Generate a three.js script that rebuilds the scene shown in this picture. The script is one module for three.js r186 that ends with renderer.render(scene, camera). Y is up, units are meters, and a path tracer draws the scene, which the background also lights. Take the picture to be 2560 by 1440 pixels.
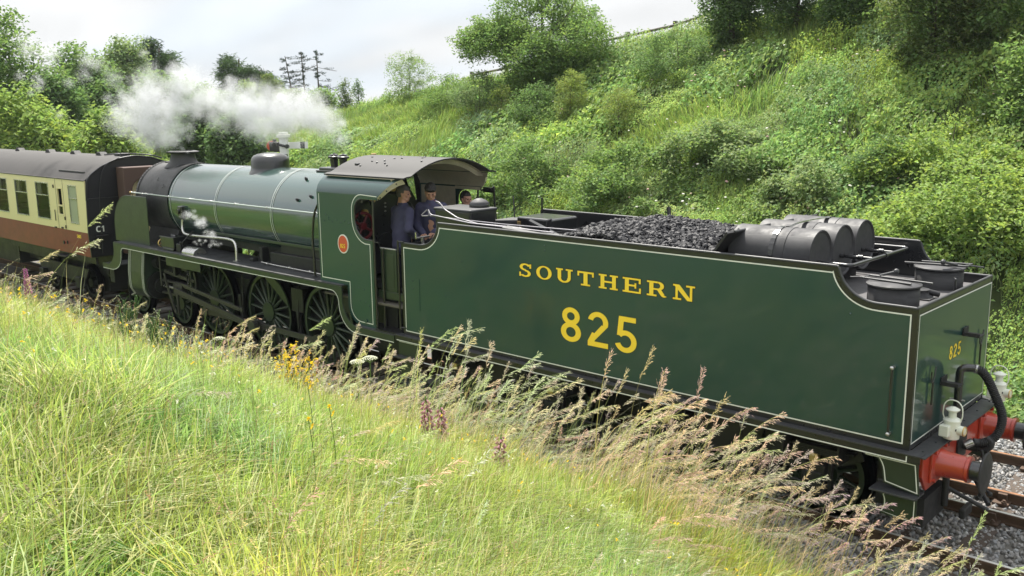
import * as THREE from 'three';
import { mergeGeometries, toCreasedNormals } from 'three/addons/utils/BufferGeometryUtils.js';
import { RoundedBoxGeometry } from 'three/addons/geometries/RoundedBoxGeometry.js';
import { MarchingCubes } from 'three/addons/objects/MarchingCubes.js';
import { FontLoader } from 'three/addons/loaders/FontLoader.js';
import { TextGeometry } from 'three/addons/geometries/TextGeometry.js';

// ---------------------------------------------------------------- camera, sky, sun, exposure
// x runs along the track (towards the tender's rear), y is up from the rail head, z towards the photographer
const scene = new THREE.Scene();
const camera = new THREE.PerspectiveCamera(34.38, 16 / 9, 0.1, 3000);
camera.position.set(3.4675, 5.0907, 11.5416);
camera.rotation.set(-0.1899, 0.7472, -0.0119, 'YXZ');
const CAM = camera.position, YAW = 0.7472, F = 2328;
const renderer = new THREE.WebGLRenderer({ antialias: true });
renderer.toneMapping = THREE.LinearToneMapping;
renderer.toneMappingExposure = 2.5;
renderer.shadowMap.enabled = true;
const SUN = new THREE.Vector3(-0.80, 1.55, -0.50).normalize();
const sun = new THREE.DirectionalLight(new THREE.Color(1.0, 0.95, 0.86), 4.0);
sun.position.copy(SUN).multiplyScalar(120);
sun.castShadow = true; sun.shadow.radius = 4; sun.shadow.mapSize.set(4096, 4096);
Object.assign(sun.shadow.camera, { left: -70, right: 70, top: 70, bottom: -70, near: 1, far: 300 });
sun.name = 'sun';
scene.add(sun);

function mulberry(a) { return () => { a |= 0; a = (a + 0x6d2b79f5) | 0; let t = Math.imul(a ^ (a >>> 15), 1 | a); t = (t + Math.imul(t ^ (t >>> 7), 61 | t)) ^ t; return ((t ^ (t >>> 14)) >>> 0) / 4294967296; }; }
let R = mulberry(7);
const rr = (a, b) => a + (b - a) * R();
const hash = (x, y, s = 0) => { let h = Math.imul(x | 0, 374761393) + Math.imul(y | 0, 668265263) + Math.imul(s | 0, 1442695041); h = Math.imul(h ^ (h >>> 13), 1274126177); return ((h ^ (h >>> 16)) >>> 0) / 4294967296; };
function vnoise(x, y, s = 0, wrap = 0) {
  const ix = Math.floor(x), iy = Math.floor(y), fx = x - ix, fy = y - iy, u = fx * fx * (3 - 2 * fx), v = fy * fy * (3 - 2 * fy);
  const w = (n) => (wrap ? ((n % wrap) + wrap) % wrap : n);
  const a = hash(w(ix), w(iy), s), b = hash(w(ix + 1), w(iy), s), c = hash(w(ix), w(iy + 1), s), d = hash(w(ix + 1), w(iy + 1), s);
  return a + (b - a) * u + (c - a) * v + (a - b - c + d) * u * v;
}
function fbm(x, y, oct = 4, s = 0, wrap = 0) { let t = 0, a = 0.5, n = 0; for (let i = 0; i < oct; i++) { t += a * vnoise(x, y, s + i * 17, wrap); n += a; a *= 0.5; x *= 2; y *= 2; wrap *= 2; } return t / n; }
const clamp = THREE.MathUtils.clamp, lerp = THREE.MathUtils.lerp, sstep = THREE.MathUtils.smoothstep;

{ // thin bright overcast with faint streaks and a few paler blue gaps, the same all round
  const W = 1024, H = 512, d = new Float32Array(W * H * 4);
  for (let j = 0; j < H; j++) for (let i = 0; i < W; i++) {
    const el = ((j + 0.5) / H - 0.5) * Math.PI, az = ((i + 0.5) / W - 0.5) * 2 * Math.PI;
    const y = Math.sin(el), x = Math.cos(az) * Math.cos(el), z = Math.sin(az) * Math.cos(el);
    const k = 1 / (Math.max(y, 0) + 0.16), px = x * k, pz = z * k;
    const streak = fbm(px * 1.1 + 3.1 + pz * 0.5, pz * 3.2 - px * 0.7, 5, 3), gap = sstep(fbm(px * 0.8 + 9, pz * 1.5, 4, 41), 0.5, 0.75);
    const m = (0.97 + 0.34 * (streak - 0.5)) * (0.93 + 0.75 * Math.max(0, y)); // a thinly overcast sky is brighter overhead
    const o = (j * W + i) * 4;
    d[o] = 0.400 * m * (1 - 0.10 * gap); d[o + 1] = 0.405 * m * (1 - 0.045 * gap); d[o + 2] = 0.409 * m * (1 + 0.01 * gap); d[o + 3] = 1;
  }
  const t = new THREE.DataTexture(d, W, H, THREE.RGBAFormat, THREE.FloatType);
  t.mapping = THREE.EquirectangularReflectionMapping; t.magFilter = THREE.LinearFilter; t.needsUpdate = true;
  scene.background = t; scene.environment = t;
}
scene.fog = new THREE.FogExp2(new THREE.Color(0.80, 0.87, 0.95), 0.00022);

// ---------------------------------------------------------------- materials
function dataTex(n, fn, srgb) {
  const d = new Uint8Array(n * n * 4);
  for (let j = 0; j < n; j++) for (let i = 0; i < n; i++) { const c = fn(i / n, j / n); for (let k = 0; k < 3; k++) d[(j * n + i) * 4 + k] = clamp(c[k] ?? c[0], 0, 1) * 255; d[(j * n + i) * 4 + 3] = 255; }
  const t = new THREE.DataTexture(d, n, n); t.wrapS = t.wrapT = THREE.RepeatWrapping; t.magFilter = THREE.LinearFilter; t.minFilter = THREE.LinearMipmapLinearFilter; t.needsUpdate = true;
  if (srgb) t.colorSpace = THREE.SRGBColorSpace;
  return t;
}
const grimeTex = dataTex(512, (u, v) => { const a = fbm(u * 8, v * 8, 5, 5, 8), b = fbm(u * 40, v * 40, 3, 9, 40), sp = hash(u * 512, v * 512, 3) > 0.995 ? 0.18 : 0; return [0.66 + 0.36 * a + 0.14 * (b - 0.5) + sp, 0.66 + 0.35 * a + 0.14 * (b - 0.5) + sp * 0.9, 0.66 + 0.33 * a + 0.13 * (b - 0.5) + sp * 0.8]; });
const roughTex = dataTex(512, (u, v) => { const a = fbm(u * 6, v * 6, 5, 15, 6), b = fbm(u * 32, v * 32, 3, 19, 32); return [0.62 + 0.38 * a + 0.25 * (b - 0.5)]; });
const waveTex = dataTex(256, (u, v) => [fbm(u * 4, v * 4, 3, 25, 4)]);
const soilTex = dataTex(512, (u, v) => { const a = fbm(u * 8, v * 8, 6, 31, 8), b = fbm(u * 64, v * 64, 2, 37, 64); const k = 0.4 + 0.7 * a + 0.3 * (b - 0.5); return [k, k * 0.98, k * 0.9]; });
const rustTex = dataTex(256, (u, v) => { const a = fbm(u * 10, v * 10, 5, 51, 10); return [0.55 + 0.6 * a, 0.5 + 0.5 * a, 0.45 + 0.4 * a]; });
function mat(r, g, b, rough = 0.6, o = {}) {
  const m = new THREE.MeshPhysicalMaterial({ color: new THREE.Color().setRGB(r, g, b), roughness: rough, side: THREE.DoubleSide, ...o });
  return m;
}
const M = {
  green: mat(0.0085, 0.045, 0.041, 0.4, { clearcoat: 0.9, clearcoatRoughness: 0.09, bumpMap: waveTex, bumpScale: 0.0010 }),
  boiler: mat(0.018, 0.056, 0.046, 0.22, { clearcoat: 1, clearcoatRoughness: 0.08, ior: 1.9, bumpMap: waveTex, bumpScale: 0.0016 }),
  greenDull: mat(0.020, 0.036, 0.022, 0.5, { clearcoat: 0.4, clearcoatRoughness: 0.3, map: grimeTex, roughnessMap: roughTex }),
  black: mat(0.011, 0.0115, 0.014, 0.4, { clearcoat: 0.7, clearcoatRoughness: 0.16, roughnessMap: roughTex }),
  blackMatt: mat(0.022, 0.022, 0.025, 0.75, { map: grimeTex, roughnessMap: roughTex }),
  frame: mat(0.013, 0.0135, 0.015, 0.6, { map: grimeTex, roughnessMap: roughTex }),
  smokebox: mat(0.034, 0.034, 0.037, 0.62, { map: grimeTex, roughnessMap: roughTex }),
  roof: mat(0.019, 0.0185, 0.021, 0.7, { map: grimeTex }),
  deck: mat(0.11, 0.107, 0.112, 0.62, { map: grimeTex, roughnessMap: roughTex }),
  plateTop: mat(0.045, 0.047, 0.052, 0.6, { map: grimeTex, roughnessMap: roughTex }),
  drum: mat(0.046, 0.046, 0.052, 0.8, { map: grimeTex, roughnessMap: roughTex }),
  white: mat(0.70, 0.72, 0.68, 0.45),
  cream: mat(0.62, 0.57, 0.45, 0.6, { map: grimeTex }),
  yellow: mat(0.95, 0.68, 0.05, 0.4),
  letterEdge: mat(0.012, 0.008, 0.006, 0.5),
  red: mat(0.46, 0.045, 0.022, 0.42, { clearcoat: 0.6, clearcoatRoughness: 0.2, map: grimeTex, roughnessMap: roughTex }),
  darkRed: mat(0.12, 0.01, 0.015, 0.4),
  plateRed: mat(0.55, 0.085, 0.03, 0.5),
  brass: mat(0.62, 0.45, 0.2, 0.35, { metalness: 0.8 }),
  steel: mat(0.52, 0.51, 0.50, 0.34, { metalness: 0.9, roughnessMap: roughTex }),
  oilSteel: mat(0.10, 0.098, 0.096, 0.42, { metalness: 0.6, map: grimeTex }),
  railGrey: mat(0.40, 0.45, 0.42, 0.4, { metalness: 0.3 }),
  lampWhite: mat(0.74, 0.76, 0.67, 0.4, { clearcoat: 0.5, clearcoatRoughness: 0.2 }),
  lens: mat(0.75, 0.7, 0.55, 0.08, { metalness: 0.3 }),
  rubber: mat(0.014, 0.014, 0.016, 0.55),
  coal: mat(0.019, 0.019, 0.023, 0.62, { specularIntensity: 0.7 }),
  coachRoof: mat(0.034, 0.031, 0.031, 0.75, { map: grimeTex }),
  coachCream: mat(0.70, 0.62, 0.35, 0.4, { clearcoat: 0.5, clearcoatRoughness: 0.2 }),
  coachMaroon: mat(0.20, 0.027, 0.030, 0.5, { clearcoat: 0.25, clearcoatRoughness: 0.15, map: grimeTex }),
  coachEnd: mat(0.017, 0.017, 0.021, 0.5, { map: grimeTex, roughnessMap: roughTex }),
  gangway: mat(0.085, 0.05, 0.04, 0.7),
  pane: mat(0.62, 0.65, 0.64, 0.03, { transmission: 1, thickness: 0, ior: 1.5, specularIntensity: 0.35 }),
  curtain: mat(0.72, 0.62, 0.48, 0.9),
  seat: mat(0.05, 0.045, 0.04, 0.9),
  rail: mat(0.085, 0.055, 0.038, 0.75, { map: rustTex }),
  railTop: mat(0.62, 0.61, 0.60, 0.36, { metalness: 0.25, roughnessMap: roughTex }),
  rustTop: mat(0.26, 0.13, 0.06, 0.7, { map: rustTex }),
  sleeper: mat(0.075, 0.055, 0.042, 0.85, { map: grimeTex }),
  bark: mat(0.10, 0.085, 0.065, 0.9, { map: grimeTex }),
  barkRed: mat(0.15, 0.085, 0.05, 0.9, { map: grimeTex }),
  skin: mat(0.44, 0.24, 0.17, 0.55),
  navy: mat(0.048, 0.048, 0.098, 0.85, { sheen: 0.3, sheenRoughness: 0.6 }),
  navyDark: mat(0.014, 0.015, 0.03, 0.85),
  hairGrey: mat(0.085, 0.08, 0.075, 0.7),
  hairDark: mat(0.014, 0.012, 0.011, 0.55),
  eye: mat(0.02, 0.015, 0.012, 0.2),
  woodFence: mat(0.13, 0.12, 0.10, 0.9, { map: grimeTex }),
  ropeIron: mat(0.20, 0.195, 0.215, 0.45, { metalness: 0.5 }),
};
const leafMat = (o = {}) => mat(1, 1, 1, 1, { transmission: 0.42, thickness: 0, specularIntensity: 0.6, ...o });

// ---------------------------------------------------------------- helpers: geometry
const V2 = (x, y) => new THREE.Vector2(x, y), V3 = (x, y, z) => new THREE.Vector3(x, y, z);
function plain(g) {
  if (g.index) g = g.toNonIndexed();
  for (const k of Object.keys(g.attributes)) if (!['position', 'normal', 'uv'].includes(k)) g.deleteAttribute(k);
  if (!g.attributes.normal) g.computeVertexNormals();
  g.morphAttributes = {};
  return g;
}
function boxUV(g, s = 1) { // uv in metres, by the axis a face looks along
  const p = g.attributes.position, n = g.attributes.normal, uv = new Float32Array(p.count * 2);
  for (let i = 0; i < p.count; i++) {
    const ax = Math.abs(n.getX(i)), ay = Math.abs(n.getY(i)), az = Math.abs(n.getZ(i));
    const [u, v] = az >= ax && az >= ay ? [p.getX(i), p.getY(i)] : ay >= ax ? [p.getX(i), p.getZ(i)] : [p.getZ(i), p.getY(i)];
    uv[i * 2] = u * s; uv[i * 2 + 1] = v * s;
  }
  g.setAttribute('uv', new THREE.BufferAttribute(uv, 2));
  return g;
}
const join = (gs, s = 0.6) => { gs = [].concat(gs).map(plain); return boxUV(gs.length > 1 ? mergeGeometries(gs) : gs[0], s); };
function box(w, h, d, x = 0, y = 0, z = 0, r = 0, rot) {
  const g = r > 0 ? new RoundedBoxGeometry(w, h, d, 2, Math.min(r, w / 2.01, h / 2.01, d / 2.01)) : new THREE.BoxGeometry(w, h, d);
  if (rot) g.applyMatrix4(new THREE.Matrix4().makeRotationFromEuler(new THREE.Euler(...rot)));
  return g.translate(x, y, z);
}
const span = (x0, x1, y0, y1, z0, z1, r = 0) => box(Math.abs(x1 - x0), Math.abs(y1 - y0), Math.abs(z1 - z0), (x0 + x1) / 2, (y0 + y1) / 2, (z0 + z1) / 2, r);
function rod(a, b, r, r2 = r, seg = 10) { // straight round bar between two points
  const A = V3(...a), B = V3(...b), L = A.distanceTo(B), g = new THREE.CylinderGeometry(r2, r, L, seg);
  g.applyQuaternion(new THREE.Quaternion().setFromUnitVectors(V3(0, 1, 0), B.clone().sub(A).normalize()));
  return g.translate((A.x + B.x) / 2, (A.y + B.y) / 2, (A.z + B.z) / 2);
}
function pipe(pts, r, seg = 24, rad = 8, tension = 0.5) { return new THREE.TubeGeometry(new THREE.CatmullRomCurve3(pts.map((p) => V3(...p)), false, 'catmullrom', tension), seg, r, rad); }
function bent(pts, r, round = 0.1, rad = 8) { // pipe with straight runs and rounded bends
  const c = new THREE.CurvePath(), P = pts.map((p) => V3(...p)); let last = P[0];
  for (let i = 1; i < P.length - 1; i++) {
    const a = P[i - 1], b = P[i], d = P[i + 1], k = Math.min(round, a.distanceTo(b) / 2.1, b.distanceTo(d) / 2.1);
    const s = b.clone().add(a.clone().sub(b).setLength(k)), e = b.clone().add(d.clone().sub(b).setLength(k));
    c.add(new THREE.LineCurve3(last, s)); c.add(new THREE.QuadraticBezierCurve3(s, b, e)); last = e;
  }
  c.add(new THREE.LineCurve3(last, P[P.length - 1]));
  return new THREE.TubeGeometry(c, pts.length * 10, r, rad);
}
const ball = (r, x, y, z, ws = 12, hs = 8) => new THREE.SphereGeometry(r, ws, hs).translate(x, y, z);
const lathe = (pts, seg = 32) => new THREE.LatheGeometry(pts.map((p) => V2(...p)), seg);
function disc(r, len, x, y, z, axis = 'z', seg = 32) { const g = new THREE.CylinderGeometry(r, r, len, seg); if (axis === 'z') g.rotateX(Math.PI / 2); if (axis === 'x') g.rotateZ(Math.PI / 2); return g.translate(x, y, z); }
function shapeOf(pts, holes = []) { const s = new THREE.Shape(pts.map((p) => V2(...p))); for (const h of holes) s.holes.push(new THREE.Path(h.map((p) => V2(...p)))); return s; }
function slab(pts, z0, z1, holes = [], bevel = 0) { // a plate cut to an outline in x and y, standing from z0 to z1
  const g = new THREE.ExtrudeGeometry(shapeOf(pts, holes), { depth: Math.abs(z1 - z0) - 2 * bevel, bevelEnabled: bevel > 0, bevelThickness: bevel, bevelSize: bevel, bevelOffset: -bevel, bevelSegments: 1 });
  return g.translate(0, 0, Math.min(z0, z1) + bevel);
}
function arcPts(cx, cy, r, a0, a1, n = 10, ry = r) { const o = []; for (let i = 0; i <= n; i++) { const a = a0 + ((a1 - a0) * i) / n; o.push([cx + r * Math.cos(a), cy + ry * Math.sin(a)]); } return o; }
function ribbon(pts, w, z, closed = false, t = 0.003) { // painted line of width w along a path in x and y
  const n = pts.length, L = [], Rr = [];
  for (let i = 0; i < n; i++) {
    const p = pts[i], a = closed ? pts[(i + n - 1) % n] : pts[Math.max(i - 1, 0)], b = closed ? pts[(i + 1) % n] : pts[Math.min(i + 1, n - 1)];
    let d1 = [p[0] - a[0], p[1] - a[1]], d2 = [b[0] - p[0], b[1] - p[1]];
    const l1 = Math.hypot(...d1), l2 = Math.hypot(...d2);
    if (l1 < 1e-9) d1 = d2; if (l2 < 1e-9) d2 = d1;
    const n1 = [-d1[1] / Math.hypot(...d1), d1[0] / Math.hypot(...d1)], n2 = [-d2[1] / Math.hypot(...d2), d2[0] / Math.hypot(...d2)];
    let m = [n1[0] + n2[0], n1[1] + n2[1]]; const k = w / Math.max(0.5, (m[0] * m[0] + m[1] * m[1]) / 2); m = [m[0] * k / 2, m[1] * k / 2];
    L.push([p[0] + m[0], p[1] + m[1]]); Rr.push([p[0] - m[0], p[1] - m[1]]);
  }
  const v = [], quad = (a, b, c, d) => v.push(...a, z, ...b, z, ...c, z, ...a, z, ...c, z, ...d, z);
  for (let i = 0; i < (closed ? n : n - 1); i++) { const j = (i + 1) % n; quad(Rr[i], Rr[j], L[j], L[i]); }
  const g = new THREE.BufferGeometry(); g.setAttribute('position', new THREE.Float32BufferAttribute(v, 3)); g.computeVertexNormals();
  return plain(g);
}
// ---------------------------------------------------------------- helpers: objects
const used = new Map();
function numbered(name) { const n = used.get(name) ?? 0; used.set(name, n + 1); return n ? name + '_' + String(n).padStart(3, '0') : name; }
function tag(o, label, category, group, kind) { if (label) o.userData.label = label; if (category) o.userData.category = category; if (group) o.userData.group = group; if (kind) o.userData.kind = kind; return o; }
function thing(name, label, category, pos = [0, 0, 0], turn = 0, group, kind) { const o = new THREE.Group(); o.name = numbered(name); o.position.set(...pos); o.rotation.y = turn; scene.add(o); return tag(o, label, category, group, kind); }
const SPLIT = new Set('tank_corner cradle hose_clip hook_bracket wheel_centre handrail_bracket step_board step_hanger lid_bar handrail_knob gauge gauge_valve loose_plank fire_iron_rest slide_bar cylinder_cover cylinder_lining brake_hanger sand_pipe main_frame running_plate buffer roof_vent cab_back_lower firebox_cover plate_bracket window_pane curtain bogie_frame coach_bogie underframe guard_iron wheel_spoke end_conduit brake_gear horn_guide rib_bolt eye interior grab_handle stay washout_plug door coal_space footplate_frame cab_pillar handle axlebox grab_rail draw_hook screw_coupling motion_bracket cab_lining_sheet roof_bolt lamp_bracket buffer_flange pipe_stub'.split(' '));
function part(parent, name, gs, material, kind, uvs) {
  if (Array.isArray(gs) && gs.length > 1 && !kind && SPLIT.has(name)) return gs.map((g) => part(parent, name, g, material, kind, uvs))[0];
  const m = new THREE.Mesh(gs.isBufferGeometry && gs.userData.ready ? gs : join(gs, uvs), material);
  m.name = parent === scene ? numbered(name) : name; m.castShadow = m.receiveShadow = true; if (kind) m.userData.kind = kind;
  parent.add(m); return m;
}
const ready = (g) => { g.userData.ready = true; return g; };
function shared(parent, name, g, material, mtx) { const m = new THREE.Mesh(g, material); m.name = name; m.castShadow = m.receiveShadow = true; if (mtx) m.applyMatrix4(mtx); parent.add(m); return m; }
function instances(parent, name, g, material, list, kind = 'stuff') { // list of {m: Matrix4, c: [r,g,b]}
  const im = new THREE.InstancedMesh(g, material, list.length), c = new THREE.Color();
  list.forEach((e, i) => { im.setMatrixAt(i, e.m); if (e.c) im.setColorAt(i, c.setRGB(...e.c)); });
  im.name = parent === scene ? numbered(name) : name; im.castShadow = im.receiveShadow = true; if (kind) im.userData.kind = kind;
  parent.add(im); return im;
}
const _q = new THREE.Quaternion(), _e = new THREE.Euler();
const place = (x, y, z, rx, ry, rz, sx, sy = sx, sz = sx, order = 'YXZ') => new THREE.Matrix4().compose(V3(x, y, z), _q.setFromEuler(_e.set(rx, ry, rz, order)).clone(), V3(sx, sy, sz));
const dirAt = (u, v = 720) => V3((u - 1280) / F, -(v - 720) / F, -1).applyEuler(camera.rotation); // which way the photographer looked for a place in the picture
const onRay = (u, v, d) => { const q = dirAt(u, v); const k = d / Math.hypot(q.x, q.z); return V3(CAM.x + q.x * k, CAM.y + q.y * k, CAM.z + q.z * k); };
// ================================================================ terrain
const CREST = [[-400, 2.6], [-120, 3.0], [-60, 4.1], [-38, 5.3], [-21, 7.7], [-6, 9.8], [30, 12]];
function crestH(x) { if (x <= -400) return 3; for (let i = 1; i < CREST.length; i++) if (x < CREST[i][0]) { const a = CREST[i - 1], b = CREST[i]; return lerp(a[1], b[1], sstep((x - a[0]) / (b[0] - a[0]), -0.2, 1.2)); } return 12.5; }
function groundY(x, z) {
  const bump = (fbm(x * 0.35 + 40, z * 0.35 + 11, 4, 61) - 0.5), big = fbm(x * 0.06 + 5, z * 0.06, 3, 67) - 0.5;
  if (z > 1.7) {
    const steep = sstep(x, -8.5, -3.0), t = Math.max(0, z - 1.7 - 0.3 * (1 - steep) - 0.9 * sstep(x, -1.7, 0.7)), a = lerp(0.30, 0.45, steep), t0 = lerp(0.77, 0.6, steep), rise = t < t0 ? a * t * t : a * t0 * t0 + lerp(0.46, 0.50, steep) * (t - t0);
    return -0.30 + Math.min(rise, 3.75 + 0.03 * Math.max(0, z - 10)) * (1 + 0.12 * big) + bump * 0.22 * sstep(t, 0.2, 1.5);
  }
  if (z > -4.5) return -0.30;
  const s = -4.5 - z, H = crestH(x), k = clamp(s / 19.5, 0, 1);
  const e = (k < 0.1 ? 5 * k * k : k < 0.8 ? k - 0.05 : 0.75 + (k - 0.8) - (k - 0.8) * (k - 0.8) / 0.4) / 0.85;
  const top = s > 19.5 ? (s - 19.5) * 0.012 : 0;
  return -0.30 + H * e + top + bump * 0.7 * sstep(s, 0.3, 3) + big * 0.9 * sstep(s, 2, 12);
}
{
  const xs = [], zs = [];
  for (let x = -60; x <= 14; x += 0.6) xs.push(x);
  for (let k = 1, x = 14; k < 16; k++) { x += 0.7 * Math.pow(1.32, k); xs.push(x); }
  for (let k = 1, x = -60; k < 18; k++) { x -= 0.7 * Math.pow(1.32, k); xs.unshift(x); }
  for (let z = -34; z <= 15; z += 0.45) zs.push(z);
  for (let k = 1, z = 15; k < 16; k++) { z += 0.5 * Math.pow(1.33, k); zs.push(z); }
  for (let k = 1, z = -34; k < 18; k++) { z -= 0.5 * Math.pow(1.33, k); zs.unshift(z); }
  const pos = [], uv = [], idx = [];
  zs.forEach((z) => xs.forEach((x) => { pos.push(x, groundY(x, z), z); uv.push(x * 0.45, z * 0.45); }));
  const nx = xs.length;
  for (let j = 0; j + 1 < zs.length; j++) for (let i = 0; i + 1 < nx; i++) { const a = j * nx + i; idx.push(a, a + nx, a + 1, a + 1, a + nx, a + nx + 1); }
  const g = new THREE.BufferGeometry();
  g.setAttribute('position', new THREE.Float32BufferAttribute(pos, 3)); g.setAttribute('uv', new THREE.Float32BufferAttribute(uv, 2)); g.setIndex(idx); g.computeVertexNormals();
  const m = new THREE.Mesh(g, mat(0.060, 0.085, 0.025, 0.95, { map: soilTex, side: THREE.FrontSide }));
  m.name = 'ground'; m.receiveShadow = true; tag(m, 'grassy cutting ground sloping down to the railway from both sides', 'ground', null, 'structure'); scene.add(m);
}
// ================================================================ ballast, rails
const BED = -0.17; // top of the stones; rail heads are at y = 0
{
  const ballast = thing('ballast', 'grey stone ballast around the rails beside the tender', 'ballast', [0, 0, 0], 0, null, 'structure');
  const pos = [], uv = [], idx = []; const X = [], Z = [];
  for (let x = -120; x < -12; x += 6) X.push(x); for (let x = -12; x <= 12; x += 0.4) X.push(x); X.push(20, 40, 80);
  for (let z = -4.9; z <= 3.2; z += 0.237) Z.push(z);
  Z.forEach((z) => X.forEach((x) => { const rt = sstep(x, -1.7, 0.7), edge = Math.max(sstep(z, 1.35 + rt, 2.2 + rt), sstep(-z, 4.3, 4.9)) * (z > 2.3 && rt < 0.5 ? 2 : 1); pos.push(x, BED - 0.02 - edge * 0.2 + 0.02 * (vnoise(x * 3, z * 3, 71) - 0.5), z); uv.push(x, z); }));
  for (let j = 0; j + 1 < Z.length; j++) for (let i = 0; i + 1 < X.length; i++) { const a = j * X.length + i; idx.push(a, a + X.length, a + 1, a + 1, a + X.length, a + X.length + 1); }
  const g = new THREE.BufferGeometry(); g.setAttribute('position', new THREE.Float32BufferAttribute(pos, 3)); g.setAttribute('uv', new THREE.Float32BufferAttribute(uv, 2)); g.setIndex(idx); g.computeVertexNormals();
  part(ballast, 'ballast_bed', ready(g), mat(0.17, 0.165, 0.16, 0.9, { map: soilTex }));
  const stones = [0, 1, 2, 3].map((k) => { R = mulberry(300 + k); const s = new THREE.IcosahedronGeometry(1, 0), p = s.attributes.position, mv = new Map(); for (let i = 0; i < p.count; i++) { const key = [p.getX(i), p.getY(i), p.getZ(i)].map((a) => a.toFixed(2)).join(); if (!mv.has(key)) mv.set(key, rr(0.65, 1.25)); const q = mv.get(key); p.setXYZ(i, p.getX(i) * q, p.getY(i) * q * 0.72, p.getZ(i) * q); } s.computeVertexNormals(); return s; });
  const sm = mat(1, 1, 1, 0.85), all = [[], [], [], []]; R = mulberry(311);
  const tone = (z) => { const k = rr(0.55, 1.25) * (R() < 0.08 ? 1.6 : 1); const h = rr(-0.06, 0.06); return [0.26 * k * (1 + h), 0.255 * k, 0.25 * k * (1 - h)]; };
  let near = 0;
  for (let i = 0; i < 26000; i++) {
    const x = rr(-4.5, 4.5), z = rr(-4.9, 2.9), sz = rr(0.018, 0.038), rt = sstep(x, -1.7, 0.7), e = Math.max(sstep(z, 1.35 + rt, 2.2 + rt), sstep(-z, 4.3, 4.9)) * 0.2; if (z > 2.1 + rt) continue;
    const d = Math.hypot(x - CAM.x, z - CAM.z);
    all[i % 4].push({ m: place(x, BED - e + rr(-0.012, 0.012), z, rr(0, 6), rr(0, 6), rr(0, 6), sz), c: tone(z), s: sz, v: x > 0 && x < 1.1 && z > -3.9 && z < 1.2 ? 1 : 0 });
  }
  for (let i = 0; i < 12000; i++) { const x = -4.5 - 28 * Math.pow(R(), 1.4), z = rr(0.6, 2.3), sz = rr(0.02, 0.042), e = sstep(z, 1.35, 2.2) * 0.2; all[i % 4].push({ m: place(x, BED - e, z, rr(0, 6), rr(0, 6), rr(0, 6), sz), c: tone(-3), s: sz, v: 0 }); }
  const sms = [0.11, 0.16, 0.2, 0.28, 0.36].map((k) => mat(k, k * 0.98, k * 0.96, 0.85));
  for (let k = 0; k < 4; k++) {
    const big = all[k].filter((e) => e.v).sort((a, b) => b.s - a.s).slice(0, 75);
    for (const e of big) shared(ballast, 'stone', stones[k], sms[clamp(Math.round((e.c[0] - 0.11) / 0.06), 0, 4)], e.m);
    const set = new Set(big);
    instances(ballast, 'loose_stones', stones[k], sm, all[k].filter((e) => !set.has(e)));
  }
}
function railGeo(len) { // bullhead rail, head at y = 0, along x
  const s = shapeOf([[-0.034, -0.006], [-0.028, 0], [0.028, 0], [0.034, -0.006], [0.034, -0.04], [0.0095, -0.052], [0.0095, -0.115], [0.033, -0.126], [0.033, -0.145], [-0.033, -0.145], [-0.033, -0.126], [-0.0095, -0.115], [-0.0095, -0.052], [-0.034, -0.04]]);
  return new THREE.ExtrudeGeometry(s, { depth: len, bevelEnabled: false }).rotateY(Math.PI / 2);
}
function track(name, label, x0, x1, zc, turn, gauge, rusty, seeX0, seeX1) {
  const t = thing(name, label, 'railway track', [0, 0, zc], turn, null, 'structure'), half = gauge / 2;
  const sleeperG = join(box(0.26, 0.13, 2.6, 0, 0, 0, 0.012)), chairG = join([box(0.2, 0.035, 0.38, 0, 0, 0, 0.008), slab([[-0.07, 0], [0.07, 0], [0.045, 0.11], [-0.045, 0.11]], 0.045, 0.085), slab([[-0.07, 0], [0.07, 0], [0.045, 0.11], [-0.045, 0.11]], -0.085, -0.045), box(0.11, 0.09, 0.06, 0, 0.07, -0.065), ...[-0.16, 0.16].flatMap((z) => [disc(0.02, 0.07, 0.04 * Math.sign(z), 0.03, z, 'y', 8), disc(0.034, 0.03, 0.04 * Math.sign(z), 0.03, z, 'y', 6)])]);
  for (const s of [-1, 1]) {
    const r = part(t, 'rail', railGeo(x1 - x0).translate(x0, 0, s * half + s * 0.034), M.rail, null, 2);
    part(r, 'rail_head', span(x0, x1, -0.001, 0.0015, s * (half + 0.034) - 0.024, s * (half + 0.034) + 0.024), rusty ? M.rustTop : M.railTop, null, 2);
  }
  for (let x = seeX0; x < seeX1; x += 0.76) {
    const sl = shared(t, 'sleeper', sleeperG, M.sleeper, place(x, BED - 0.052, 0, 0, 0, 0, 1));
    for (const s of [-1, 1]) { const ch = shared(sl, 'rail_chair', chairG, M.rail, new THREE.Matrix4().makeTranslation(0, 0.0655 + 0.018 + 0.012, s * (half + 0.034)).multiply(new THREE.Matrix4().makeRotationY(s > 0 ? Math.PI : 0)));
      }
  }
  return t;
}
track('running_track', 'running track that the locomotive and tender stand on, with bright worn rail heads', -120, 30, 0, 0, 1.437, false, -30, 6);
track('siding_track', 'rusty siding track beyond the tender, converging on the running track', -60, 20, -2.22, 0.035, 1.437, true, -3.5, 4.5);
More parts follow.
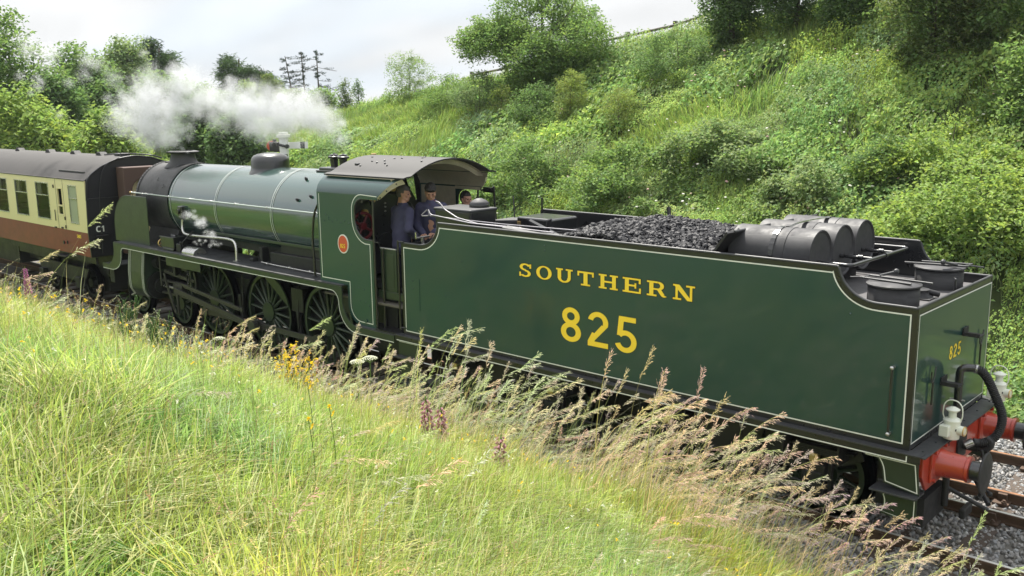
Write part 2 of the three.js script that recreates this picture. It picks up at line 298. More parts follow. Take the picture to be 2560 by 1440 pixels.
// ================================================================ tender
const TW = 1.306; // half width of the tank
const tankTop = [[-8.58, 2.88], ...arcPts(-8.1, 3.28, 0.44, -Math.PI / 2, -0.10, 10, 0.40), [-7.66, 3.281], [-0.93, 3.281], ...arcPts(-0.45, 3.33, 0.47, Math.PI + 0.1, Math.PI * 1.5, 12, 0.424), [-0.0, 2.906]];
const tankSide = [[-8.58, 1.28], ...tankTop, [0, 1.28]];
const lineTop = [[-8.504, 2.804], [-8.12, 2.804], ...arcPts(-8.12, 3.27, 0.52, -Math.PI / 2 + 0.15, -0.14, 9, 0.465), [-7.60, 3.205], [-0.985, 3.205], ...arcPts(-0.45, 3.33, 0.545, Math.PI + 0.24, Math.PI * 1.5 - 0.1, 11, 0.5), [-0.42, 2.829], [-0.076, 2.829]];
const lineSide = [[-8.504, 1.357], ...lineTop, [-0.076, 1.357]];
const tender = thing('tender', 'dark green eight-wheeled tender carrying coal, lettered in yellow with the number 825 on its side', 'tender');
{
  const t = tender, INK = TW + 0.0065;
  for (const s of [1, -1]) {
    part(t, 'side_plate', slab(tankSide, s * (TW - 0.03), s * TW), M.black);
    const panel = part(t, 'side_panel', slab(lineSide, s * TW, s * (TW + 0.004)), M.green);
    part(t, 'lining', ribbon(lineSide, 0.016, 0, true).translate(0, 0, s * INK), M.white);
    part(t, 'top_beading', new THREE.TubeGeometry(new THREE.CatmullRomCurve3(tankTop.map(([x, y]) => V3(x, y, s * (TW - 0.012))), false, 'catmullrom', 0), 160, 0.019, 8), M.plateTop);
    // rivet heads and lamp irons on the side
    const rv = []; for (const [x, y] of [[-8.3, 2.25], [-8.3, 2.12], [-5.35, 3.12], [-5.35, 3.05], [-7.1, 2.7], [-0.75, 2.75], [-7.5, 2.1], [-3.4, 1.95]]) rv.push(ball(0.013, x, y, s * (TW + 0.004), 8, 6));
    part(panel, 'rivet_heads', rv, M.green, 'stuff');
    part(t, 'seam_strip', span(-8.17, -8.13, 1.75, 2.3, s * (TW + 0.003), s * (TW + 0.012)), M.green);
    part(t, 'footplate_valance', [span(-8.7, 0.16, 1.19, 1.268, s * 1.385, s * 1.405, 0.004)], M.black);
    part(t, 'footplate', [span(-8.7, 0.17, 1.268, 1.284, s * 1.25, s * 1.415, 0.004)], M.plateTop);
    part(t, 'lining', [span(-8.66, 0.02, 1.185, 1.199, s * 1.405, s * 1.4075), span(0.008, 0.02, 1.199, 1.255, s * 1.405, s * 1.4075)], M.white);
    const hr = part(t, 'handrail', [rod([-0.22, 1.42, s * 1.37], [-0.22, 2.24, s * 1.37], 0.014)], M.black);
    part(hr, 'handrail_bracket', [rod([-0.22, 2.22, s * 1.31], [-0.22, 2.22, s * 1.38], 0.018), rod([-0.22, 1.45, s * 1.31], [-0.22, 1.45, s * 1.38], 0.018), ball(0.025, -0.22, 2.22, s * 1.375), ball(0.025, -0.22, 1.45, s * 1.375)], M.steel);
    // step hangers, rear and front
    const stepA = [[-0.50, 1.18], [0.12, 1.18], [0.16, 0.80], [-0.24, 0.86], ...arcPts(-0.52, 0.96, 0.26, 0, 1.3, 6)];
    const hang = part(t, 'step_hanger', [slab(stepA, s * 1.33, s * 1.345), slab([[-0.23, 0.78], [0.14, 0.78], [0.14, 0.45], [-0.34, 0.50], ...arcPts(-0.40, 0.63, 0.17, -0.9, 0.6, 6)], s * 1.33, s * 1.345)], M.greenDull);
    part(hang, 'lining', [ribbon([[-0.46, 1.15], [0.095, 1.15], [0.135, 0.83], [-0.22, 0.885], ...arcPts(-0.52, 0.96, 0.285, 0.15, 1.2, 6)], 0.012, s * 1.3475, true), ribbon([[-0.21, 0.75], [0.115, 0.75], [0.115, 0.478], [-0.30, 0.522], ...arcPts(-0.40, 0.63, 0.19, -0.6, 0.5, 6)], 0.012, s * 1.3475, true)], M.white);
    part(hang, 'step_board', [span(-0.36, 0.16, 0.775, 0.80, s * 1.18, s * 1.46, 0.006), span(-0.36, 0.16, 0.80, 0.83, s * 1.18, s * 1.20, 0.004)], M.plateTop);
    const hf = part(t, 'step_hanger', [slab([[-8.68, 1.18], [-8.16, 1.18], ...arcPts(-8.02, 1.02, 0.16, 2.6, 3.6, 5), [-8.05, 0.86], [-8.68, 0.92]], s * 1.33, s * 1.345), slab([[-8.58, 0.88], [-8.30, 0.86], [-7.95, 0.50], [-8.66, 0.52]], s * 1.33, s * 1.345)], M.greenDull);
    part(hf, 'lining', [ribbon([[-8.66, 1.15], [-8.18, 1.15], ...arcPts(-8.02, 1.02, 0.18, 2.7, 3.5, 5), [-8.1, 0.9]], 0.009, s * 1.3475), ribbon([[-8.32, 0.84], [-8.0, 0.52], [-8.62, 0.54]], 0.009, s * 1.3475)], M.white);
    part(hf, 'step_board', [span(-8.72, -8.2, 0.88, 0.905, s * 1.18, s * 1.46, 0.006), span(-8.76, -8.0, 0.44, 0.465, s * 1.18, s * 1.46, 0.006)], M.plateTop);
    // lettering
  }
  // end plates and tank
  part(t, 'rear_plate', [box(0.03, 1.626, 2 * TW - 0.06, -0.016, 2.093, 0)], M.black);
  const yz = (pts) => pts; // outlines in z and y, turned to face the rear
  const back = (g) => g.rotateY(Math.PI / 2);
  const rl = [[-1.271, 1.357], [1.271, 1.357], [1.271, 2.829], [-1.271, 2.829]];
  part(t, 'rear_panel', back(slab(rl, 0, 0.0045)), M.green);
  part(t, 'lining', back(ribbon(yz(rl), 0.016, 0.0065, true)), M.white);
  part(t, 'top_beading', rod([-0.012, 2.908, -TW], [-0.012, 2.908, TW], 0.019), M.plateTop);
  part(t, 'tank_top', [span(-3.2, -0.035, 2.76, 2.80, -1.27, 1.27)], M.deck);
  part(t, 'tank_corner', [span(-0.02, 0.004, 1.268, 2.90, TW - 0.028, TW + 0.003), span(-0.02, 0.004, 1.268, 2.90, -TW - 0.003, -TW + 0.028)], M.black);
  part(t, 'tank', [span(-8.55, -0.04, 1.26, 2.70, -1.26, 1.26)], M.blackMatt);
  part(t, 'front_plate', [span(-8.56, -8.53, 1.28, 2.86, -1.27, 1.27)], M.blackMatt);
  // coal space
  part(t, 'coal_space', [span(-6.9, -2.9, 2.705, 2.76, -1.26, 1.26), span(-6.35, -6.30, 2.7, 3.1, -1.27, 1.27)], M.blackMatt);
  const bulk = part(t, 'coal_bulkhead', [(() => { const g = box(0.03, 0.95, 2.54, 0, 0, 0, 0, [0, 0, -0.62]); return g.translate(-2.66, 3.16, 0); })()], M.blackMatt);
  part(bulk, 'stiffener', [rod([-2.92, 2.80, 1.22], [-2.39, 3.56, 0.95], 0.022), rod([-2.92, 2.80, -1.22], [-2.39, 3.56, -0.95], 0.022), rod([-2.38, 3.54, -1.1], [-2.38, 3.54, 1.1], 0.02)], M.plateTop);
  // three vacuum reservoirs with their strap and pipework
  for (const z of [0.67, 0, -0.67]) {
    const x0 = -2.52, x1 = -1.42, prof = []; const r = 0.333;
    const g = lathe([[0, 0.028], [r - 0.035, 0.022], [r - 0.014, 0], [r, 0.006], [r, 1.094], [r - 0.014, 1.1], [r - 0.035, 1.078], [0, 1.072]], 48).rotateZ(-Math.PI / 2).translate(x0, 3.262, z);
    const b = part(t, 'vacuum_reservoir', toCreasedNormals(plain(g), 0.5), M.drum);
    part(b, 'pipe_stub', [rod([x1 - 0.02, 3.20, z + 0.05], [x1 + 0.03, 3.20, z + 0.05], 0.03), rod([x1 + 0.1, 3.20, z + 0.05], [x1 + 0.14, 3.20, z + 0.05], 0.028)], M.blackMatt);
    part(b, 'seam', [new THREE.TorusGeometry(r + 0.001, 0.006, 6, 48).rotateY(Math.PI / 2).translate(x1 - 0.35, 3.262, z)], M.drum);
    part(b, 'cradle', [span(-2.3, -2.2, 2.80, 3.0, z - 0.2, z + 0.2, 0.01), span(-1.7, -1.6, 2.80, 3.0, z - 0.2, z + 0.2, 0.01)], M.blackMatt);
  }
  { // flat strap over the three reservoirs
    const x = -1.93, pts = [[1.0, 2.82], ...arcPts(0.67, 3.262, 0.342, -0.2, 2.0, 10), [0.3, 3.6], [0, 3.607], [-0.4, 3.602], ...arcPts(-0.67, 3.262, 0.342, 1.3, 3.34, 10), [-1.0, 2.82]].map(([z, y]) => [z, y]);
    part(t, 'strap', (() => { const v = []; for (let i = 0; i + 1 < pts.length; i++) { const [a, b] = [pts[i], pts[i + 1]]; const q = (p, dx) => [x + dx, p[1] + 0.004, p[0]]; v.push(...q(a, -0.03), ...q(a, 0.03), ...q(b, 0.03), ...q(a, -0.03), ...q(b, 0.03), ...q(b, -0.03)); } const g = new THREE.BufferGeometry(); g.setAttribute('position', new THREE.Float32BufferAttribute(v, 3)); g.computeVertexNormals(); return g; })(), M.black);
  }
  part(t, 'vacuum_pipe', [bent([[-1.38, 3.20, 0.72], [-1.02, 3.20, 0.72], [-1.02, 3.20, -1.13], [-1.9, 3.20, -1.13]], 0.025, 0.05), rod([-1.38, 3.2, 0.05], [-1.02, 3.2, 0.05], 0.022), rod([-1.38, 3.2, -0.62], [-1.02, 3.2, -0.62], 0.022), disc(0.036, 0.07, -1.02, 3.2, -0.35, 'z', 12), disc(0.036, 0.06, -1.18, 3.2, 0.05, 'x', 12), disc(0.036, 0.06, -1.18, 3.2, -0.62, 'x', 12)], M.black);
  // water fillers
  const filler = (x, z, turn) => {
    const f = part(t, 'water_filler', lathe([[0, 0.26], [0.285, 0.26], [0.285, 0.0], [0.30, 0.0], [0.30, -0.0]], 48).translate(x, 2.795, z), M.blackMatt);
    const lid = part(f, 'lid', toCreasedNormals(plain(lathe([[0, 0.296], [0.16, 0.292], [0.285, 0.28], [0.305, 0.268], [0.305, 0.252], [0.285, 0.25]], 48).translate(x, 2.795, z)), 0.6), M.drum);
    const c = Math.cos(turn), s = Math.sin(turn), at = (a, b, y) => [x + a * c - b * s, 2.795 + y, z + a * s + b * c];
    part(f, 'lid_bar', [rod(at(-0.36, 0.1, 0.31), at(0.24, 0.1, 0.30), 0.013), rod(at(-0.34, -0.1, 0.31), at(0.4, -0.1, 0.30), 0.013), rod(at(-0.34, -0.12, 0.31), at(-0.34, 0.12, 0.31), 0.012)], M.plateTop);
    part(f, 'handle', [rod(at(-0.22, -0.1, 0.32), at(-0.10, -0.24, 0.36), 0.016), ball(0.034, ...at(-0.09, -0.25, 0.365)), rod(at(-0.5, 0.06, 0.29), at(-0.3, 0.0, 0.31), 0.01)], M.plateTop);
  };
  filler(-0.47, 0.80, 0.06); filler(-0.47, -0.72, Math.PI - 0.1);
  part(t, 'air_vent', [lathe([[0.17, 0], [0.17, 0.03], [0.12, 0.05], [0.12, 0.10], [0.13, 0.11], [0, 0.125]], 24).translate(-0.42, 2.795, 0.13), rod([-0.42, 2.90, 0.13], [-0.22, 2.84, 0.0], 0.035), box(0.25, 0.012, 0.2, -0.36, 2.81, 0.2)], M.blackMatt);
  part(t, 'level_rod', [rod([-0.12, 2.8, -0.24], [-0.12, 2.99, -0.24], 0.02, 0.012), ball(0.016, -0.12, 3.0, -0.24)], M.black);
  part(t, 'bolt_pad', [box(0.02, 0.01, 0.12, -0.11, 2.805, 0.1)], M.black);
  // lamp irons on the back
  const lampIron = (y, z) => part(t, 'lamp_iron', [box(0.2, 0.014, 0.19, 0.11, y, z), box(0.014, 0.09, 0.19, 0.018, y + 0.04, z), box(0.2, 0.04, 0.012, 0.11, y + 0.02, z + 0.095)], M.blackMatt);
  lampIron(2.33, -0.32); lampIron(1.86, 0.35);
  for (const [y, z] of [[1.98, 0.78], [2.10, -0.93]]) part(t, 'lamp_bracket', [rod([0.035, y - 0.28, z], [0.035, y, z], 0.012), pipe([[0.035, y + 0.12, z + 0.06], [0.035, y + 0.01, z + 0.05], [0.035, y, z - 0.01], [0.035, y + 0.16, z - 0.07]], 0.009, 14, 6)], M.black);
  // buffer beam
  const beam = back(slab([[-1.28, 1.255], [1.28, 1.255], [1.28, 1.0], [1.12, 0.80], [-1.12, 0.80], [-1.28, 1.0]], 0.115, 0.155, [], 0.004));
  part(t, 'buffer_beam', beam, M.red);
  part(t, 'rear_footplate', [span(0.004, 0.215, 1.258, 1.2755, -1.40, 1.40, 0.004), ...[-1.2, -0.7, -0.2, 0.3, 0.8, 1.2].map((z) => disc(0.014, 0.012, 0.12, 1.28, z, 'y', 8))], M.plateTop);
  for (const s of [1, -1]) {
    const z = s * 0.87, y = 1.07;
    const b = part(t, 'buffer', toCreasedNormals(plain(lathe([[0.0, 0], [0.20, 0], [0.20, 0.03], [0.165, 0.05], [0.15, 0.14], [0.135, 0.34], [0.15, 0.35], [0.15, 0.385], [0.12, 0.39], [0, 0.39]], 36).rotateZ(-Math.PI / 2).translate(0.155, y, z)), 0.6), M.red);
    part(b, 'buffer_flange', [box(0.03, 0.40, 0.40, 0.17, y, z, 0.01), ...[[-1, -1], [-1, 1], [1, -1], [1, 1]].map(([a, c]) => disc(0.024, 0.05, 0.2, y + a * 0.165, z + c * 0.165, 'x', 6))], M.red);
    part(b, 'buffer_shaft', rod([0.50, y, z], [0.665, y, z], 0.108, 0.108, 32), M.black);
    part(b, 'buffer_head', toCreasedNormals(plain(lathe([[0, 0], [0.10, 0], [0.225, 0.018], [0.235, 0.03], [0.225, 0.042], [0.12, 0.056], [0, 0.062]], 48).rotateZ(-Math.PI / 2).translate(0.655, y, z)), 0.7), M.blackMatt);
  }
  // vacuum standpipe and hose, coupling
  const hose = part(t, 'vacuum_standpipe', [bent([[0.12, 0.95, 0.12], [0.12, 2.02, 0.12], [0.26, 2.02, 0.05]], 0.047, 0.11, 12)], M.black);
  const hc = new THREE.CatmullRomCurve3([[0.24, 2.03, 0.06], [0.34, 1.97, 0.0], [0.46, 1.72, -0.08], [0.56, 1.42, -0.12], [0.52, 1.20, -0.06], [0.40, 1.12, 0.03], [0.32, 1.13, 0.08]].map((p) => V3(...p)));
  const rings = []; { const fr = hc.computeFrenetFrames(52); for (let i = 3; i < 50; i++) { const p = hc.getPointAt(i / 52), tor = new THREE.TorusGeometry(0.045, 0.0095, 6, 14); tor.applyQuaternion(_q.setFromUnitVectors(V3(0, 0, 1), hc.getTangentAt(i / 52))); rings.push(tor.translate(p.x, p.y, p.z)); } }
  part(hose, 'flexible_hose', [new THREE.TubeGeometry(hc, 60, 0.044, 12), ...rings], M.rubber);
  part(hose, 'hose_clip', [disc(0.054, 0.05, 0.275, 2.01, 0.035, 'x', 16), rod([0.2, 1.62, 0.12], [0.03, 1.62, 0.12], 0.012), rod([0.32, 1.13, 0.08], [0.24, 1.08, 0.12], 0.05)], M.steel);
  const coup = part(t, 'draw_hook', [rod([0.15, 1.03, 0], [0.36, 1.03, 0], 0.045), pipe([[0.36, 1.03, 0], [0.47, 1.06, 0], [0.5, 1.14, 0], [0.44, 1.19, 0]], 0.035, 16, 8), box(0.03, 0.3, 0.3, 0.17, 1.03, 0, 0.01)], M.blackMatt);
  part(coup, 'screw_coupling', [bent([[0.42, 1.05, 0.08], [0.50, 0.72, 0.07], [0.50, 0.72, -0.07], [0.42, 1.05, -0.08]], 0.02, 0.05), rod([0.5, 0.72, 0.07], [0.42, 0.44, 0.05], 0.018), rod([0.5, 0.72, -0.07], [0.42, 0.44, -0.05], 0.018), rod([0.42, 0.44, -0.1], [0.42, 0.44, 0.1], 0.026), rod([0.40, 0.60, 0], [0.56, 0.56, 0.14], 0.016), ball(0.03, 0.57, 0.56, 0.15)], M.blackMatt);
  part(t, 'hook_bracket', [rod([0.16, 1.0, 0.45], [0.16, 0.4, 0.45], 0.04), box(0.1, 0.35, 0.7, 0.05, 0.45, 0.62), box(0.07, 0.12, 0.3, 0.36, 0.34, 0.3, 0.02), rod([0.16, 0.62, 0.42], [0.62, 0.44, 0.36], 0.025), rod([0.16, 0.55, -0.5], [0.50, 0.32, -0.1], 0.03)], M.blackMatt);
  // front of the tender: lockers, tool box, doors and brake column
  const locker = part(t, 'tool_locker', [box(0.88, 0.62, 0.62, -7.80, 3.15, 0.52, 0.05)], M.black);
  part(locker, 'locker_top', [box(0.91, 0.05, 0.65, -7.80, 3.445, 0.52, 0.024)], M.plateTop);
  const cap = part(t, 'water_valve_cover', [lathe([[0, 0.12], [0.05, 0.115], [0.13, 0.075], [0.165, 0.04], [0.165, 0.0]], 32).translate(-7.62, 3.50, 0.36), ], M.drum);
  part(cap, 'cover_base', [lathe([[0.16, 0.0], [0.175, 0.005], [0.175, 0.05], [0.165, 0.055]], 32).translate(-7.62, 3.465, 0.36)], M.black);
  part(t, 'tool_locker', [box(1.0, 0.42, 0.55, -7.3, 3.02, -0.42, 0.03, [0, 0, 0.08])], M.drum);
  const l3 = part(t, 'tool_locker', [box(0.78, 0.5, 0.7, -6.78, 3.05, -0.42, 0.04)], M.black);
  part(l3, 'hasp', [box(0.06, 0.05, 0.03, -7.1, 3.2, -0.06), box(0.03, 0.1, 0.02, -7.06, 3.12, -0.06)], M.brass);
  part(t, 'fire_iron_rest', [rod([-4.89, 3.28, -1.28], [-4.92, 3.50, -1.28], 0.035), rod([-7.64, 3.2, -1.28], [-7.64, 3.5, -1.28], 0.018), rod([-7.7, 3.2, -0.6], [-7.74, 3.58, -0.62], 0.012)], M.black);
  part(t, 'loose_plank', [box(0.5, 0.02, 0.09, -6.25, 3.22, 0.3, 0, [0.2, 0.4, -0.55]), box(0.42, 0.02, 0.08, -6.02, 3.25, 0.45, 0, [0.3, -0.4, 0.95]), box(1.1, 0.03, 0.14, -5.7, 3.28, 1.18, 0, [0.15, 0.03, -0.06])], M.plateTop);
  part(t, 'brake_column', [rod([-8.42, 1.9, 0.95], [-8.42, 2.95, 0.95], 0.03), rod([-8.42, 2.95, 0.80], [-8.42, 2.95, 1.10], 0.018), rod([-8.42, 2.95, 1.1], [-8.42, 3.05, 1.1], 0.02), box(0.09, 0.09, 0.12, -8.30, 2.78, 1.0, 0.01), rod([-8.32, 2.74, 1.02], [-8.22, 2.66, 1.04], 0.028)], M.steel);
  const door = part(t, 'cab_door', [span(-8.60, -8.575, 1.95, 2.72, 0.72, 1.20, 0.004)], M.greenDull);
  part(t, 'grab_rail', [rod([-8.63, 1.35, 1.33], [-8.63, 2.92, 1.33], 0.017), rod([-8.63, 2.9, 1.33], [-8.50, 2.9, 1.31], 0.014), rod([-8.63, 1.4, 1.33], [-8.5, 1.4, 1.31], 0.014)], M.black);
  // bogies
  for (const xc of [-6.42, -2.2]) {
    const bg = part(t, 'bogie_frame', [1, -1].flatMap((s) => [slab([[xc - 1.6, 0.92], [xc - 1.55, 1.08], [xc - 0.75, 1.16], [xc + 0.75, 1.16], [xc + 1.55, 1.08], [xc + 1.6, 0.92], [xc + 1.35, 0.80], [xc + 0.70, 0.62], [xc - 0.70, 0.62], [xc - 1.35, 0.80]], s * 1.0, s * 1.03), slab([[xc - 0.35, 1.18], [xc + 0.35, 1.18], [xc + 0.25, 0.7], [xc - 0.25, 0.7]], s * 1.03, s * 1.08), span(xc - 0.02, xc + 0.02, 0.62, 1.16, s * 1.03, s * 1.09)]).concat([span(xc - 0.3, xc + 0.3, 0.7, 1.0, -1.0, 1.0)]), M.frame);
    for (const dx of [-1.05, 1.05]) {
      const x = xc + dx;
      for (const s of [1, -1]) {
        const w = wheel(t, 'tender_wheel', x, 0.565, s * 0.72, 0.565, 10, s);
        part(bg, 'axlebox', [box(0.26, 0.34, 0.16, x, 0.60, s * 1.09, 0.012), box(0.22, 0.24, 0.03, x, 0.58, s * 1.18, 0.008), box(0.30, 0.03, 0.2, x, 0.79, s * 1.1, 0.006)], M.frame);
        part(bg, 'axlebox_lid', [box(0.11, 0.11, 0.09, x - 0.02, 0.87, s * 1.12, 0.012)], M.brass);
        part(bg, 'leaf_spring', [0, 1, 2, 3].map((k) => box(0.95 - k * 0.2, 0.022, 0.1, x, 1.0 - k * 0.024, s * 1.09, 0.004)), M.frame);
        part(bg, 'horn_guide', [span(x - 0.19, x - 0.15, 0.42, 0.95, s * 1.03, s * 1.1), span(x + 0.15, x + 0.19, 0.42, 0.95, s * 1.03, s * 1.1), span(x - 0.19, x + 0.19, 0.40, 0.43, s * 1.03, s * 1.1)], M.frame);
      }
      part(bg, 'axle', rod([x, 0.565, -0.72], [x, 0.565, 0.72], 0.085), M.frame);
    }
  }
  part(t, 'underframe', [span(-8.4, -0.2, 0.55, 1.15, -0.5, 0.5), span(-8.5, 0.1, 1.02, 1.25, 0.82, 0.86), span(-8.5, 0.1, 1.02, 1.25, -0.86, -0.82), span(-8.5, -8.3, 1.0, 1.25, -1.2, 1.2), ...[1, -1].flatMap((s) => [-7.6, -6.42, -5.2, -3.4, -2.2, -1.0].map((x) => slab([[x - 0.35, 1.24], [x + 0.35, 1.24], [x + 0.03, 0.95], [x - 0.03, 0.95]], s * 0.86, s * 1.3)).slice(0, 0)), ...[1, -1].flatMap((s) => [-7.85, -7.1, -5.75, -4.95, -3.62, -2.9, -1.5, -0.8].map((x) => span(x, x + 0.02, 0.9, 1.25, s * 0.86, s * 1.34)))], M.frame);  // the broad centre box is added to block sunlit ballast seen through the wheels
  part(t, 'brake_gear', [rod([-7.9, 0.42, 0.9], [-0.8, 0.42, 0.9], 0.025), rod([-7.9, 0.42, -0.9], [-0.8, 0.42, -0.9], 0.025), ...[-7.47, -5.37, -3.25, -1.15].flatMap((x) => [1, -1].map((s) => span(x + 0.62, x + 0.72, 0.35, 0.9, s * 0.66, s * 0.8, 0.02)))], M.frame);
}
// spoked wheel: the mesh is tyre, rim and hub; spokes are its children
function wheel(parent, name, x, y, z, r, spokes, side, o = {}) {
  const th = 0.135, prof = [[r - 0.085, -th / 2], [r - 0.012, -th / 2], [r, -th / 2 + 0.012], [r + 0.004, th / 2 - 0.045], [r + 0.026, th / 2 - 0.03], [r + 0.026, th / 2], [r - 0.09, th / 2]];
  const w = part(parent, name, [toCreasedNormals(plain(lathe([...prof, prof[0]], 56).rotateX(Math.PI / 2)), 0.5)].map((g) => g.scale(1, 1, -side).translate(x, y, z)), o.tyre || M.oilSteel);
  const hub = [disc(r * 0.17 + 0.05, 0.17, x, y, z, 'z', 28), toCreasedNormals(plain(lathe([[r - 0.16, -0.05], [r - 0.085, -0.05], [r - 0.085, 0.05], [r - 0.16, 0.05], [r - 0.16, -0.05]], 56).rotateX(Math.PI / 2).translate(x, y, z)), 0.5)];
  part(w, 'wheel_centre', hub, o.mat || M.greenDull);
  const sg = join(new THREE.CylinderGeometry(0.022, 0.035, r - 0.14 - r * 0.17, 7).scale(1, 1, 1.5).translate(0, r * 0.17 + 0.02 + (r - 0.14 - r * 0.17) / 2, 0));
  for (let k = 0; k < spokes; k++) shared(w, 'spoke', sg, o.mat || M.greenDull, new THREE.Matrix4().makeTranslation(x, y, z).multiply(new THREE.Matrix4().makeRotationZ((k / spokes) * Math.PI * 2 + (o.phase || 0))));
  if (o.weight !== undefined) { const a = o.weight, rb = r - 0.12; const pts = arcPts(0, 0, rb, a - 0.75, a + 0.75, 14); part(w, 'balance_weight', slab(pts, -0.07, 0.07).translate(x, y, z), o.mat || M.greenDull); }
  return w;
}
// ---------------------------------------------------------------- painted letters and figures, built stroke by stroke in a unit box
const LETTER = (() => {
  const b = (x0, x1, y0, y1) => ['b', x0, x1, y0, y1], a = (cx, cy, rx, ry, t, a0, a1, tv) => ['a', cx, cy, rx, ry, t, a0, a1, tv], q = (...p) => ['q', p];
  const s = 0.115, st = 0.235, PI = Math.PI;
  return {
    S: { w: 0.98, k: [a(0.49, 0.735, 0.40, 0.265, 0.21, 0.35, PI * 1.5, 0.115), a(0.49, 0.265, 0.40, 0.265, 0.21, -PI * 0.82, PI * 0.5, 0.115), b(0.80, 0.92, 0.66, 0.98), b(0.06, 0.18, 0.02, 0.34), q([0.30, 0.62], [0.49, 0.585], [0.70, 0.42], [0.49, 0.415])] },
    O: { w: 1.12, k: [a(0.56, 0.5, 0.54, 0.5, 0.235, 0, PI * 2, 0.10)] },
    U: { w: 1.12, k: [b(0, 0.46, 1 - s, 1), b(0.66, 1.12, 1 - s, 1), b(0.11, 0.11 + st, 0.36, 1), b(0.80, 0.80 + 0.19, 0.36, 1), a(0.55, 0.36, 0.44, 0.36, 0.22, PI, PI * 2, 0.12)] },
    T: { w: 1.12, k: [b(0.03, 1.09, 1 - 0.13, 1), b(0.03, 0.14, 0.66, 1), b(0.98, 1.09, 0.66, 1), b(0.43, 0.69, 0, 1), b(0.26, 0.86, 0, s)] },
    H: { w: 1.20, k: [b(0, 0.50, 0, s), b(0, 0.50, 1 - s, 1), b(0.70, 1.20, 0, s), b(0.70, 1.20, 1 - s, 1), b(0.12, 0.12 + st, 0, 1), b(0.84, 0.84 + st, 0, 1), b(0.3, 0.9, 0.44, 0.56)] },
    E: { w: 1.16, k: [b(0, 1.10, 0, s), b(0, 1.08, 1 - s, 1), b(0.14, 0.14 + st, 0, 1), b(0.3, 0.80, 0.44, 0.56), b(0.72, 0.82, 0.32, 0.68), b(0.99, 1.10, 0, 0.36), b(0.97, 1.08, 0.66, 1)] },
    R: { w: 1.20, k: [b(0, 0.56, 0, s), b(0, 0.62, 1 - s, 1), b(0.14, 0.14 + st, 0, 1), b(0.3, 0.66, 0.43, 0.54), a(0.64, 0.715, 0.34, 0.285, 0.22, -PI / 2, PI / 2, 0.115), q([0.56, 0.50], [0.82, 0.48], [1.02, 0.16], [0.80, 0.10]), a(0.99, 0.2, 0.21, 0.2, 0.19, PI, PI * 1.75, 0.11)] },
    N: { w: 1.20, k: [b(0, 0.34, 1 - s, 1), b(0, 0.46, 0, s), b(0.72, 1.20, 1 - s, 1), b(0.14, 0.27, 0, 1), b(0.93, 1.06, 0, 1), q([0.0, 1], [0.34, 1], [1.06, 0], [0.80, 0])] },
    8: { w: 0.62, k: [a(0.31, 0.745, 0.27, 0.255, 0.15, 0, PI * 2, 0.14), a(0.31, 0.285, 0.31, 0.285, 0.16, 0, PI * 2, 0.14)] },
    2: { w: 0.60, k: [a(0.30, 0.70, 0.30, 0.30, 0.15, -0.35, PI * 0.93, 0.14), b(0, 0.60, 0, 0.145), q([0.0, 0.14], [0.175, 0.14], [0.59, 0.62], [0.41, 0.64]), q([0, 0.14], [0.17, 0.10], [0.30, 0.34], [0.13, 0.40])] },
    5: { w: 0.60, k: [b(0.10, 0.57, 0.86, 1), q([0.10, 1], [0.245, 1], [0.20, 0.46], [0.045, 0.46]), a(0.29, 0.31, 0.31, 0.31, 0.15, -PI * 0.90, PI * 0.78, 0.14)] },
  };
})();
function glyph(ch, h, wide, grow, depth) { // grow widens every stroke, for the dark edge that lies under the yellow
  const gs = [], g0 = grow / h; let n = 0;
  for (const k of LETTER[ch].k) {
    let pts, holes = [];
    if (k[0] === 'b') pts = [[k[1] - g0 / wide, k[3] - g0], [k[2] + g0 / wide, k[3] - g0], [k[2] + g0 / wide, k[4] + g0], [k[1] - g0 / wide, k[4] + g0]];
    else if (k[0] === 'q') { const c = k[1].reduce((s, p) => [s[0] + p[0] / 4, s[1] + p[1] / 4], [0, 0]); pts = k[1].map((p) => [p[0] + Math.sign(p[0] - c[0]) * g0 / wide, p[1] + Math.sign(p[1] - c[1]) * g0]); }
    else { const [, cx, cy, rx, ry, t, a0, a1, tv] = k, out = [], inn = [], N = 36; for (let i = 0; i <= N; i++) { const a = a0 + ((a1 - a0) * i) / N; out.push([cx + (rx + g0) * Math.cos(a), cy + (ry + g0) * Math.sin(a)]); inn.push([cx + (rx - t - g0) * Math.cos(a), cy + (ry - tv - g0) * Math.sin(a)]); }
      if (a1 - a0 > 6.28) { out.pop(); inn.pop(); pts = out; holes = [inn.reverse()]; } else pts = out.concat(inn.reverse()); }
    const sc = (p) => [p[0] * h * wide, p[1] * h];
    gs.push(slab(pts.map(sc), 0, depth + 0.00025 * n++, holes.map((q) => q.map(sc))));
  }
  return gs;
}
function lettering(parent, text, x, y, h, wide, gap, place4, edge = 0.010) {
  let pen = x;
  for (const ch of text) {
    const put = (gs) => gs.map((g) => g.translate(pen, y, 0).applyMatrix4(place4));
    const l = part(parent, LETTER[ch].w > 0.8 ? 'letter' : 'numeral', put(glyph(ch, h, wide, 0, 0.0022)), M.yellow);
    part(l, 'dark_edge', put(glyph(ch, h, wide, edge, 0.0006)), M.letterEdge);
    pen += LETTER[ch].w * h * wide + gap;
  }
  return pen - gap - x;
}
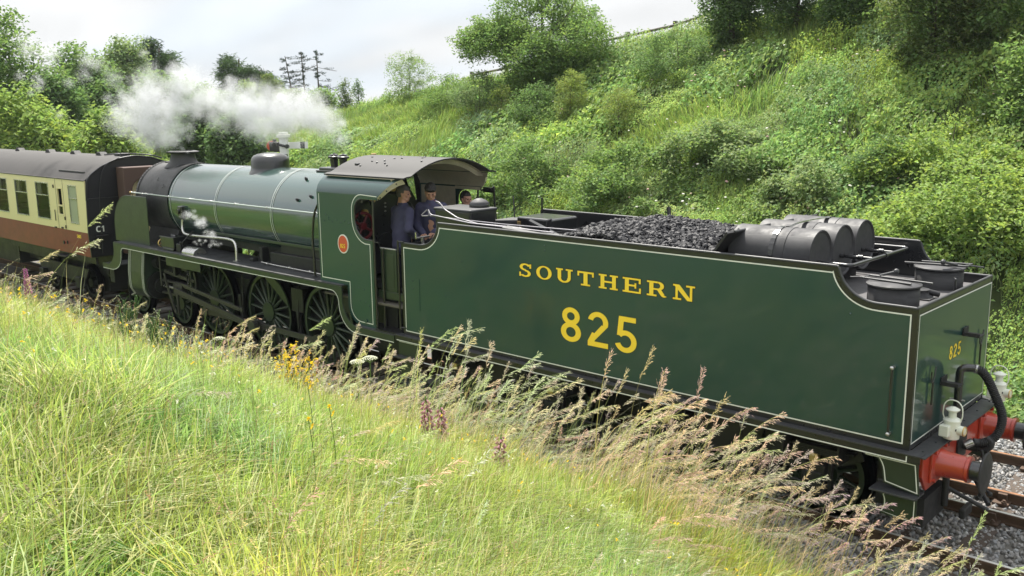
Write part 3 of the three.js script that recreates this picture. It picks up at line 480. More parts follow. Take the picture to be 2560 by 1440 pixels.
{
  const near = new THREE.Matrix4().makeTranslation(0, 0, TW + 0.0045), far = new THREE.Matrix4().makeTranslation(-8.6, 0, -TW - 0.0045).multiply(new THREE.Matrix4().makeRotationY(Math.PI));
  for (const m of [near, far]) {
    const sh = m === far ? -0.1 - 8.58 + 8.58 : 0;
    lettering(tender, 'SOUTHERN', -5.87 + sh, 2.615, 0.203, 1.36, 0.080, m);
    lettering(tender, '825', -5.04 + sh, 1.755, 0.51, 1.18, 0.125, m, 0.006);
  }
  lettering(tender, '825', -0.185, 2.10, 0.165, 1.0, 0.05, new THREE.Matrix4().makeTranslation(0.0048, 0, 0).multiply(new THREE.Matrix4().makeRotationY(Math.PI / 2)), 0.008);
}
// ---------------------------------------------------------------- coal
{
  R = mulberry(21);
  const hill = (x, z) => 2.80 + 0.19 * Math.exp(-(((x + 4.5) / 0.95) ** 2)) * (1 - 0.5 * z * z / 1.6) + 0.42 * sstep(x, -5.9, -5.0) * (1 - sstep(x, -3.3, -2.6) * 0.4) + 0.05 * (vnoise(x * 3, z * 3, 81) - 0.5);
  const heap = thing('coal_heap', 'heap of shiny black coal lumps piled in the tender', 'coal', [0, 0, 0]);
  const pos = [], idx = []; const nx = 60, nz = 40;
  for (let j = 0; j <= nz; j++) for (let i = 0; i <= nx; i++) { const x = -6.3 + (3.6 * i) / nx, z = -1.26 + (2.52 * j) / nz; pos.push(x, hill(x, z) - 0.05, z); }
  for (let j = 0; j < nz; j++) for (let i = 0; i < nx; i++) { const a = j * (nx + 1) + i; idx.push(a, a + nx + 1, a + 1, a + 1, a + nx + 1, a + nx + 2); }
  const g = new THREE.BufferGeometry(); g.setAttribute('position', new THREE.Float32BufferAttribute(pos, 3)); g.setIndex(idx); g.computeVertexNormals();
  part(heap, 'coal_dust', g, M.coal, 'stuff');
  const lumps = [0, 1, 2, 3, 4].map(() => { const s = new THREE.IcosahedronGeometry(1, 0), p = s.attributes.position, mv = new Map(); for (let i = 0; i < p.count; i++) { const key = [p.getX(i), p.getY(i), p.getZ(i)].map((a) => a.toFixed(2)).join(); if (!mv.has(key)) mv.set(key, rr(0.6, 1.3)); const q = mv.get(key); p.setXYZ(i, p.getX(i) * q * 1.25, p.getY(i) * q * 0.75, p.getZ(i) * q); } s.computeVertexNormals(); return s; });
  const L = []; for (let i = 0; i < 8000; i++) { const x = rr(-6.3, -2.72), z = rr(-1.25, 1.25), s = 0.016 + 0.036 * Math.pow(R(), 1.9); L.push({ m: place(x, hill(x, z) + rr(-0.02, 0.02), z, rr(-0.9, 0.9), rr(0, 6), rr(-0.9, 0.9), s), s: s + z * 0.004, k: i % 5, c: [1, 1, 1].map(() => 1) }); }
  L.sort((a, b) => b.s - a.s);
  L.slice(0, 300).forEach((e) => shared(heap, 'coal_lump', lumps[e.k], M.coal, e.m));
  for (let k = 0; k < 5; k++) instances(heap, 'small_coal', lumps[k], M.coal, L.slice(300).filter((e) => e.k === k).map((e) => ({ m: e.m })));
}
// ---------------------------------------------------------------- fire irons lying along the tender
{
  const irons = [
    ['long fire iron with a triangular handle, nearest of three along the tender top', [[-8.09, 3.46, 1.12], [-8.20, 3.35, 1.18], [-7.97, 3.37, 1.18], [-8.07, 3.49, 1.13], [-7.95, 3.39, 1.18], [-7.0, 3.32, 1.2], [-5.3, 3.3, 1.16]]],
    ['long fire iron with a looped handle that slants down across the tender top', [[-7.85, 3.53, 1.0], [-7.96, 3.57, 1.0], [-8.0, 3.60, 1.02], [-7.88, 3.585, 1.04], [-7.72, 3.48, 1.07], [-7.4, 3.37, 1.10], [-6.9, 3.31, 1.14], [-6.0, 3.31, 1.1]]],
    ['plain straight fire iron lying behind the two with handles', [[-8.05, 3.36, 1.1], [-7.4, 3.34, 1.08], [-6.4, 3.33, 1.05], [-5.0, 3.34, 1.0]]],
  ];
  irons.forEach(([label, pts]) => tag(part(scene, 'fire_iron', bent(pts, 0.0115, 0.03, 6), M.ropeIron), label, 'fire iron', 'fire irons on the tender'));
}
// ---------------------------------------------------------------- lamps at the back of the tender
function makeLamp(label, x, y, z, turn) {
  const t = thing('head_lamp', label, 'lamp', [x, y, z], turn, 'oil lamps on the tender beam');
  part(t, 'lamp_body', [toCreasedNormals(plain(lathe([[0, 0], [0.088, 0], [0.09, 0.01], [0.09, 0.2], [0.098, 0.205], [0.098, 0.222], [0.055, 0.245], [0, 0.245]], 32)), 0.5)], M.lampWhite);
  part(t, 'lens_barrel', [rod([0.07, 0.11, 0], [0.145, 0.11, 0], 0.056, 0.056, 28)], M.lampWhite);
  part(t, 'lens_rim', [new THREE.TorusGeometry(0.052, 0.008, 8, 28).rotateY(Math.PI / 2).translate(0.147, 0.11, 0)], M.brass);
  part(t, 'lens', toCreasedNormals(plain(new THREE.SphereGeometry(0.05, 20, 12).scale(0.35, 1, 1).translate(0.143, 0.11, 0)), 1), M.lens);
  part(t, 'side_box', [box(0.11, 0.135, 0.10, -0.03, 0.105, 0.1, 0.012), box(0.07, 0.025, 0.02, 0.0, 0.112, 0.092, 0.004).translate(0, 0, -0.3).translate(0, 0, 0.3)], M.lampWhite);
  part(t, 'name_plate', [box(0.03, 0.024, 0.004, 0.078, 0.12, 0.052, 0, [0, 0.95, 0])], M.black);
  part(t, 'chimney', [toCreasedNormals(plain(lathe([[0.045, 0.24], [0.043, 0.30], [0.05, 0.315], [0.075, 0.335], [0.078, 0.345], [0.03, 0.372], [0, 0.376]], 28)), 0.6)], M.lampWhite);
  part(t, 'carrying_handle', [bent([[0.09, 0.215, 0], [0.112, 0.27, 0], [0.105, 0.39, 0], [0.05, 0.45, 0], [-0.05, 0.45, 0], [-0.105, 0.39, 0], [-0.112, 0.27, 0], [-0.09, 0.215, 0]], 0.0075, 0.06, 8)], M.lampWhite);
  part(t, 'lamp_socket', [box(0.06, 0.05, 0.07, -0.02, -0.02, 0, 0.006), rod([-0.02, -0.1, 0], [-0.02, 0, 0], 0.012)], M.blackMatt);
  return t;
}
makeLamp('white oil lamp standing on the red buffer beam nearest the photographer', 0.22, 1.30, 0.60, -0.1);
makeLamp('white oil lamp on the far side of the tender beam, seen against the grass', 0.25, 1.36, -1.06, -0.1);
// ================================================================ locomotive
const loco = thing('steam_locomotive', 'dark green steam locomotive with black smokebox and curved black cab roof, steaming beside the bank', 'locomotive');
{
  const t = loco, BY = 2.98, PI = Math.PI;
  const ring = (x0, x1, r0, r1, cy = BY, seg = 72) => new THREE.CylinderGeometry(r1, r0, x1 - x0, seg, 1, true).rotateZ(-PI / 2).translate((x0 + x1) / 2, cy, 0);
  // smokebox
  const sb = part(t, 'smokebox', [ring(-19.05, -17.52, 0.905, 0.905), disc(0.905, 0.02, -19.05, BY, 0, 'x', 64), ring(-17.56, -17.44, 0.925, 0.925), ring(-19.07, -18.98, 0.918, 0.918), ring(-17.56, -17.561, 0.90, 0.925)], M.smokebox);
  const rv = []; for (const x of [-17.5, -19.02]) for (let a = 0; a < 2 * PI; a += 0.085) rv.push(new THREE.IcosahedronGeometry(0.013, 1).translate(x, BY + 0.922 * Math.sin(a), 0.922 * Math.cos(a)));
  for (const [x, a] of [[-18.2, 0.62], [-18.15, 0.62], [-18.2, 0.68], [-17.8, 0.42], [-17.75, 0.46], [-17.8, 0.50], [-17.7, 0.44]]) rv.push(new THREE.IcosahedronGeometry(0.015, 1).translate(x, BY + 0.905 * Math.sin(a), 0.905 * Math.cos(a)));
  part(sb, 'rivets', rv, M.smokebox, 'stuff');
  part(t, 'smokebox_door', [lathe([[0.74, 0], [0.72, 0.03], [0.5, 0.13], [0.2, 0.19], [0, 0.2]], 48).rotateZ(PI / 2).translate(-19.06, BY, 0), rod([-19.28, BY, 0], [-19.34, BY, 0], 0.06), span(-19.10, -19.06, BY - 0.5, BY - 0.42, -0.7, -0.1), span(-19.10, -19.06, BY + 0.42, BY + 0.5, -0.7, -0.1)], M.smokebox);
  part(t, 'saddle', [slab([[-0.8, 1.3], [0.8, 1.3], [0.8, 1.95], [0.62, 2.4], [-0.62, 2.4], [-0.8, 1.95]], -0.72, 0.72).rotateY(PI / 2).translate(-18.2, 0, 0)], M.smokebox);
  const ch = part(t, 'chimney', [toCreasedNormals(plain(lathe([[0.46, -0.06], [0.40, 0.0], [0.33, 0.07], [0.295, 0.15], [0.285, 0.24], [0.295, 0.27], [0.375, 0.285], [0.375, 0.315], [0.31, 0.33], [0.25, 0.33], [0.24, 0.0]], 48).translate(-18.25, BY + 0.865, 0)), 0.5)], M.smokebox);
  part(ch, 'chimney_rim', [new THREE.TorusGeometry(0.372, 0.016, 8, 48).rotateX(PI / 2).translate(-18.25, BY + 0.865 + 0.30, 0)], M.roof);
  part(t, 'lifting_lug', [box(0.12, 0.06, 0.12, -18.85, BY + 0.90, 0.1, 0.02)], M.smokebox);
  // boiler barrel in lagging sheets with bands
  const r0 = 0.905, r1 = 0.935;
  part(t, 'boiler_barrel', [ring(-17.44, -12.95, r0, r1)], M.boiler);
  part(t, 'firebox', [ring(-12.95, -10.93, 0.94, 0.95), span(-12.6, -10.93, 2.0, 2.75, -0.72, 0.72, 0.02)], M.boiler);
  const rAt = (x) => (x < -12.95 ? r0 + ((x + 17.44) / 4.49) * (r1 - r0) : 0.945);
  for (const x of [-17.36, -15.28, -13.05, -10.98]) {
    const b = part(t, 'boiler_band', [ring(x - 0.032, x + 0.032, rAt(x) + 0.006, rAt(x) + 0.006)], M.boiler);
    for (const e of x < -17 ? [0.032] : x > -11.5 ? [-0.03] : [-0.034, 0.034]) part(b, 'lining', [ring(x + e - 0.0055, x + e + 0.0055, rAt(x) + 0.0075, rAt(x) + 0.0075)], M.white);
  }
  part(t, 'dome', [toCreasedNormals(plain(lathe([[0.53, -0.20], [0.50, -0.12], [0.445, -0.06], [0.42, -0.02], [0.415, 0.02], [0.415, 0.15], [0.40, 0.22], [0.35, 0.275], [0.26, 0.312], [0.13, 0.332], [0, 0.336]], 64).translate(-14.42, BY + 0.90, 0)), 0.7)], M.black);
  const seat = part(t, 'safety_valve_seat', [box(0.82, 0.09, 0.46, -11.92, BY + 0.955, 0, 0.03), box(0.9, 0.03, 0.55, -11.92, BY + 0.925, 0, 0.01)], M.black);
  for (const x of [-12.10, -11.80]) part(t, 'safety_valve', [toCreasedNormals(plain(lathe([[0.075, 0], [0.08, 0.14], [0.085, 0.18], [0.12, 0.195], [0.125, 0.225], [0.095, 0.235], [0.08, 0.25], [0.085, 0.265], [0.03, 0.275], [0.025, 0.29], [0, 0.292]], 24).translate(x, BY + 0.985, 0)), 0.5)], M.black);
  part(t, 'whistle', [rod([-11.2, BY + 0.9, -0.3], [-11.2, BY + 1.2, -0.3], 0.025), disc(0.055, 0.1, -11.2, BY + 1.23, -0.3, 'y', 14)], M.brass);
  for (const [x, a] of [[-12.18, 0.42], [-11.78, 0.52], [-11.38, 0.50], [-12.3, 0.95]]) { const y = BY + 0.95 * Math.sin(a), z = 0.95 * Math.cos(a); part(t, 'washout_plug', [rod([x, y, z], [x, y + 0.03 * Math.sin(a), z + 0.03 * Math.cos(a)], 0.035), rod([x, y, z], [x, y + 0.055 * Math.sin(a), z + 0.055 * Math.cos(a)], 0.02)], M.black); }
  for (const s of [1, -1]) {
    const z = s * 1.0, hr = part(t, 'handrail', [rod([-19.1, 3.18, z], [-11.25, 3.165, z], 0.0145)], M.railGrey);
    part(hr, 'handrail_knob', [-19.06, -18.5, -18.2, -17.2, -16.2, -15.3, -14.3, -13.1, -11.4].flatMap((x) => [ball(0.026, x, 3.174, z), rod([x, 3.174, z], [x, 3.172, s * 0.88], 0.014)]), M.steel);
    part(hr, 'end_cock', [rod([-19.13, 3.18, z], [-19.06, 3.18, z], 0.03), rod([-19.08, 3.18, z], [-19.08, 3.08, z], 0.012)], M.brass);
    // smoke deflector
    const dp = [[-19.78, 1.955], [-17.98, 1.955], [-17.98, 3.12], [-18.75, 3.12], ...arcPts(-18.95, 2.34, 0.83, PI / 2, PI, 10, 0.78)];
    const df = part(t, 'smoke_deflector', [slab(dp, s * 1.16, s * 1.172)], M.greenDull);
    part(df, 'edge_angle', [new THREE.TubeGeometry(new THREE.CatmullRomCurve3([...dp.slice(2), dp[0]].map(([x, y]) => V3(x, y, s * 1.166)), false, 'catmullrom', 0), 60, 0.012, 6)], M.greenDull);
    part(df, 'stay', [rod([-18.4, 2.9, s * 1.16], [-18.4, 3.25, s * 0.82], 0.015), rod([-19.3, 2.6, s * 1.16], [-19.02, 2.6, s * 0.8], 0.015)], M.black);
    // running plate and valance
    part(t, 'running_plate', [span(-19.5, -10.22, 1.935, 1.957, s * 0.42, s * 1.375, 0.004), span(-20.2, -19.5, 1.335, 1.355, s * 0.2, s * 1.37, 0.004), span(-9.9, -8.75, 1.235, 1.255, s * 0.9, s * 1.375, 0.004)], M.plateTop);
    const vo = [[-20.2, 1.225], [-20.2, 1.36], [-19.95, 1.355], ...arcPts(-19.95, 1.80, 0.45, -PI / 2, 0, 8), [-19.5, 1.935], [-10.2, 1.935], [-10.2, 1.70], ...arcPts(-9.78, 1.70, 0.42, PI, PI * 1.5, 8, 0.46), [-8.75, 1.24], [-8.75, 1.115], [-9.78, 1.115], ...arcPts(-9.80, 1.62, 0.50, PI * 1.5, PI, 10, 0.505), ...arcPts(-10.52, 1.62, 0.22, 0, PI / 2, 8, 0.215), [-18.95, 1.835], ...arcPts(-18.95, 1.72, 0.13, PI / 2, PI, 5, 0.115), [-19.1, 1.6], ...arcPts(-19.72, 1.62, 0.6, -0.1, -PI / 2, 9, 0.39)];
    part(t, 'valance', slab(vo, s * 1.36, s * 1.385), M.greenDull);
    const vl = [[-20.18, 1.24], [-19.72, 1.24], ...arcPts(-19.72, 1.62, 0.6, -PI / 2, -0.05, 9, 0.38), [-19.1, 1.72], ...arcPts(-18.96, 1.72, 0.14, PI, PI / 2, 5, 0.122), [-10.52, 1.842], ...arcPts(-10.52, 1.62, 0.227, PI / 2, 0, 8, 0.222), ...arcPts(-9.80, 1.62, 0.493, PI, PI * 1.5, 10, 0.498), [-8.76, 1.122]];
    part(t, 'lining', ribbon(vl, 0.014, s * 1.3885), M.white);
    // cylinder
    const cy = part(t, 'cylinder', [slab([...arcPts(0, 0.98, 0.36, -PI, 0, 14), [0.36, 1.3], [0.30, 1.80], [-0.34, 1.80], [-0.36, 1.3]].map(([a, b]) => [-a, b]), 0, 0.86).rotateY(PI / 2).translate(-18.92, 0, s * 0.98)], M.greenDull);
    part(cy, 'cylinder_lining', [-18.86, -18.80, -18.17, -18.12].map((x) => { const pts = [[0.36, 1.3], [0.305, 1.78]].map(([a, b]) => [a, b]); const c = arcPts(0, 0.98, 0.363, -0.7, 0, 6); return ribbon([...c, [0.363, 1.3], [0.307, 1.80]].map(([a, b]) => [-s * a, b]), 0.011, 0).rotateY(PI / 2 * 1).translate(x, 0, s * 0.98).applyMatrix4(new THREE.Matrix4()); }).slice(0, 0).concat([-18.86, -18.79, -18.17, -18.11].map((x) => pipe([[x, 0.72, s * 1.245], [x, 0.85, s * 1.325], [x, 0.98, s * 1.343], [x, 1.3, s * 1.343], [x, 1.8, s * 1.287]], 0.006, 20, 4))), M.white);
    part(cy, 'cylinder_cover', [disc(0.33, 0.05, -19.0, 0.98, s * 0.98, 'x'), disc(0.33, 0.06, -18.03, 0.98, s * 0.98, 'x'), disc(0.16, 0.3, -17.98, 1.55, s * 0.98, 'x'), disc(0.2, 0.12, -19.0, 1.55, s * 0.98, 'x'), disc(0.18, 0.1, -17.93, 0.98, s * 0.98, 'x')], M.frame);
    part(cy, 'drain_cock', [rod([-18.95, 0.70, s * 1.15], [-19.15, 0.62, s * 1.18], 0.02), ball(0.03, -18.93, 0.74, s * 1.2)], M.steel);
    // motion
    part(t, 'slide_bar', [span(-17.95, -16.35, 1.10, 1.15, s * 0.93, s * 1.02, 0.006), span(-17.95, -16.35, 0.80, 0.85, s * 0.93, s * 1.02, 0.006)], M.oilSteel);
    part(t, 'piston_rod', rod([-17.95, 0.98, s * 0.975], [-17.1, 0.98, s * 0.975], 0.035), M.steel);
    part(t, 'crosshead', [box(0.42, 0.25, 0.14, -17.05, 0.98, s * 0.975, 0.02), disc(0.06, 0.2, -17.05, 0.98, s * 1.0, 'z', 16), box(0.07, 0.6, 0.05, -17.05, 0.68, s * 1.05, 0.01)], M.oilSteel);
    const bar = (a, b, h, w) => { const L = Math.hypot(b[0] - a[0], b[1] - a[1]), an = Math.atan2(b[1] - a[1], b[0] - a[0]); const fl = slab([[-L / 2, -h / 2], [L / 2, -h / 2], [L / 2, h / 2], [-L / 2, h / 2]], -w / 2, w / 2, [], 0.006), rib = [slab([[-L / 2 + 0.1, h / 2 - 0.025], [L / 2 - 0.1, h / 2 - 0.025], [L / 2 - 0.1, h / 2], [-L / 2 + 0.1, h / 2]], w / 2, w / 2 + 0.012), slab([[-L / 2 + 0.1, -h / 2], [L / 2 - 0.1, -h / 2], [L / 2 - 0.1, -h / 2 + 0.025], [-L / 2 + 0.1, -h / 2 + 0.025]], w / 2, w / 2 + 0.012)]; return [fl, ...rib].map((g) => g.scale(1, 1, s).rotateZ(an).translate((a[0] + b[0]) / 2, (a[1] + b[1]) / 2, 0)); };
    const cp = [-13.55 - 0.18, 0.9 - 0.29];
    part(t, 'connecting_rod', [...bar([-17.05, 0.98], cp, 0.12, 0.05).map((g) => g.translate(0, 0, s * 1.10)), disc(0.13, 0.11, cp[0], cp[1], s * 1.10, 'z', 20)], M.oilSteel);
    part(t, 'coupling_rod', [[-15.75, -13.55], [-13.55, -11.45]].flatMap(([a, b]) => bar([a - 0.18, 0.61], [b - 0.18, 0.61], 0.11, 0.045).map((g) => g.translate(0, 0, s * 0.96))).concat([-15.75, -13.55, -11.45].map((x) => disc(0.115, 0.09, x - 0.18, 0.61, s * 0.96, 'z', 20))), M.oilSteel);
    part(t, 'radius_rod', [...bar([-17.6, 1.38], [-16.2, 1.28], 0.07, 0.035).map((g) => g.translate(0, 0, s * 1.05)), ...bar([-17.05, 0.42], [-17.5, 1.35], 0.06, 0.03).map((g) => g.translate(0, 0, s * 1.12)), ...bar([-16.5, 1.17], [-14.0, 0.93], 0.075, 0.035).map((g) => g.translate(0, 0, s * 1.17)), rod([-17.5, 1.84, s * 1.2], [-17.5, 1.05, s * 1.2], 0.018)], M.oilSteel);
    part(t, 'expansion_link', [slab(arcPts(-16.6, 1.25, 0.5, -0.55, 0.55, 8).concat(arcPts(-16.6, 1.25, 0.42, 0.55, -0.55, 8)), s * 1.0, s * 1.06), box(0.28, 0.16, 0.12, -16.25, 1.62, s * 1.2, 0.02), new THREE.TorusGeometry(0.075, 0.018, 8, 20).scale(0.7, 1.5, 1).translate(-16.15, 1.36, s * 1.22), box(0.1, 0.3, 0.08, -16.95, 1.5, s * 1.1), rod([-17.3, 1.7, s * 1.25], [-15.9, 1.66, s * 1.25], 0.012)], M.frame);
    part(t, 'motion_bracket', [span(-16.42, -16.36, 0.75, 1.9, s * 0.7, s * 1.05), span(-16.95, -15.4, 1.62, 1.84, s * 1.30, s * 1.32)], M.greenDull);
    // wheels
    for (const x of [-15.75, -13.55, -11.45]) {
      const w = wheel(t, 'driving_wheel', x, 0.905, s * 0.75, 0.905, 18, s, { phase: 0.1, weight: x === -13.55 ? 1.0 : undefined, mat: M.greenDull });
      part(w, 'splasher', [(() => { const g = new THREE.CylinderGeometry(0.99, 0.99, 0.22, 32, 1, true, -0.75, 1.5).rotateX(PI / 2).rotateZ(PI); return g.translate(x, 0.93, s * 0.72); })()], M.frame);
    }
    for (const x of [-19.45, -17.35]) wheel(t, 'bogie_wheel', x, 0.575, s * 0.74, 0.575, 10, s);
    part(t, 'sand_pipe', [pipe([[-14.55, 1.6, s * 0.8], [-14.5, 0.9, s * 0.85], [-14.58, 0.2, s * 0.78]], 0.018), pipe([[-12.4, 1.6, s * 0.8], [-12.42, 0.9, s * 0.85], [-12.5, 0.2, s * 0.78]], 0.018)], M.frame);
    part(t, 'brake_hanger', [-14.65, -12.45, -10.4].map((x) => box(0.1, 0.8, 0.14, x, 0.75, s * 0.76, 0.02, [0, 0, 0.12])), M.frame);
    part(t, 'main_frame', [span(-20.1, -8.8, 0.62, 1.45, s * 0.58, s * 0.61), span(-12.65, -12.25, 1.05, 1.55, s * 0.62, s * 0.84, 0.02)], M.frame);
    // buffers at the front
    const b = part(t, 'front_buffer', toCreasedNormals(plain(lathe([[0, 0], [0.2, 0], [0.2, 0.03], [0.15, 0.06], [0.135, 0.34], [0, 0.34]], 28).rotateZ(PI / 2).translate(-20.2, 1.07, s * 0.87)), 0.6), M.red);
    part(b, 'buffer_head', [rod([-20.5, 1.07, s * 0.87], [-20.62, 1.07, s * 0.87], 0.1), disc(0.23, 0.04, -20.64, 1.07, s * 0.87, 'x')], M.blackMatt);
    // things on the running plate
    const lub = part(t, 'lubricator', [box(0.62, 0.24, 0.3, -17.0, 2.13, s * 1.08, 0.02), box(0.66, 0.03, 0.34, -17.0, 2.26, s * 1.08, 0.008), rod([-17.05, 2.29, s * 1.08], [-16.85, 2.29, s * 1.08], 0.02), box(0.5, 0.05, 0.06, -16.9, 1.99, s * 1.24, 0.01)], M.black);
    part(lub, 'lubricator_wheel', [new THREE.TorusGeometry(0.085, 0.014, 8, 24).rotateY(PI / 2).translate(-17.36, 2.09, s * 1.18), ...[0, 1, 2].map((k) => rod([-17.36, 2.09 + 0.08 * Math.cos(k * 1.05), s * 1.18 + 0.08 * Math.sin(k * 1.05)], [-17.36, 2.09 - 0.08 * Math.cos(k * 1.05), s * 1.18 - 0.08 * Math.sin(k * 1.05)], 0.007))], M.brass);
    part(lub, 'lubricator_pipe', [pipe([[-16.7, 2.1, s * 1.15], [-16.45, 2.12, s * 1.2], [-16.3, 2.28, s * 1.12], [-16.2, 2.45, s * 0.98]], 0.014), box(0.2, 0.2, 0.1, -16.5, 2.05, s * 1.18, 0.02), ball(0.03, -16.42, 2.18, s * 1.2)], M.frame);
    part(t, 'sight_cover', [slab([...arcPts(0, 0, 0.17, 0, PI, 12, 0.15), [-0.17, 0]].slice(0, -1), -0.26, 0.26, [], 0.01).rotateY(PI / 2).translate(-16.02, 1.955, s * 1.1)], M.steel);
    part(t, 'feed_pipe', [bent([[-16.72, 2.80, s * 0.93], [-16.74, 2.36, s * 0.98], [-16.3, 2.34, s * 1.02], [-14.72, 2.40, s * 1.02], [-14.30, 2.38, s * 1.04], [-14.26, 1.955, s * 1.08]], 0.03, 0.22, 10), disc(0.075, 0.02, -14.26, 1.965, s * 1.08, 'y', 16)], M.steel);
    part(t, 'clack_valve', [box(0.18, 0.24, 0.16, -16.74, 2.86, s * 0.93, 0.03), rod([-16.74, 2.86, s * 0.85], [-16.74, 2.86, s * 1.06], 0.06), rod([-16.8, 2.72, s * 0.95], [-16.66, 2.72, s * 0.95], 0.055)], M.black);
    part(t, 'ejector_pipe', [pipe([[-11.05, 3.55, s * 1.08], [-11.28, 3.2, s * 1.12], [-11.36, 2.7, s * 1.14], [-11.33, 2.3, s * 1.15], [-11.32, 1.96, s * 1.15]], 0.024), disc(0.06, 0.02, -11.32, 1.965, s * 1.15, 'y', 14)], M.black);
    part(t, 'conduit', [bent([[-13.5, 2.0, s * 0.95], [-12.9, 2.0, s * 1.0], [-11.0, 1.99, s * 1.02]], 0.014, 0.1), ...[-13.2, -12.4, -11.7].map((x) => disc(0.024, 0.05, x, 2.0, s * 1.0, 'x', 10))], M.steel);
    part(t, 'firebox_cover', [span(-13.3, -10.95, 1.957, 2.22, s * 0.70, s * 0.86, 0.01), span(-13.0, -10.95, 2.22, 2.42, s * 0.62, s * 0.78, 0.01)], M.frame);
    part(t, 'plate_bracket', [box(0.12, 0.34, 0.18, -13.75, 2.1, s * 0.72, 0.02), box(0.16, 0.08, 0.14, -13.95, 2.0, s * 0.85, 0.02)], M.frame);
    part(t, 'reach_rod', [span(-16.0, -10.95, 2.40, 2.46, s * 0.80, s * 0.83, 0.006)], M.greenDull);
    part(t, 'boiler_skirt', [span(-17.4, -12.6, 2.12, 2.40, s * 0.55, s * 0.58)], M.frame);
    // ------------------------------------------------ cab side
    const side = [[-10.95, 1.957], [-10.13, 1.957], [-10.13, 1.62], ...arcPts(-9.76, 1.62, 0.37, PI, PI * 1.5, 7, 0.37), [-9.36, 1.25], [-9.36, 2.845], [-9.53, 2.845], ...arcPts(-9.50, 3.2, 0.345, -PI * 0.56, -PI, 9, 0.36), [-9.845, 3.32], ...arcPts(-9.64, 3.34, 0.205, PI, PI / 2, 7, 0.225), [-9.2, 3.565], [-9.2, 3.63], [-10.95, 3.63]];
    part(t, 'cab_side', slab(side, s * 1.275, s * 1.29), M.green);
    const edge = [[-10.885, 3.60], [-10.885, 2.032], [-10.055, 2.032], [-10.055, 1.62], ...arcPts(-9.76, 1.62, 0.295, PI, PI * 1.5, 7, 0.295), [-9.435, 1.325], [-9.435, 2.77], [-9.56, 2.77], ...arcPts(-9.50, 3.2, 0.42, -PI * 0.56, -PI, 9, 0.435), [-9.92, 3.32], ...arcPts(-9.64, 3.34, 0.28, PI, PI / 2, 7, 0.30), [-9.2, 3.625]];
    part(t, 'lining', ribbon(edge, 0.015, s * 1.2925), M.white);
    part(t, 'cutout_beading', new THREE.TubeGeometry(new THREE.CatmullRomCurve3(side.slice(12, 33).map(([x, y]) => V3(x, y, s * 1.283)), false, 'catmullrom', 0), 60, 0.016, 8), M.black);
    part(t, 'cab_rivets', [...[-10.75, -10.62, -10.5, -10.38, -10.26, -10.14, -10.02].flatMap((x, i) => [ball(0.014, x, 3.10 + (i % 2) * 0.04, s * 1.292, 8, 6)]), ball(0.014, -10.7, 3.22, s * 1.292, 8, 6), ball(0.014, -10.62, 3.18, s * 1.292, 8, 6), ...[[-9.8, 1.95], [-9.65, 1.93], [-9.78, 1.72], [-9.62, 1.7], [-9.52, 1.65], [-10.0, 2.35]].map(([x, y]) => ball(0.014, x, y, s * 1.292, 8, 6)), rod([-9.62, 1.36, s * 1.27], [-9.62, 1.36, s * 1.31], 0.035)], M.green, 'stuff');
    part(t, 'cab_pillar', [rod([-9.30, 1.25, s * 1.30], [-9.30, 3.56, s * 1.30], 0.02), rod([-9.18, 1.25, s * 1.22], [-9.18, 2.7, s * 1.22], 0.018), disc(0.03, 0.03, -9.30, 2.84, s * 1.30, 'y', 12), box(0.16, 0.02, 0.03, -9.26, 2.83, s * 1.3, 0.006)], M.black);
    // works plate
    const np = part(t, 'number_plate', [new THREE.CylinderGeometry(1, 1, 0.012, 40).rotateX(PI / 2).scale(0.155, 0.175, 1).translate(-10.20, 2.715, s * 1.296)], M.white);
    part(np, 'plate_field', [new THREE.CylinderGeometry(1, 1, 0.012, 40).rotateX(PI / 2).scale(0.135, 0.153, 1).translate(-10.20, 2.715, s * 1.2985)], M.plateRed);
    lettering(np, '825', -0.075, -0.075, 0.075, 0.85, 0.012, new THREE.Matrix4().makeTranslation(-10.20, 2.715, s * 1.3047).multiply(new THREE.Matrix4().makeRotationY(s > 0 ? 0 : PI)), 0.002);
    // doors between cab and tender
    part(t, 'cab_door', [span(-9.28, -8.86, 1.95, 2.70, s * 1.16, s * 1.185, 0.006), span(-9.20, -8.92, 2.02, 2.62, s * 1.185, s * 1.192, 0.004), span(-9.36, -8.7, 1.82, 1.95, s * 1.14, s * 1.20, 0.006)], M.greenDull);
    part(t, 'door_rail', [rod([-9.28, 2.715, s * 1.18], [-8.86, 2.715, s * 1.18], 0.016)], M.steel);
    part(t, 'cab_back_lower', [span(-9.34, -9.0, 1.25, 1.85, s * 1.05, s * 1.08), span(-9.3, -8.72, 1.26, 1.28, s * 0.7, s * 1.36)], M.frame);
  }
  // roof turned in above the side sheets: section in z and y
  const shell = [[1.29, 3.60], [1.288, 3.66], [1.262, 3.74], [1.205, 3.82], [1.125, 3.89], [1.06, 3.93]];
  for (const s of [1, -1]) {
    const v = [], row = (x, i) => [x, shell[i][1], s * shell[i][0]]; const xr = (i) => -9.2 + (i / 5) * 0.42;
    for (let i = 0; i + 1 < shell.length; i++) { const a = row(-10.95, i), b = row(xr(i), i), c = row(xr(i + 1), i + 1), d = row(-10.95, i + 1); v.push(...a, ...b, ...c, ...a, ...c, ...d); }
    const g = new THREE.BufferGeometry(); g.setAttribute('position', new THREE.Float32BufferAttribute(v, 3)); g.computeVertexNormals();
    part(t, 'cab_shoulder', toCreasedNormals(g, 0.6), M.green);
    const ins = g.clone(); { const p = ins.attributes.position; for (let i = 0; i < p.count; i++) p.setXYZ(i, p.getX(i), p.getY(i) - 0.012, p.getZ(i) - s * 0.012); }
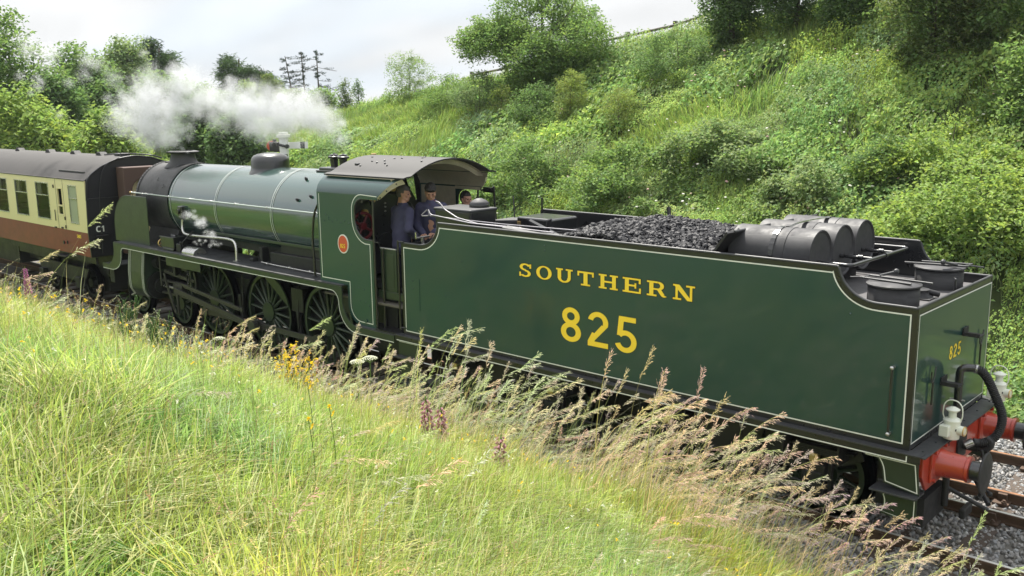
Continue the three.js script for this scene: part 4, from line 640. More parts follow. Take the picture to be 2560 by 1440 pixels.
    part(t, 'cab_lining_sheet', [ins, span(-10.9, -9.9, 2.75, 3.6, s * 1.262, s * 1.27), span(-9.9, -9.2, 3.56, 3.62, s * 1.262, s * 1.27)], M.cream);
    const rib = []; for (let i = 0; i + 1 < shell.length; i++) { const o = (k, f) => [xr(k) + 0.004, shell[k][1] - f * 0.085 * (0.35 + 0.13 * k), s * (shell[k][0] - f * 0.065)]; const a = o(i, 0), b = o(i + 1, 0), c = o(i + 1, 1), d = o(i, 1); rib.push(...a, ...b, ...c, ...a, ...c, ...d); }
    const rg = new THREE.BufferGeometry(); rg.setAttribute('position', new THREE.Float32BufferAttribute(rib, 3)); rg.computeVertexNormals();
    const rb = part(t, 'cab_rib', rg, M.cream);
    part(rb, 'rib_bolt', [[0.6, 0.5], [2.2, 0.5], [3.8, 0.5]].map(([k, f]) => { const i = Math.floor(k), u = k - i; return ball(0.014, lerp(xr(i), xr(i + 1), u) + 0.006, lerp(shell[i][1], shell[i + 1][1], u) - f * 0.055, s * (lerp(shell[i][0], shell[i + 1][0], u) - f * 0.06), 8, 6); }), M.black);
  }
  const roofZ = [-1.14, -1.06, -0.97, -0.86, -0.72, -0.55, -0.36, -0.18, 0, 0.18, 0.36, 0.55, 0.72, 0.86, 0.97, 1.06, 1.14];
  const roofY = (z) => { const a = Math.abs(z); return a > 0.97 ? lerp(3.985, 3.945, (a - 0.97) / 0.17) : 4.238 - 0.268 * Math.pow(a / 0.97, 2.1); };
  const sect = roofZ.map((z) => [-z, roofY(z) + 0.012]).concat(roofZ.slice().reverse().map((z) => [-z, roofY(z) - 0.012]));
  const roof = part(t, 'cab_roof', toCreasedNormals(plain(slab(sect, 0, 2.25).rotateY(PI / 2).translate(-10.9, 0, 0)), 0.5), M.roof);
  part(roof, 'roof_bolt', [[-10.3, 0.75], [-10.2, 0.55], [-10.0, 0.6], [-9.9, 0.5], [-9.75, 0.62], [-9.8, 0.35], [-9.65, 0.3], [-9.6, 0.7], [-9.2, 0.2], [-9.3, 0.05], [-8.95, 0.45], [-10.5, 0.3]].map(([x, z]) => ball(0.02, x, roofY(z) + 0.014, z, 8, 6)).concat([box(0.09, 0.03, 0.07, -10.45, roofY(0.7) + 0.02, 0.7, 0.01)]), M.black);
  part(roof, 'roof_lining', slab(roofZ.map((z) => [-z, roofY(z) - 0.016]).concat(roofZ.slice().reverse().map((z) => [-z, roofY(z) - 0.024])), 0, 1.95).rotateY(PI / 2).translate(-10.85, 0, 0), M.cream);
  part(roof, 'roof_hoop', slab(roofZ.map((z) => [-z, roofY(z) - 0.016]).concat(roofZ.slice().reverse().map((z) => [-z * 0.97, roofY(z) - 0.10])), 0, 0.03).rotateY(PI / 2).translate(-9.0, 0, 0), M.cream);
  part(t, 'rear_stanchion', [rod([-8.80, 2.9, -1.28], [-8.80, 3.66, -1.22], 0.022), rod([-9.2, 3.56, -1.285], [-8.80, 3.62, -1.24], 0.02), box(0.3, 0.1, 0.02, -8.95, 3.58, -1.25)], M.black);
  // front sheet of the cab with its windows, and the fittings inside
  const fr = [[-1.27, 1.96], [1.27, 1.96], [1.27, 3.66], [1.2, 3.80], [1.05, 3.92], [0.9, 4.0], [0.55, 4.13], [0, 4.2], [-0.55, 4.13], [-0.9, 4.0], [-1.05, 3.92], [-1.2, 3.80], [-1.27, 3.66]];
  const win = (s) => [[0.78, 4.0], [1.10, 3.80], [1.17, 3.3], [1.12, 3.28], [0.97, 3.55]].map(([z, y]) => [s * z, y]);
  part(t, 'cab_front', [slab(fr, 0, 0.012, [win(1), win(-1).reverse()]).rotateY(PI / 2).translate(-10.95, 0, 0)], M.black);
  for (const s of [1, -1]) part(t, 'window_pane', [slab(win(s), 0, 0.004).rotateY(PI / 2).translate(-10.946, 0, 0)], M.pane);
  part(t, 'backhead', [disc(0.86, 0.35, -10.72, 3.0, 0, 'x', 40), span(-10.9, -10.55, 1.96, 3.0, -0.75, 0.75, 0.05), disc(0.22, 0.06, -10.52, 2.55, 0, 'x', 24), rod([-10.5, 3.5, -0.55], [-10.5, 3.55, 0.6], 0.03), pipe([[-10.5, 3.4, 0.4], [-10.3, 3.2, 0.5], [-10.35, 2.6, 0.6], [-10.4, 2.0, 0.7]], 0.025), pipe([[-10.5, 3.4, -0.4], [-10.3, 3.2, -0.5], [-10.35, 2.6, -0.6], [-10.4, 2.0, -0.7]], 0.025)], M.black);
  part(t, 'gauge', [[3.55, 0.15], [3.45, 0.35], [3.62, -0.15], [3.2, 0.55]].flatMap(([y, z]) => [disc(0.07, 0.05, -10.48, y, z, 'x', 20)]), M.brass);
  part(t, 'gauge_valve', [[3.35, 0.1], [3.28, 0.1], [3.2, 0.1], [3.5, 0.6], [3.42, 0.66], [3.58, 0.55]].map(([y, z]) => ball(0.022, -10.42, y, z)), M.steel);
  const hw = part(t, 'reverser_wheel', [new THREE.TorusGeometry(0.24, 0.03, 10, 36).rotateY(PI / 2).translate(-10.05, 3.02, 0.95)], M.darkRed);
  part(hw, 'wheel_spoke', [0, 1, 2, 3].map((k) => rod([-10.05, 3.02, 0.95], [-10.05, 3.02 + 0.23 * Math.sin(k * 1.57 + 0.5), 0.95 + 0.23 * Math.cos(k * 1.57 + 0.5)], 0.024)).concat([disc(0.07, 0.07, -10.05, 3.02, 0.95, 'x', 18)]), M.darkRed);
  part(hw, 'reverser_stand', [box(0.35, 0.9, 0.16, -10.25, 2.55, 0.95, 0.03), rod([-10.03, 3.15, 1.05], [-9.95, 3.3, 1.08], 0.014)], M.black);
  part(t, 'cab_floor', [span(-10.9, -8.65, 1.705, 1.74, -1.26, 1.26)], M.woodFence);
  part(t, 'fireman_seat', [box(0.42, 0.66, 0.42, -9.40, 2.07, -1.0, 0.03)], M.navyDark);
  part(t, 'footplate_frame', [span(-10.9, -8.8, 1.3, 1.9, -0.9, 0.9), span(-20.15, -19.9, 0.85, 1.33, -1.25, 1.25), span(-20.1, -12.5, 1.3, 1.36, -0.58, 0.58), disc(0.45, 1.7, -17.4, 1.75, 0, 'x', 28)], M.frame);
  part(t, 'ashpan', [span(-13.2, -11.0, 0.5, 1.9, -0.55, 0.55, 0.05)], M.frame);
  part(t, 'bogie_frame', [span(-19.9, -16.9, 0.5, 0.75, -0.55, -0.5), span(-19.9, -16.9, 0.5, 0.75, 0.5, 0.55), span(-18.6, -18.2, 0.55, 0.9, -0.5, 0.5)], M.frame);
  part(t, 'guard_iron', [box(0.05, 0.7, 0.12, -20.05, 0.55, 0.78, 0.01), box(0.05, 0.7, 0.12, -20.05, 0.55, -0.78, 0.01)], M.frame);
}
// ================================================================ the first coach behind the engine
{
  const t = thing('railway_coach', 'cream and maroon passenger coach with grey roof and black end, coupled beyond the engine', 'railway coach');
  const W = 1.38, XE = -20.88, XL = -41.2, PI = Math.PI;
  const cs = [[-W, 1.42], [W, 1.42], [W + 0.03, 2.05], [W, 2.9], [W - 0.05, 3.39], [1.20, 3.56], [0.9, 3.76], [0.45, 3.93], [0, 3.985], [-0.45, 3.93], [-0.9, 3.76], [-1.20, 3.56], [-(W - 0.05), 3.39], [-W, 2.9], [-(W + 0.03), 2.05]];
  const wy0 = 2.24, wy1 = 3.26;
  const wins = []; // [x0, x1, kind]
  wins.push([-21.93, -21.40, 'tall'], [-22.66, -22.33, 'door'], [-24.13, -23.22, 'w'], [-25.67, -24.75, 'w'], [-27.2, -26.28, 'w']);
  for (let x = -28.75; x > -38; x -= 1.53) wins.push([x, x + 0.92, 'w']);
  for (const s of [1, -1]) {
    const zc = s * W; const holes = wins.map(([a, b, k]) => { const y0 = k === 'door' ? 2.42 : wy0, y1 = k === 'door' ? 3.16 : wy1, r = 0.07; return [[a + r, y0], [b - r, y0], [b, y0 + r], [b, y1 - r], [b - r, y1], [a + r, y1], [a, y1 - r], [a, y0 + r]]; });
    part(t, 'body_side', slab([[XL, 2.05], [XE, 2.05], [XE, 3.40], [XL, 3.40]], zc - s * 0.03, zc, holes), M.coachCream);
    part(t, 'body_side', slab([[XL, 1.42], [XE, 1.42], [XE, 2.047], [XL, 2.047]], zc - s * 0.03, zc + s * 0.004), M.coachMaroon);
    wins.forEach(([a, b, k], i) => {
      const y0 = k === 'door' ? 2.42 : wy0, y1 = k === 'door' ? 3.16 : wy1, w = part(t, 'window', [span(a, b, y0, y0 + 0.03, zc - s * 0.035, zc + s * 0.012, 0.004), span(a, b, y1 - 0.03, y1, zc - s * 0.035, zc + s * 0.012, 0.004), span(a, a + 0.025, y0, y1, zc - s * 0.035, zc + s * 0.01, 0.004), span(b - 0.025, b, y0, y1, zc - s * 0.035, zc + s * 0.01, 0.004), ...(k === 'door' ? [span(a, b, 2.66, 2.70, zc - s * 0.03, zc + s * 0.008)] : [span(a, b, 2.89, 2.92, zc - s * 0.03, zc + s * 0.01, 0.004)])], k === 'door' ? M.coachCream : M.steel);
      if (k === 'door') part(w, 'pane', span(a, b, y0, 2.66, zc - s * 0.02, zc - s * 0.016), M.pane);
      else part(w, 'pane', span(a + 0.02, b - 0.02, y0, y1, zc - s * 0.02, zc - s * 0.016), k === 'tall' ? mat(0.30, 0.33, 0.25, 0.25) : M.pane);
      if (k === 'w' || k === 'tall') {
        const cu = []; for (const side of [0, 1]) { const wdt = k === 'tall' ? 0.2 : 0.24; for (let q = 0; q < 4; q++) { const x = side ? b - 0.03 - (q * wdt) / 4 : a + 0.03 + (q * wdt) / 4; cu.push(rod([x, 2.92, zc - s * 0.07], [x, y1, zc - s * 0.07], 0.026, 0.026, 8)); } }
        part(w, 'curtain', cu, k === 'tall' ? M.cream : M.curtain);
      }
      if (k === 'w' && s > 0) part(w, 'table_lamp', [rod([b - 0.28, y0 + 0.02, zc - s * 0.16], [b - 0.28, y0 + 0.34, zc - s * 0.16], 0.035)], M.white);
    });
    // door details
    part(t, 'door', [span(-22.74, -22.73, 1.45, 3.38, zc, zc + s * 0.004), span(-22.26, -22.25, 1.45, 3.38, zc, zc + s * 0.004), ...[1.7, 2.12, 2.35].map((y) => box(0.03, 0.09, 0.03, -22.26, y, zc + s * 0.015, 0.006)), box(0.1, 0.04, 0.03, -22.5, 2.08, zc + s * 0.015, 0.006), box(0.1, 0.04, 0.03, -22.95, 2.06, zc + s * 0.015, 0.006)], M.coachEnd);
    part(t, 'grab_handle', [rod([-22.82, 2.25, zc + s * 0.04], [-22.82, 2.55, zc + s * 0.04], 0.012), disc(0.05, 0.02, -22.5, 1.68, zc + s * 0.012, 'z', 14), box(0.05, 0.09, 0.02, -22.86, 3.18, zc + s * 0.012, 0.004)], M.coachEnd);
    part(t, 'sole_bar', [span(XL, XE, 1.22, 1.40, s * 1.2, s * 1.26)], M.frame);
    part(t, 'step_board', [span(-23.0, -22.2, 1.30, 1.33, s * 1.26, s * 1.5, 0.006), span(-26.5, -24.0, 1.05, 1.3, s * 0.8, s * 1.15)], M.frame);
    part(t, 'gutter', [span(XL, XE, 3.395, 3.42, zc - s * 0.05, zc + s * 0.02, 0.004)], M.coachRoof);
    for (const [txt, dx] of [['825', 0]].slice(0, 0)) void txt;
  }
  part(t, 'roof', toCreasedNormals(plain(slab([[-W, 3.40], [W, 3.40], ...cs.slice(5, 12).map(([z, y]) => [z, y])], 0, XE - XL).rotateY(PI / 2).translate(XL, 0, 0)), 0.7), M.coachRoof);
  part(t, 'roof_vent', [-22.6, -24.3, -26.1, -28.5, -31].flatMap((x) => [slab([[-0.18, 0], [0.18, 0], [0.08, 0.09], [-0.08, 0.09]], -0.1, 0.1, [], 0.01).translate(x, 3.965, 0.1)]), M.blackMatt);
  part(t, 'rain_strip', [box(1.6, 0.03, 0.025, -22.1, 3.60, 1.17, 0, [0, 0.0, 0.0])], M.blackMatt);
  const end = part(t, 'coach_end', slab(cs, 0, 0.05).rotateY(PI / 2).translate(XE, 0, 0), M.coachEnd);
  part(end, 'end_edge', new THREE.TubeGeometry(new THREE.CatmullRomCurve3(cs.slice(3, 14).map(([z, y]) => V3(XE + 0.045, y, -z)), false, 'catmullrom', 0.2), 60, 0.024, 6), M.coachEnd);
  part(end, 'end_conduit', [pipe([[XE + 0.07, 3.95, 0.45], [XE + 0.09, 3.75, 0.85], [XE + 0.09, 3.2, 1.02], [XE + 0.09, 2.4, 1.08], [XE + 0.09, 1.5, 1.1]], 0.016), pipe([[-22.2, 3.99, 0.2], [-21.6, 4.03, 0.0], [XE, 4.0, -0.4], [XE + 0.05, 3.9, -0.75]], 0.018), box(0.25, 0.08, 0.1, -21.6, 4.0, 0.1, 0.02), box(0.1, 0.1, 0.25, -21.3, 4.0, 0.05, 0.02), box(0.05, 0.04, 1.3, XE + 0.07, 2.93, 0.7), box(0.16, 0.03, 0.32, XE + 0.12, 1.97, 1.1), box(0.05, 0.22, 0.03, XE + 0.08, 1.75, 1.3)], M.coachEnd);
  part(t, 'corridor_bellows', slab([[-0.55, 1.45], [0.55, 1.45], [0.55, 3.72], [-0.55, 3.72]], 0, 0.42, [[[-0.34, 1.6], [0.34, 1.6], ...arcPts(0, 3.08, 0.34, 0, PI, 10)].reverse()], 0.02).rotateY(PI / 2).translate(XE + 0.05, 0, 0), M.gangway);
  part(t, 'corridor_door', [slab([[-0.36, 1.55], [0.36, 1.55], [0.36, 3.5], [-0.36, 3.5]], 0, 0.02).rotateY(PI / 2).translate(XE + 0.2, 0, 0)], M.coachCream);
  part(t, 'buffer', [1, -1].flatMap((s) => [rod([XE, 1.07, s * 0.87], [XE + 0.28, 1.07, s * 0.87], 0.11), disc(0.23, 0.04, XE + 0.29, 1.07, s * 0.87, 'x')]), M.frame);
  part(t, 'interior', [span(XL + 0.1, XE - 0.1, 1.45, 1.5, -1.3, 1.3), span(-22.9, -22.86, 1.5, 3.4, -1.3, 1.3), span(XL + 0.1, XE - 0.2, 1.5, 3.3, -0.35, -0.30), ...[-24.6, -26.0, -27.6, -29.2].flatMap((x) => [box(0.2, 0.9, 1.0, x, 1.95, 0.75, 0.05), box(0.2, 0.9, 1.0, x, 1.95, -0.75, 0.05)])], M.seat);  // the long centre partition is added to darken the view through the windows
  part(t, 'coach_bogie', [1, -1].flatMap((s) => [slab([[-25.4, 0.95], [-21.9, 0.95], [-22.2, 0.55], [-25.1, 0.55]], s * 1.0, s * 1.05), ...[-24.9, -22.4].map((x) => box(0.3, 0.3, 0.2, x, 0.55, s * 1.08, 0.02))]), M.frame);
  for (const s of [1, -1]) for (const x of [-24.9, -22.4]) wheel(t, 'coach_wheel', x, 0.5, s * 0.74, 0.5, 0, s, { mat: M.frame });
  part(t, 'underframe', [span(XL, XE, 0.75, 1.40, -0.7, 0.7), span(-25.6, -21.7, 0.3, 0.9, -0.6, 0.6), span(-31, -27, 0.6, 1.2, -1.0, 1.0)], M.frame);  // solid boxes added to keep sunlit ballast below the coach from showing
}
// painted marks on the coach: C1 on its end, a small yellow number on its side
const font = await new FontLoader().loadAsync('fonts/droid/droid_sans_bold.typeface.json');
{
  const coach = scene.getObjectByName('railway_coach');
  const txt = (s, size, m, ma, name) => { const g = new TextGeometry(s, { font, size, depth: 0.003, curveSegments: 6 }); part(coach, name, g.applyMatrix4(m), ma); };
  txt('C1', 0.155, new THREE.Matrix4().makeTranslation(-20.825, 2.07, 1.22).multiply(new THREE.Matrix4().makeRotationY(Math.PI / 2)), M.white, 'end_letters');
  txt('S403', 0.085, new THREE.Matrix4().makeTranslation(-21.62, 1.88, 1.385), M.yellow, 'side_number');
}
// ================================================================ people on the footplate
function field(bones, centre, half, res, k = 0.03, extra) { // smooth union of tapered capsules, meshed
  const mc = new MarchingCubes(res, M.skin, false, false, 60000);
  mc.isolation = 0; const n = mc.size, hs = n / 2;
  const pre = bones.map((b) => { const d = [b[4] - b[0], b[5] - b[1], b[6] - b[2]]; return { b, d, L: d[0] * d[0] + d[1] * d[1] + d[2] * d[2] + 1e-9 }; });
  for (let q = 0; q < n; q++) for (let j = 0; j < n; j++) for (let i = 0; i < n; i++) {
    const x = centre[0] + ((i - hs) / hs) * half, y = centre[1] + ((j - hs) / hs) * half, z = centre[2] + ((q - hs) / hs) * half;
    let s = 1e3;
    for (const { b, d, L } of pre) {
      const px = x - b[0], py = y - b[1], pz = z - b[2], t = clamp((px * d[0] + py * d[1] + pz * d[2]) / L, 0, 1);
      const e = [px - d[0] * t, py - d[1] * t, pz - d[2] * t], f = b[8] || [1, 1, 1];
      const v = Math.hypot(e[0] / f[0], e[1] / f[1], e[2] / f[2]) * Math.min(...f) - lerp(b[3], b[7], t) * Math.min(...f);
      const h = clamp(0.5 + (0.5 * (s - v)) / k, 0, 1); s = lerp(s, v, h) - k * h * (1 - h);
    }
    if (extra) s = extra(x, y, z, s);
    mc.field[i + j * n + q * n * n] = -s;
  }
  mc.update();
  const g = new THREE.BufferGeometry(), cnt = mc.count;
  g.setAttribute('position', new THREE.Float32BufferAttribute(mc.positionArray.slice(0, cnt * 3), 3));
  g.setAttribute('normal', new THREE.Float32BufferAttribute(mc.normalArray.slice(0, cnt * 3), 3));
  g.scale(half, half, half).translate(...centre);
  return g;
}
function makeHead(o) { // at the origin = middle of the head, facing +z
  const skin = field([
    [0, 0.045, -0.02, 0.088, 0, 0.02, -0.015, 0.084, [0.9, 1, 1.06]], [0, -0.03, 0.02, 0.066, 0, -0.075, 0.045, 0.040], [-0.022, -0.078, 0.056, 0.022, 0.022, -0.078, 0.056, 0.022],
    [-0.05, -0.045, 0.01, 0.03, -0.02, -0.08, 0.045, 0.028], [0.05, -0.045, 0.01, 0.03, 0.02, -0.08, 0.045, 0.028],
    [-0.04, 0.027, 0.066, 0.016, 0.04, 0.027, 0.066, 0.016], [0, 0.02, 0.08, 0.010, 0, -0.022, 0.102, 0.014], [-0.013, -0.026, 0.088, 0.009, 0.013, -0.026, 0.088, 0.009],
    [-0.018, -0.051, 0.079, 0.008, 0.018, -0.051, 0.079, 0.008], [-0.015, -0.06, 0.077, 0.008, 0.015, -0.06, 0.077, 0.008],
    [-0.046, -0.012, 0.056, 0.024, -0.04, -0.02, 0.058, 0.022], [0.046, -0.012, 0.056, 0.024, 0.04, -0.02, 0.058, 0.022],
    [0, -0.06, -0.03, 0.055, 0, -0.16, -0.035, 0.06],
    [-0.083, 0.012, -0.012, 0.013, -0.078, -0.022, -0.004, 0.010, [0.6, 1, 1]], [0.083, 0.012, -0.012, 0.013, 0.078, -0.022, -0.004, 0.010, [0.6, 1, 1]],
  ], [0, -0.03, 0], 0.16, 76, 0.012, (x, y, z, s) => Math.max(s, 0.014 - Math.hypot(Math.abs(x) - 0.032, (y - 0.007) * 1.3, z - 0.083)));
  const hair = field([[0, 0.05, -0.026, 0.096, 0, 0.02, -0.03, 0.09, [0.92, 1, 1.06]], ...(o.fringe ? [[-0.05, 0.085, 0.05, 0.03, 0.05, 0.08, 0.055, 0.03]] : [])], [0, 0.0, 0], 0.16, 64, 0.02,
    (x, y, z, s) => { const line = z > 0.02 ? 0.062 - (o.fringe ? 0.016 : 0) - (z - 0.06) * 0.1 : lerp(-0.055, 0.03, sstep(z, -0.05, 0.03)); return Math.max(s + 0.004 * Math.sin(x * 260) * Math.sin(z * 230 + y * 190), (line - y) * 0.8); });
  const eyes = [-1, 1].map((s) => ball(0.0125, s * 0.032, 0.008, 0.071, 10, 8));
  return { skin, hair, eyes };
}
function person(label, pos, turn, o) {
  const t = thing('person', label, 'person', pos, turn, o.group), s = 1.14;
  const H = o.lean || [0, 0, 0]; // how far the shoulders lean from the hips
  const hip = o.hip || [0, 0.95, 0], sh = [hip[0] + H[0], hip[1] + 0.50, hip[2] + H[2]], nk = [sh[0], sh[1] + 0.07, sh[2] + 0.015], hd = o.head || [sh[0], sh[1] + 0.235, sh[2] + 0.04];
  const S = (q) => [sh[0] + q * 0.185, sh[1] - 0.025, sh[2]];
  const arms = [-1, 1].map((q, i) => ({ s: S(q), e: o.elbow[i], w: o.wrist[i] }));
  const legs = o.legs || [-1, 1].map((q) => ({ h: [hip[0] + q * 0.095, hip[1] - 0.03, hip[2]], k: [q * 0.11, 0.50, 0.03], a: [q * 0.12, 0.09, -0.02] }));
  const B = (a, b, r, q, f) => [...a, r, ...b, q, f];
  const jacket = [B([hip[0], hip[1] - 0.06, hip[2]], [hip[0], hip[1] + 0.12, hip[2]], 0.165, 0.15, [1.15, 1, 0.86]), B([hip[0], hip[1] + 0.12, hip[2]], [sh[0], sh[1] - 0.08, sh[2]], 0.15, 0.165, [1.16, 1, 0.84]), B([sh[0] - 0.14, sh[1] - 0.045, sh[2]], [sh[0] + 0.14, sh[1] - 0.045, sh[2]], 0.085, 0.085), B([sh[0], sh[1] - 0.02, sh[2]], [nk[0], nk[1] - 0.005, nk[2]], 0.1, 0.072), ...arms.flatMap((a) => [B(a.s, a.e, 0.078, 0.066), B(a.e, a.w, 0.066, 0.054)])];
  const core = [B([hip[0], hip[1], hip[2]], [sh[0], sh[1] - 0.08, sh[2]], 0.12, 0.13), B(sh, [nk[0], nk[1] + 0.03, nk[2]], 0.06, 0.055), B(nk, [hd[0], hd[1] - 0.05, hd[2] - 0.02], 0.056, 0.055), ...arms.flatMap((a) => [B([sh[0], sh[1] - 0.04, sh[2]], a.s, 0.05, 0.05), B(a.s, a.e, 0.05, 0.042), B(a.e, a.w, 0.042, 0.03)]), ...legs.flatMap((l) => [B(l.h, l.k, 0.08, 0.055), B(l.k, l.a, 0.055, 0.04)])];
  const body = [field(core, [0, 0.95, 0.05], 1.02, 92, 0.03)];
  const head = makeHead(o), hm = new THREE.Matrix4().compose(V3(...hd), _q.setFromEuler(_e.set(o.pitch || 0, o.yaw || 0, o.roll || 0, 'YXZ')).clone(), V3(1.03, 1.03, 1.03));
  body.push(head.skin.applyMatrix4(hm));
  for (const [i, a] of arms.entries()) { // hands: palm, four fingers of different lengths, thumb from the side
    const d = V3(...a.w).sub(V3(...a.e)).normalize(), up = V3(0, 1, 0), side = V3().crossVectors(d, up).normalize().multiplyScalar(i ? 1 : -1), dn = V3().crossVectors(side, d).normalize().multiplyScalar(i ? -1 : 1);
    const at = (f, sd, u) => { const p = V3(...a.w).addScaledVector(d, f).addScaledVector(side, sd).addScaledVector(dn, u); return [p.x, p.y, p.z]; };
    const hb = [[...at(-0.02, 0, 0), 0.026, ...at(0.03, 0, 0), 0.028], [...at(0.03, -0.022, 0), 0.017, ...at(0.075, -0.028, 0), 0.013], [...at(0.03, 0.02, 0), 0.017, ...at(0.075, 0.026, 0), 0.013]];
    [[-0.03, 0.072, 0.03], [-0.010, 0.078, 0.034], [0.010, 0.074, 0.032], [0.029, 0.066, 0.026]].forEach(([sd, f, L]) => { hb.push([...at(f, sd, 0), 0.0095, ...at(f + L * 0.8, sd * 1.1, 0.012), 0.009], [...at(f + L * 0.8, sd * 1.1, 0.012), 0.009, ...at(f + L * 1.3, sd * 1.1, 0.042), 0.0078]); });
    hb.push([...at(0.015, -0.03, 0.005), 0.012, ...at(0.055, -0.058, 0.02), 0.0105], [...at(0.055, -0.058, 0.02), 0.0105, ...at(0.082, -0.05, 0.036), 0.009]);
    body.push(field(hb, at(0.05, 0, 0.01), 0.12, 64, 0.006));
  }
  const sc = (g) => g.scale(s, s, s);
  const bm = part(t, 'body', body.map(plain).map(sc), M.skin);
  part(t, 'jacket', sc(field(jacket, [0, 1.12, 0.05], 0.66, 96, 0.035, (x, y, z, d) => d + 0.004 * Math.sin(y * 46 + x * 22 + z * 16) * Math.sin(x * 18 - z * 21 + y * 9))), M.navy);
  part(t, 'collar', sc(field([B([nk[0] - 0.05, nk[1] + 0.005, nk[2] + 0.02], [nk[0] - 0.03, nk[1] + 0.015, nk[2] - 0.05], 0.022, 0.022), B([nk[0] - 0.03, nk[1] + 0.015, nk[2] - 0.05], [nk[0] + 0.03, nk[1] + 0.015, nk[2] - 0.05], 0.022, 0.022), B([nk[0] + 0.05, nk[1] + 0.005, nk[2] + 0.02], [nk[0] + 0.03, nk[1] + 0.015, nk[2] - 0.05], 0.022, 0.022), B([nk[0] - 0.05, nk[1], nk[2] + 0.03], [nk[0] - 0.01, nk[1] - 0.05, nk[2] + 0.085], 0.018, 0.012), B([nk[0] + 0.05, nk[1], nk[2] + 0.03], [nk[0] + 0.01, nk[1] - 0.05, nk[2] + 0.085], 0.018, 0.012)], nk, 0.16, 48, 0.015)), o.collar || M.navy);
  part(t, 'trousers', sc(field([B([hip[0], hip[1] + 0.02, hip[2]], [hip[0], hip[1] - 0.02, hip[2]], 0.135, 0.135, [1.15, 1, 0.9]), ...legs.flatMap((l) => [B(l.h, l.k, 0.098, 0.074), B(l.k, l.a, 0.074, 0.064)])], [0, 0.52, 0.12], 0.64, 80, 0.03)), M.navyDark);
  for (const l of legs) part(t, 'shoe', sc(field([[l.a[0], 0.05, l.a[2] - 0.03, 0.045, l.a[0], 0.04, l.a[2] + 0.15, 0.04]].map((b) => { const dy = l.a[1] - 0.09; b[1] += dy; b[5] += dy; return b; }), [l.a[0], 0.06 + l.a[1] - 0.09, l.a[2] + 0.06], 0.17, 36, 0.01)), M.black);
  part(t, 'hair', sc(head.hair.applyMatrix4(hm)), o.hair);
  part(bm, 'eye', head.eyes.map((g) => sc(g.applyMatrix4(hm))), M.eye);
  if (o.badge) part(t, 'button', ball(0.008, ...o.badge.map((v) => v * s)), M.steel);
  return t;
}
person('grey-haired man in a navy jacket, back turned at the cab doorway, looking right', [-9.33, 1.69, 0.64], Math.PI - 0.12, {
  elbow: [[-0.27, 1.16, -0.05], [0.27, 1.15, 0.06]], wrist: [[-0.22, 1.0, 0.16], [0.2, 0.98, 0.24]], yaw: -0.95, pitch: 0.10, hair: M.hairGrey, lean: [0, 0, 0.03], badge: [-0.28, 1.02, 0.0],
});
person('dark-haired man in navy standing in the cab with his head bowed over his hands', [-9.06, 1.742, 0.12], 0.62, {
  elbow: [[-0.27, 1.15, 0.06], [0.27, 1.15, 0.08]], wrist: [[-0.10, 1.03, 0.28], [0.08, 1.05, 0.30]], pitch: 0.55, yaw: 0.25, head: [0, 1.665, 0.115], fringe: true, hair: M.hairDark, lean: [0, 0, 0.06], collar: M.darkRed,
});
person('seated man at the far side of the cab, his head just above the tender locker', [-9.32, 1.48, -0.98], 1.15, {
  hip: [0, 0.95, 0], elbow: [[-0.25, 1.14, 0.08], [0.25, 1.14, 0.08]], wrist: [[-0.14, 1.0, 0.32], [0.14, 1.0, 0.32]], legs: [-1, 1].map((q) => ({ h: [q * 0.095, 0.92, 0.02], k: [q * 0.12, 0.92, 0.42], a: [q * 0.12, 0.5, 0.46] })), yaw: 0.3, pitch: 0.05, hair: M.hairDark,
});
// ================================================================ semaphore signal
{
  const p = onRay(713, 420, 26.5), t = thing('semaphore_signal', 'white railway signal post with horizontal arm and red glass, behind the boiler dome', 'signal', [p.x, 0, p.z], 0.70);
  const top = onRay(713, 333, 26.5).y;
  part(t, 'post', [span(-0.10, 0.10, groundY(p.x, p.z) - 0.2, top - 0.1, -0.10, 0.10, 0.01)], M.white);
  part(t, 'post_cap', [span(-0.15, 0.15, top - 0.12, top - 0.03, -0.15, 0.15, 0.01), span(-0.11, 0.11, top - 0.03, top + 0.03, -0.11, 0.11, 0.02)], M.lampWhite);
  const arm = part(t, 'signal_arm', [span(0.06, 0.63, top - 0.42, top - 0.24, -0.14, -0.125)], M.white);
  part(arm, 'arm_band', [span(0.42, 0.54, top - 0.42, top - 0.24, -0.125, -0.121)], M.black);
  part(t, 'lamp_case', [box(0.26, 0.26, 0.2, -0.26, top - 0.36, -0.02, 0.02), disc(0.05, 0.08, -0.26, top - 0.2, -0.02, 'y', 12), box(0.3, 0.05, 0.05, -0.12, top - 0.48, 0.03), rod([-0.1, top - 0.3, 0.12], [0.12, top - 0.36, 0.12], 0.035), disc(0.06, 0.06, 0.12, top - 0.35, 0.12, 'z', 14), box(0.08, 0.12, 0.08, 0.08, top - 0.62, 0.12)], M.black);
  part(t, 'red_glass', [disc(0.14, 0.03, -0.36, top - 0.34, -0.06, 'z', 24)], M.plateRed);
}
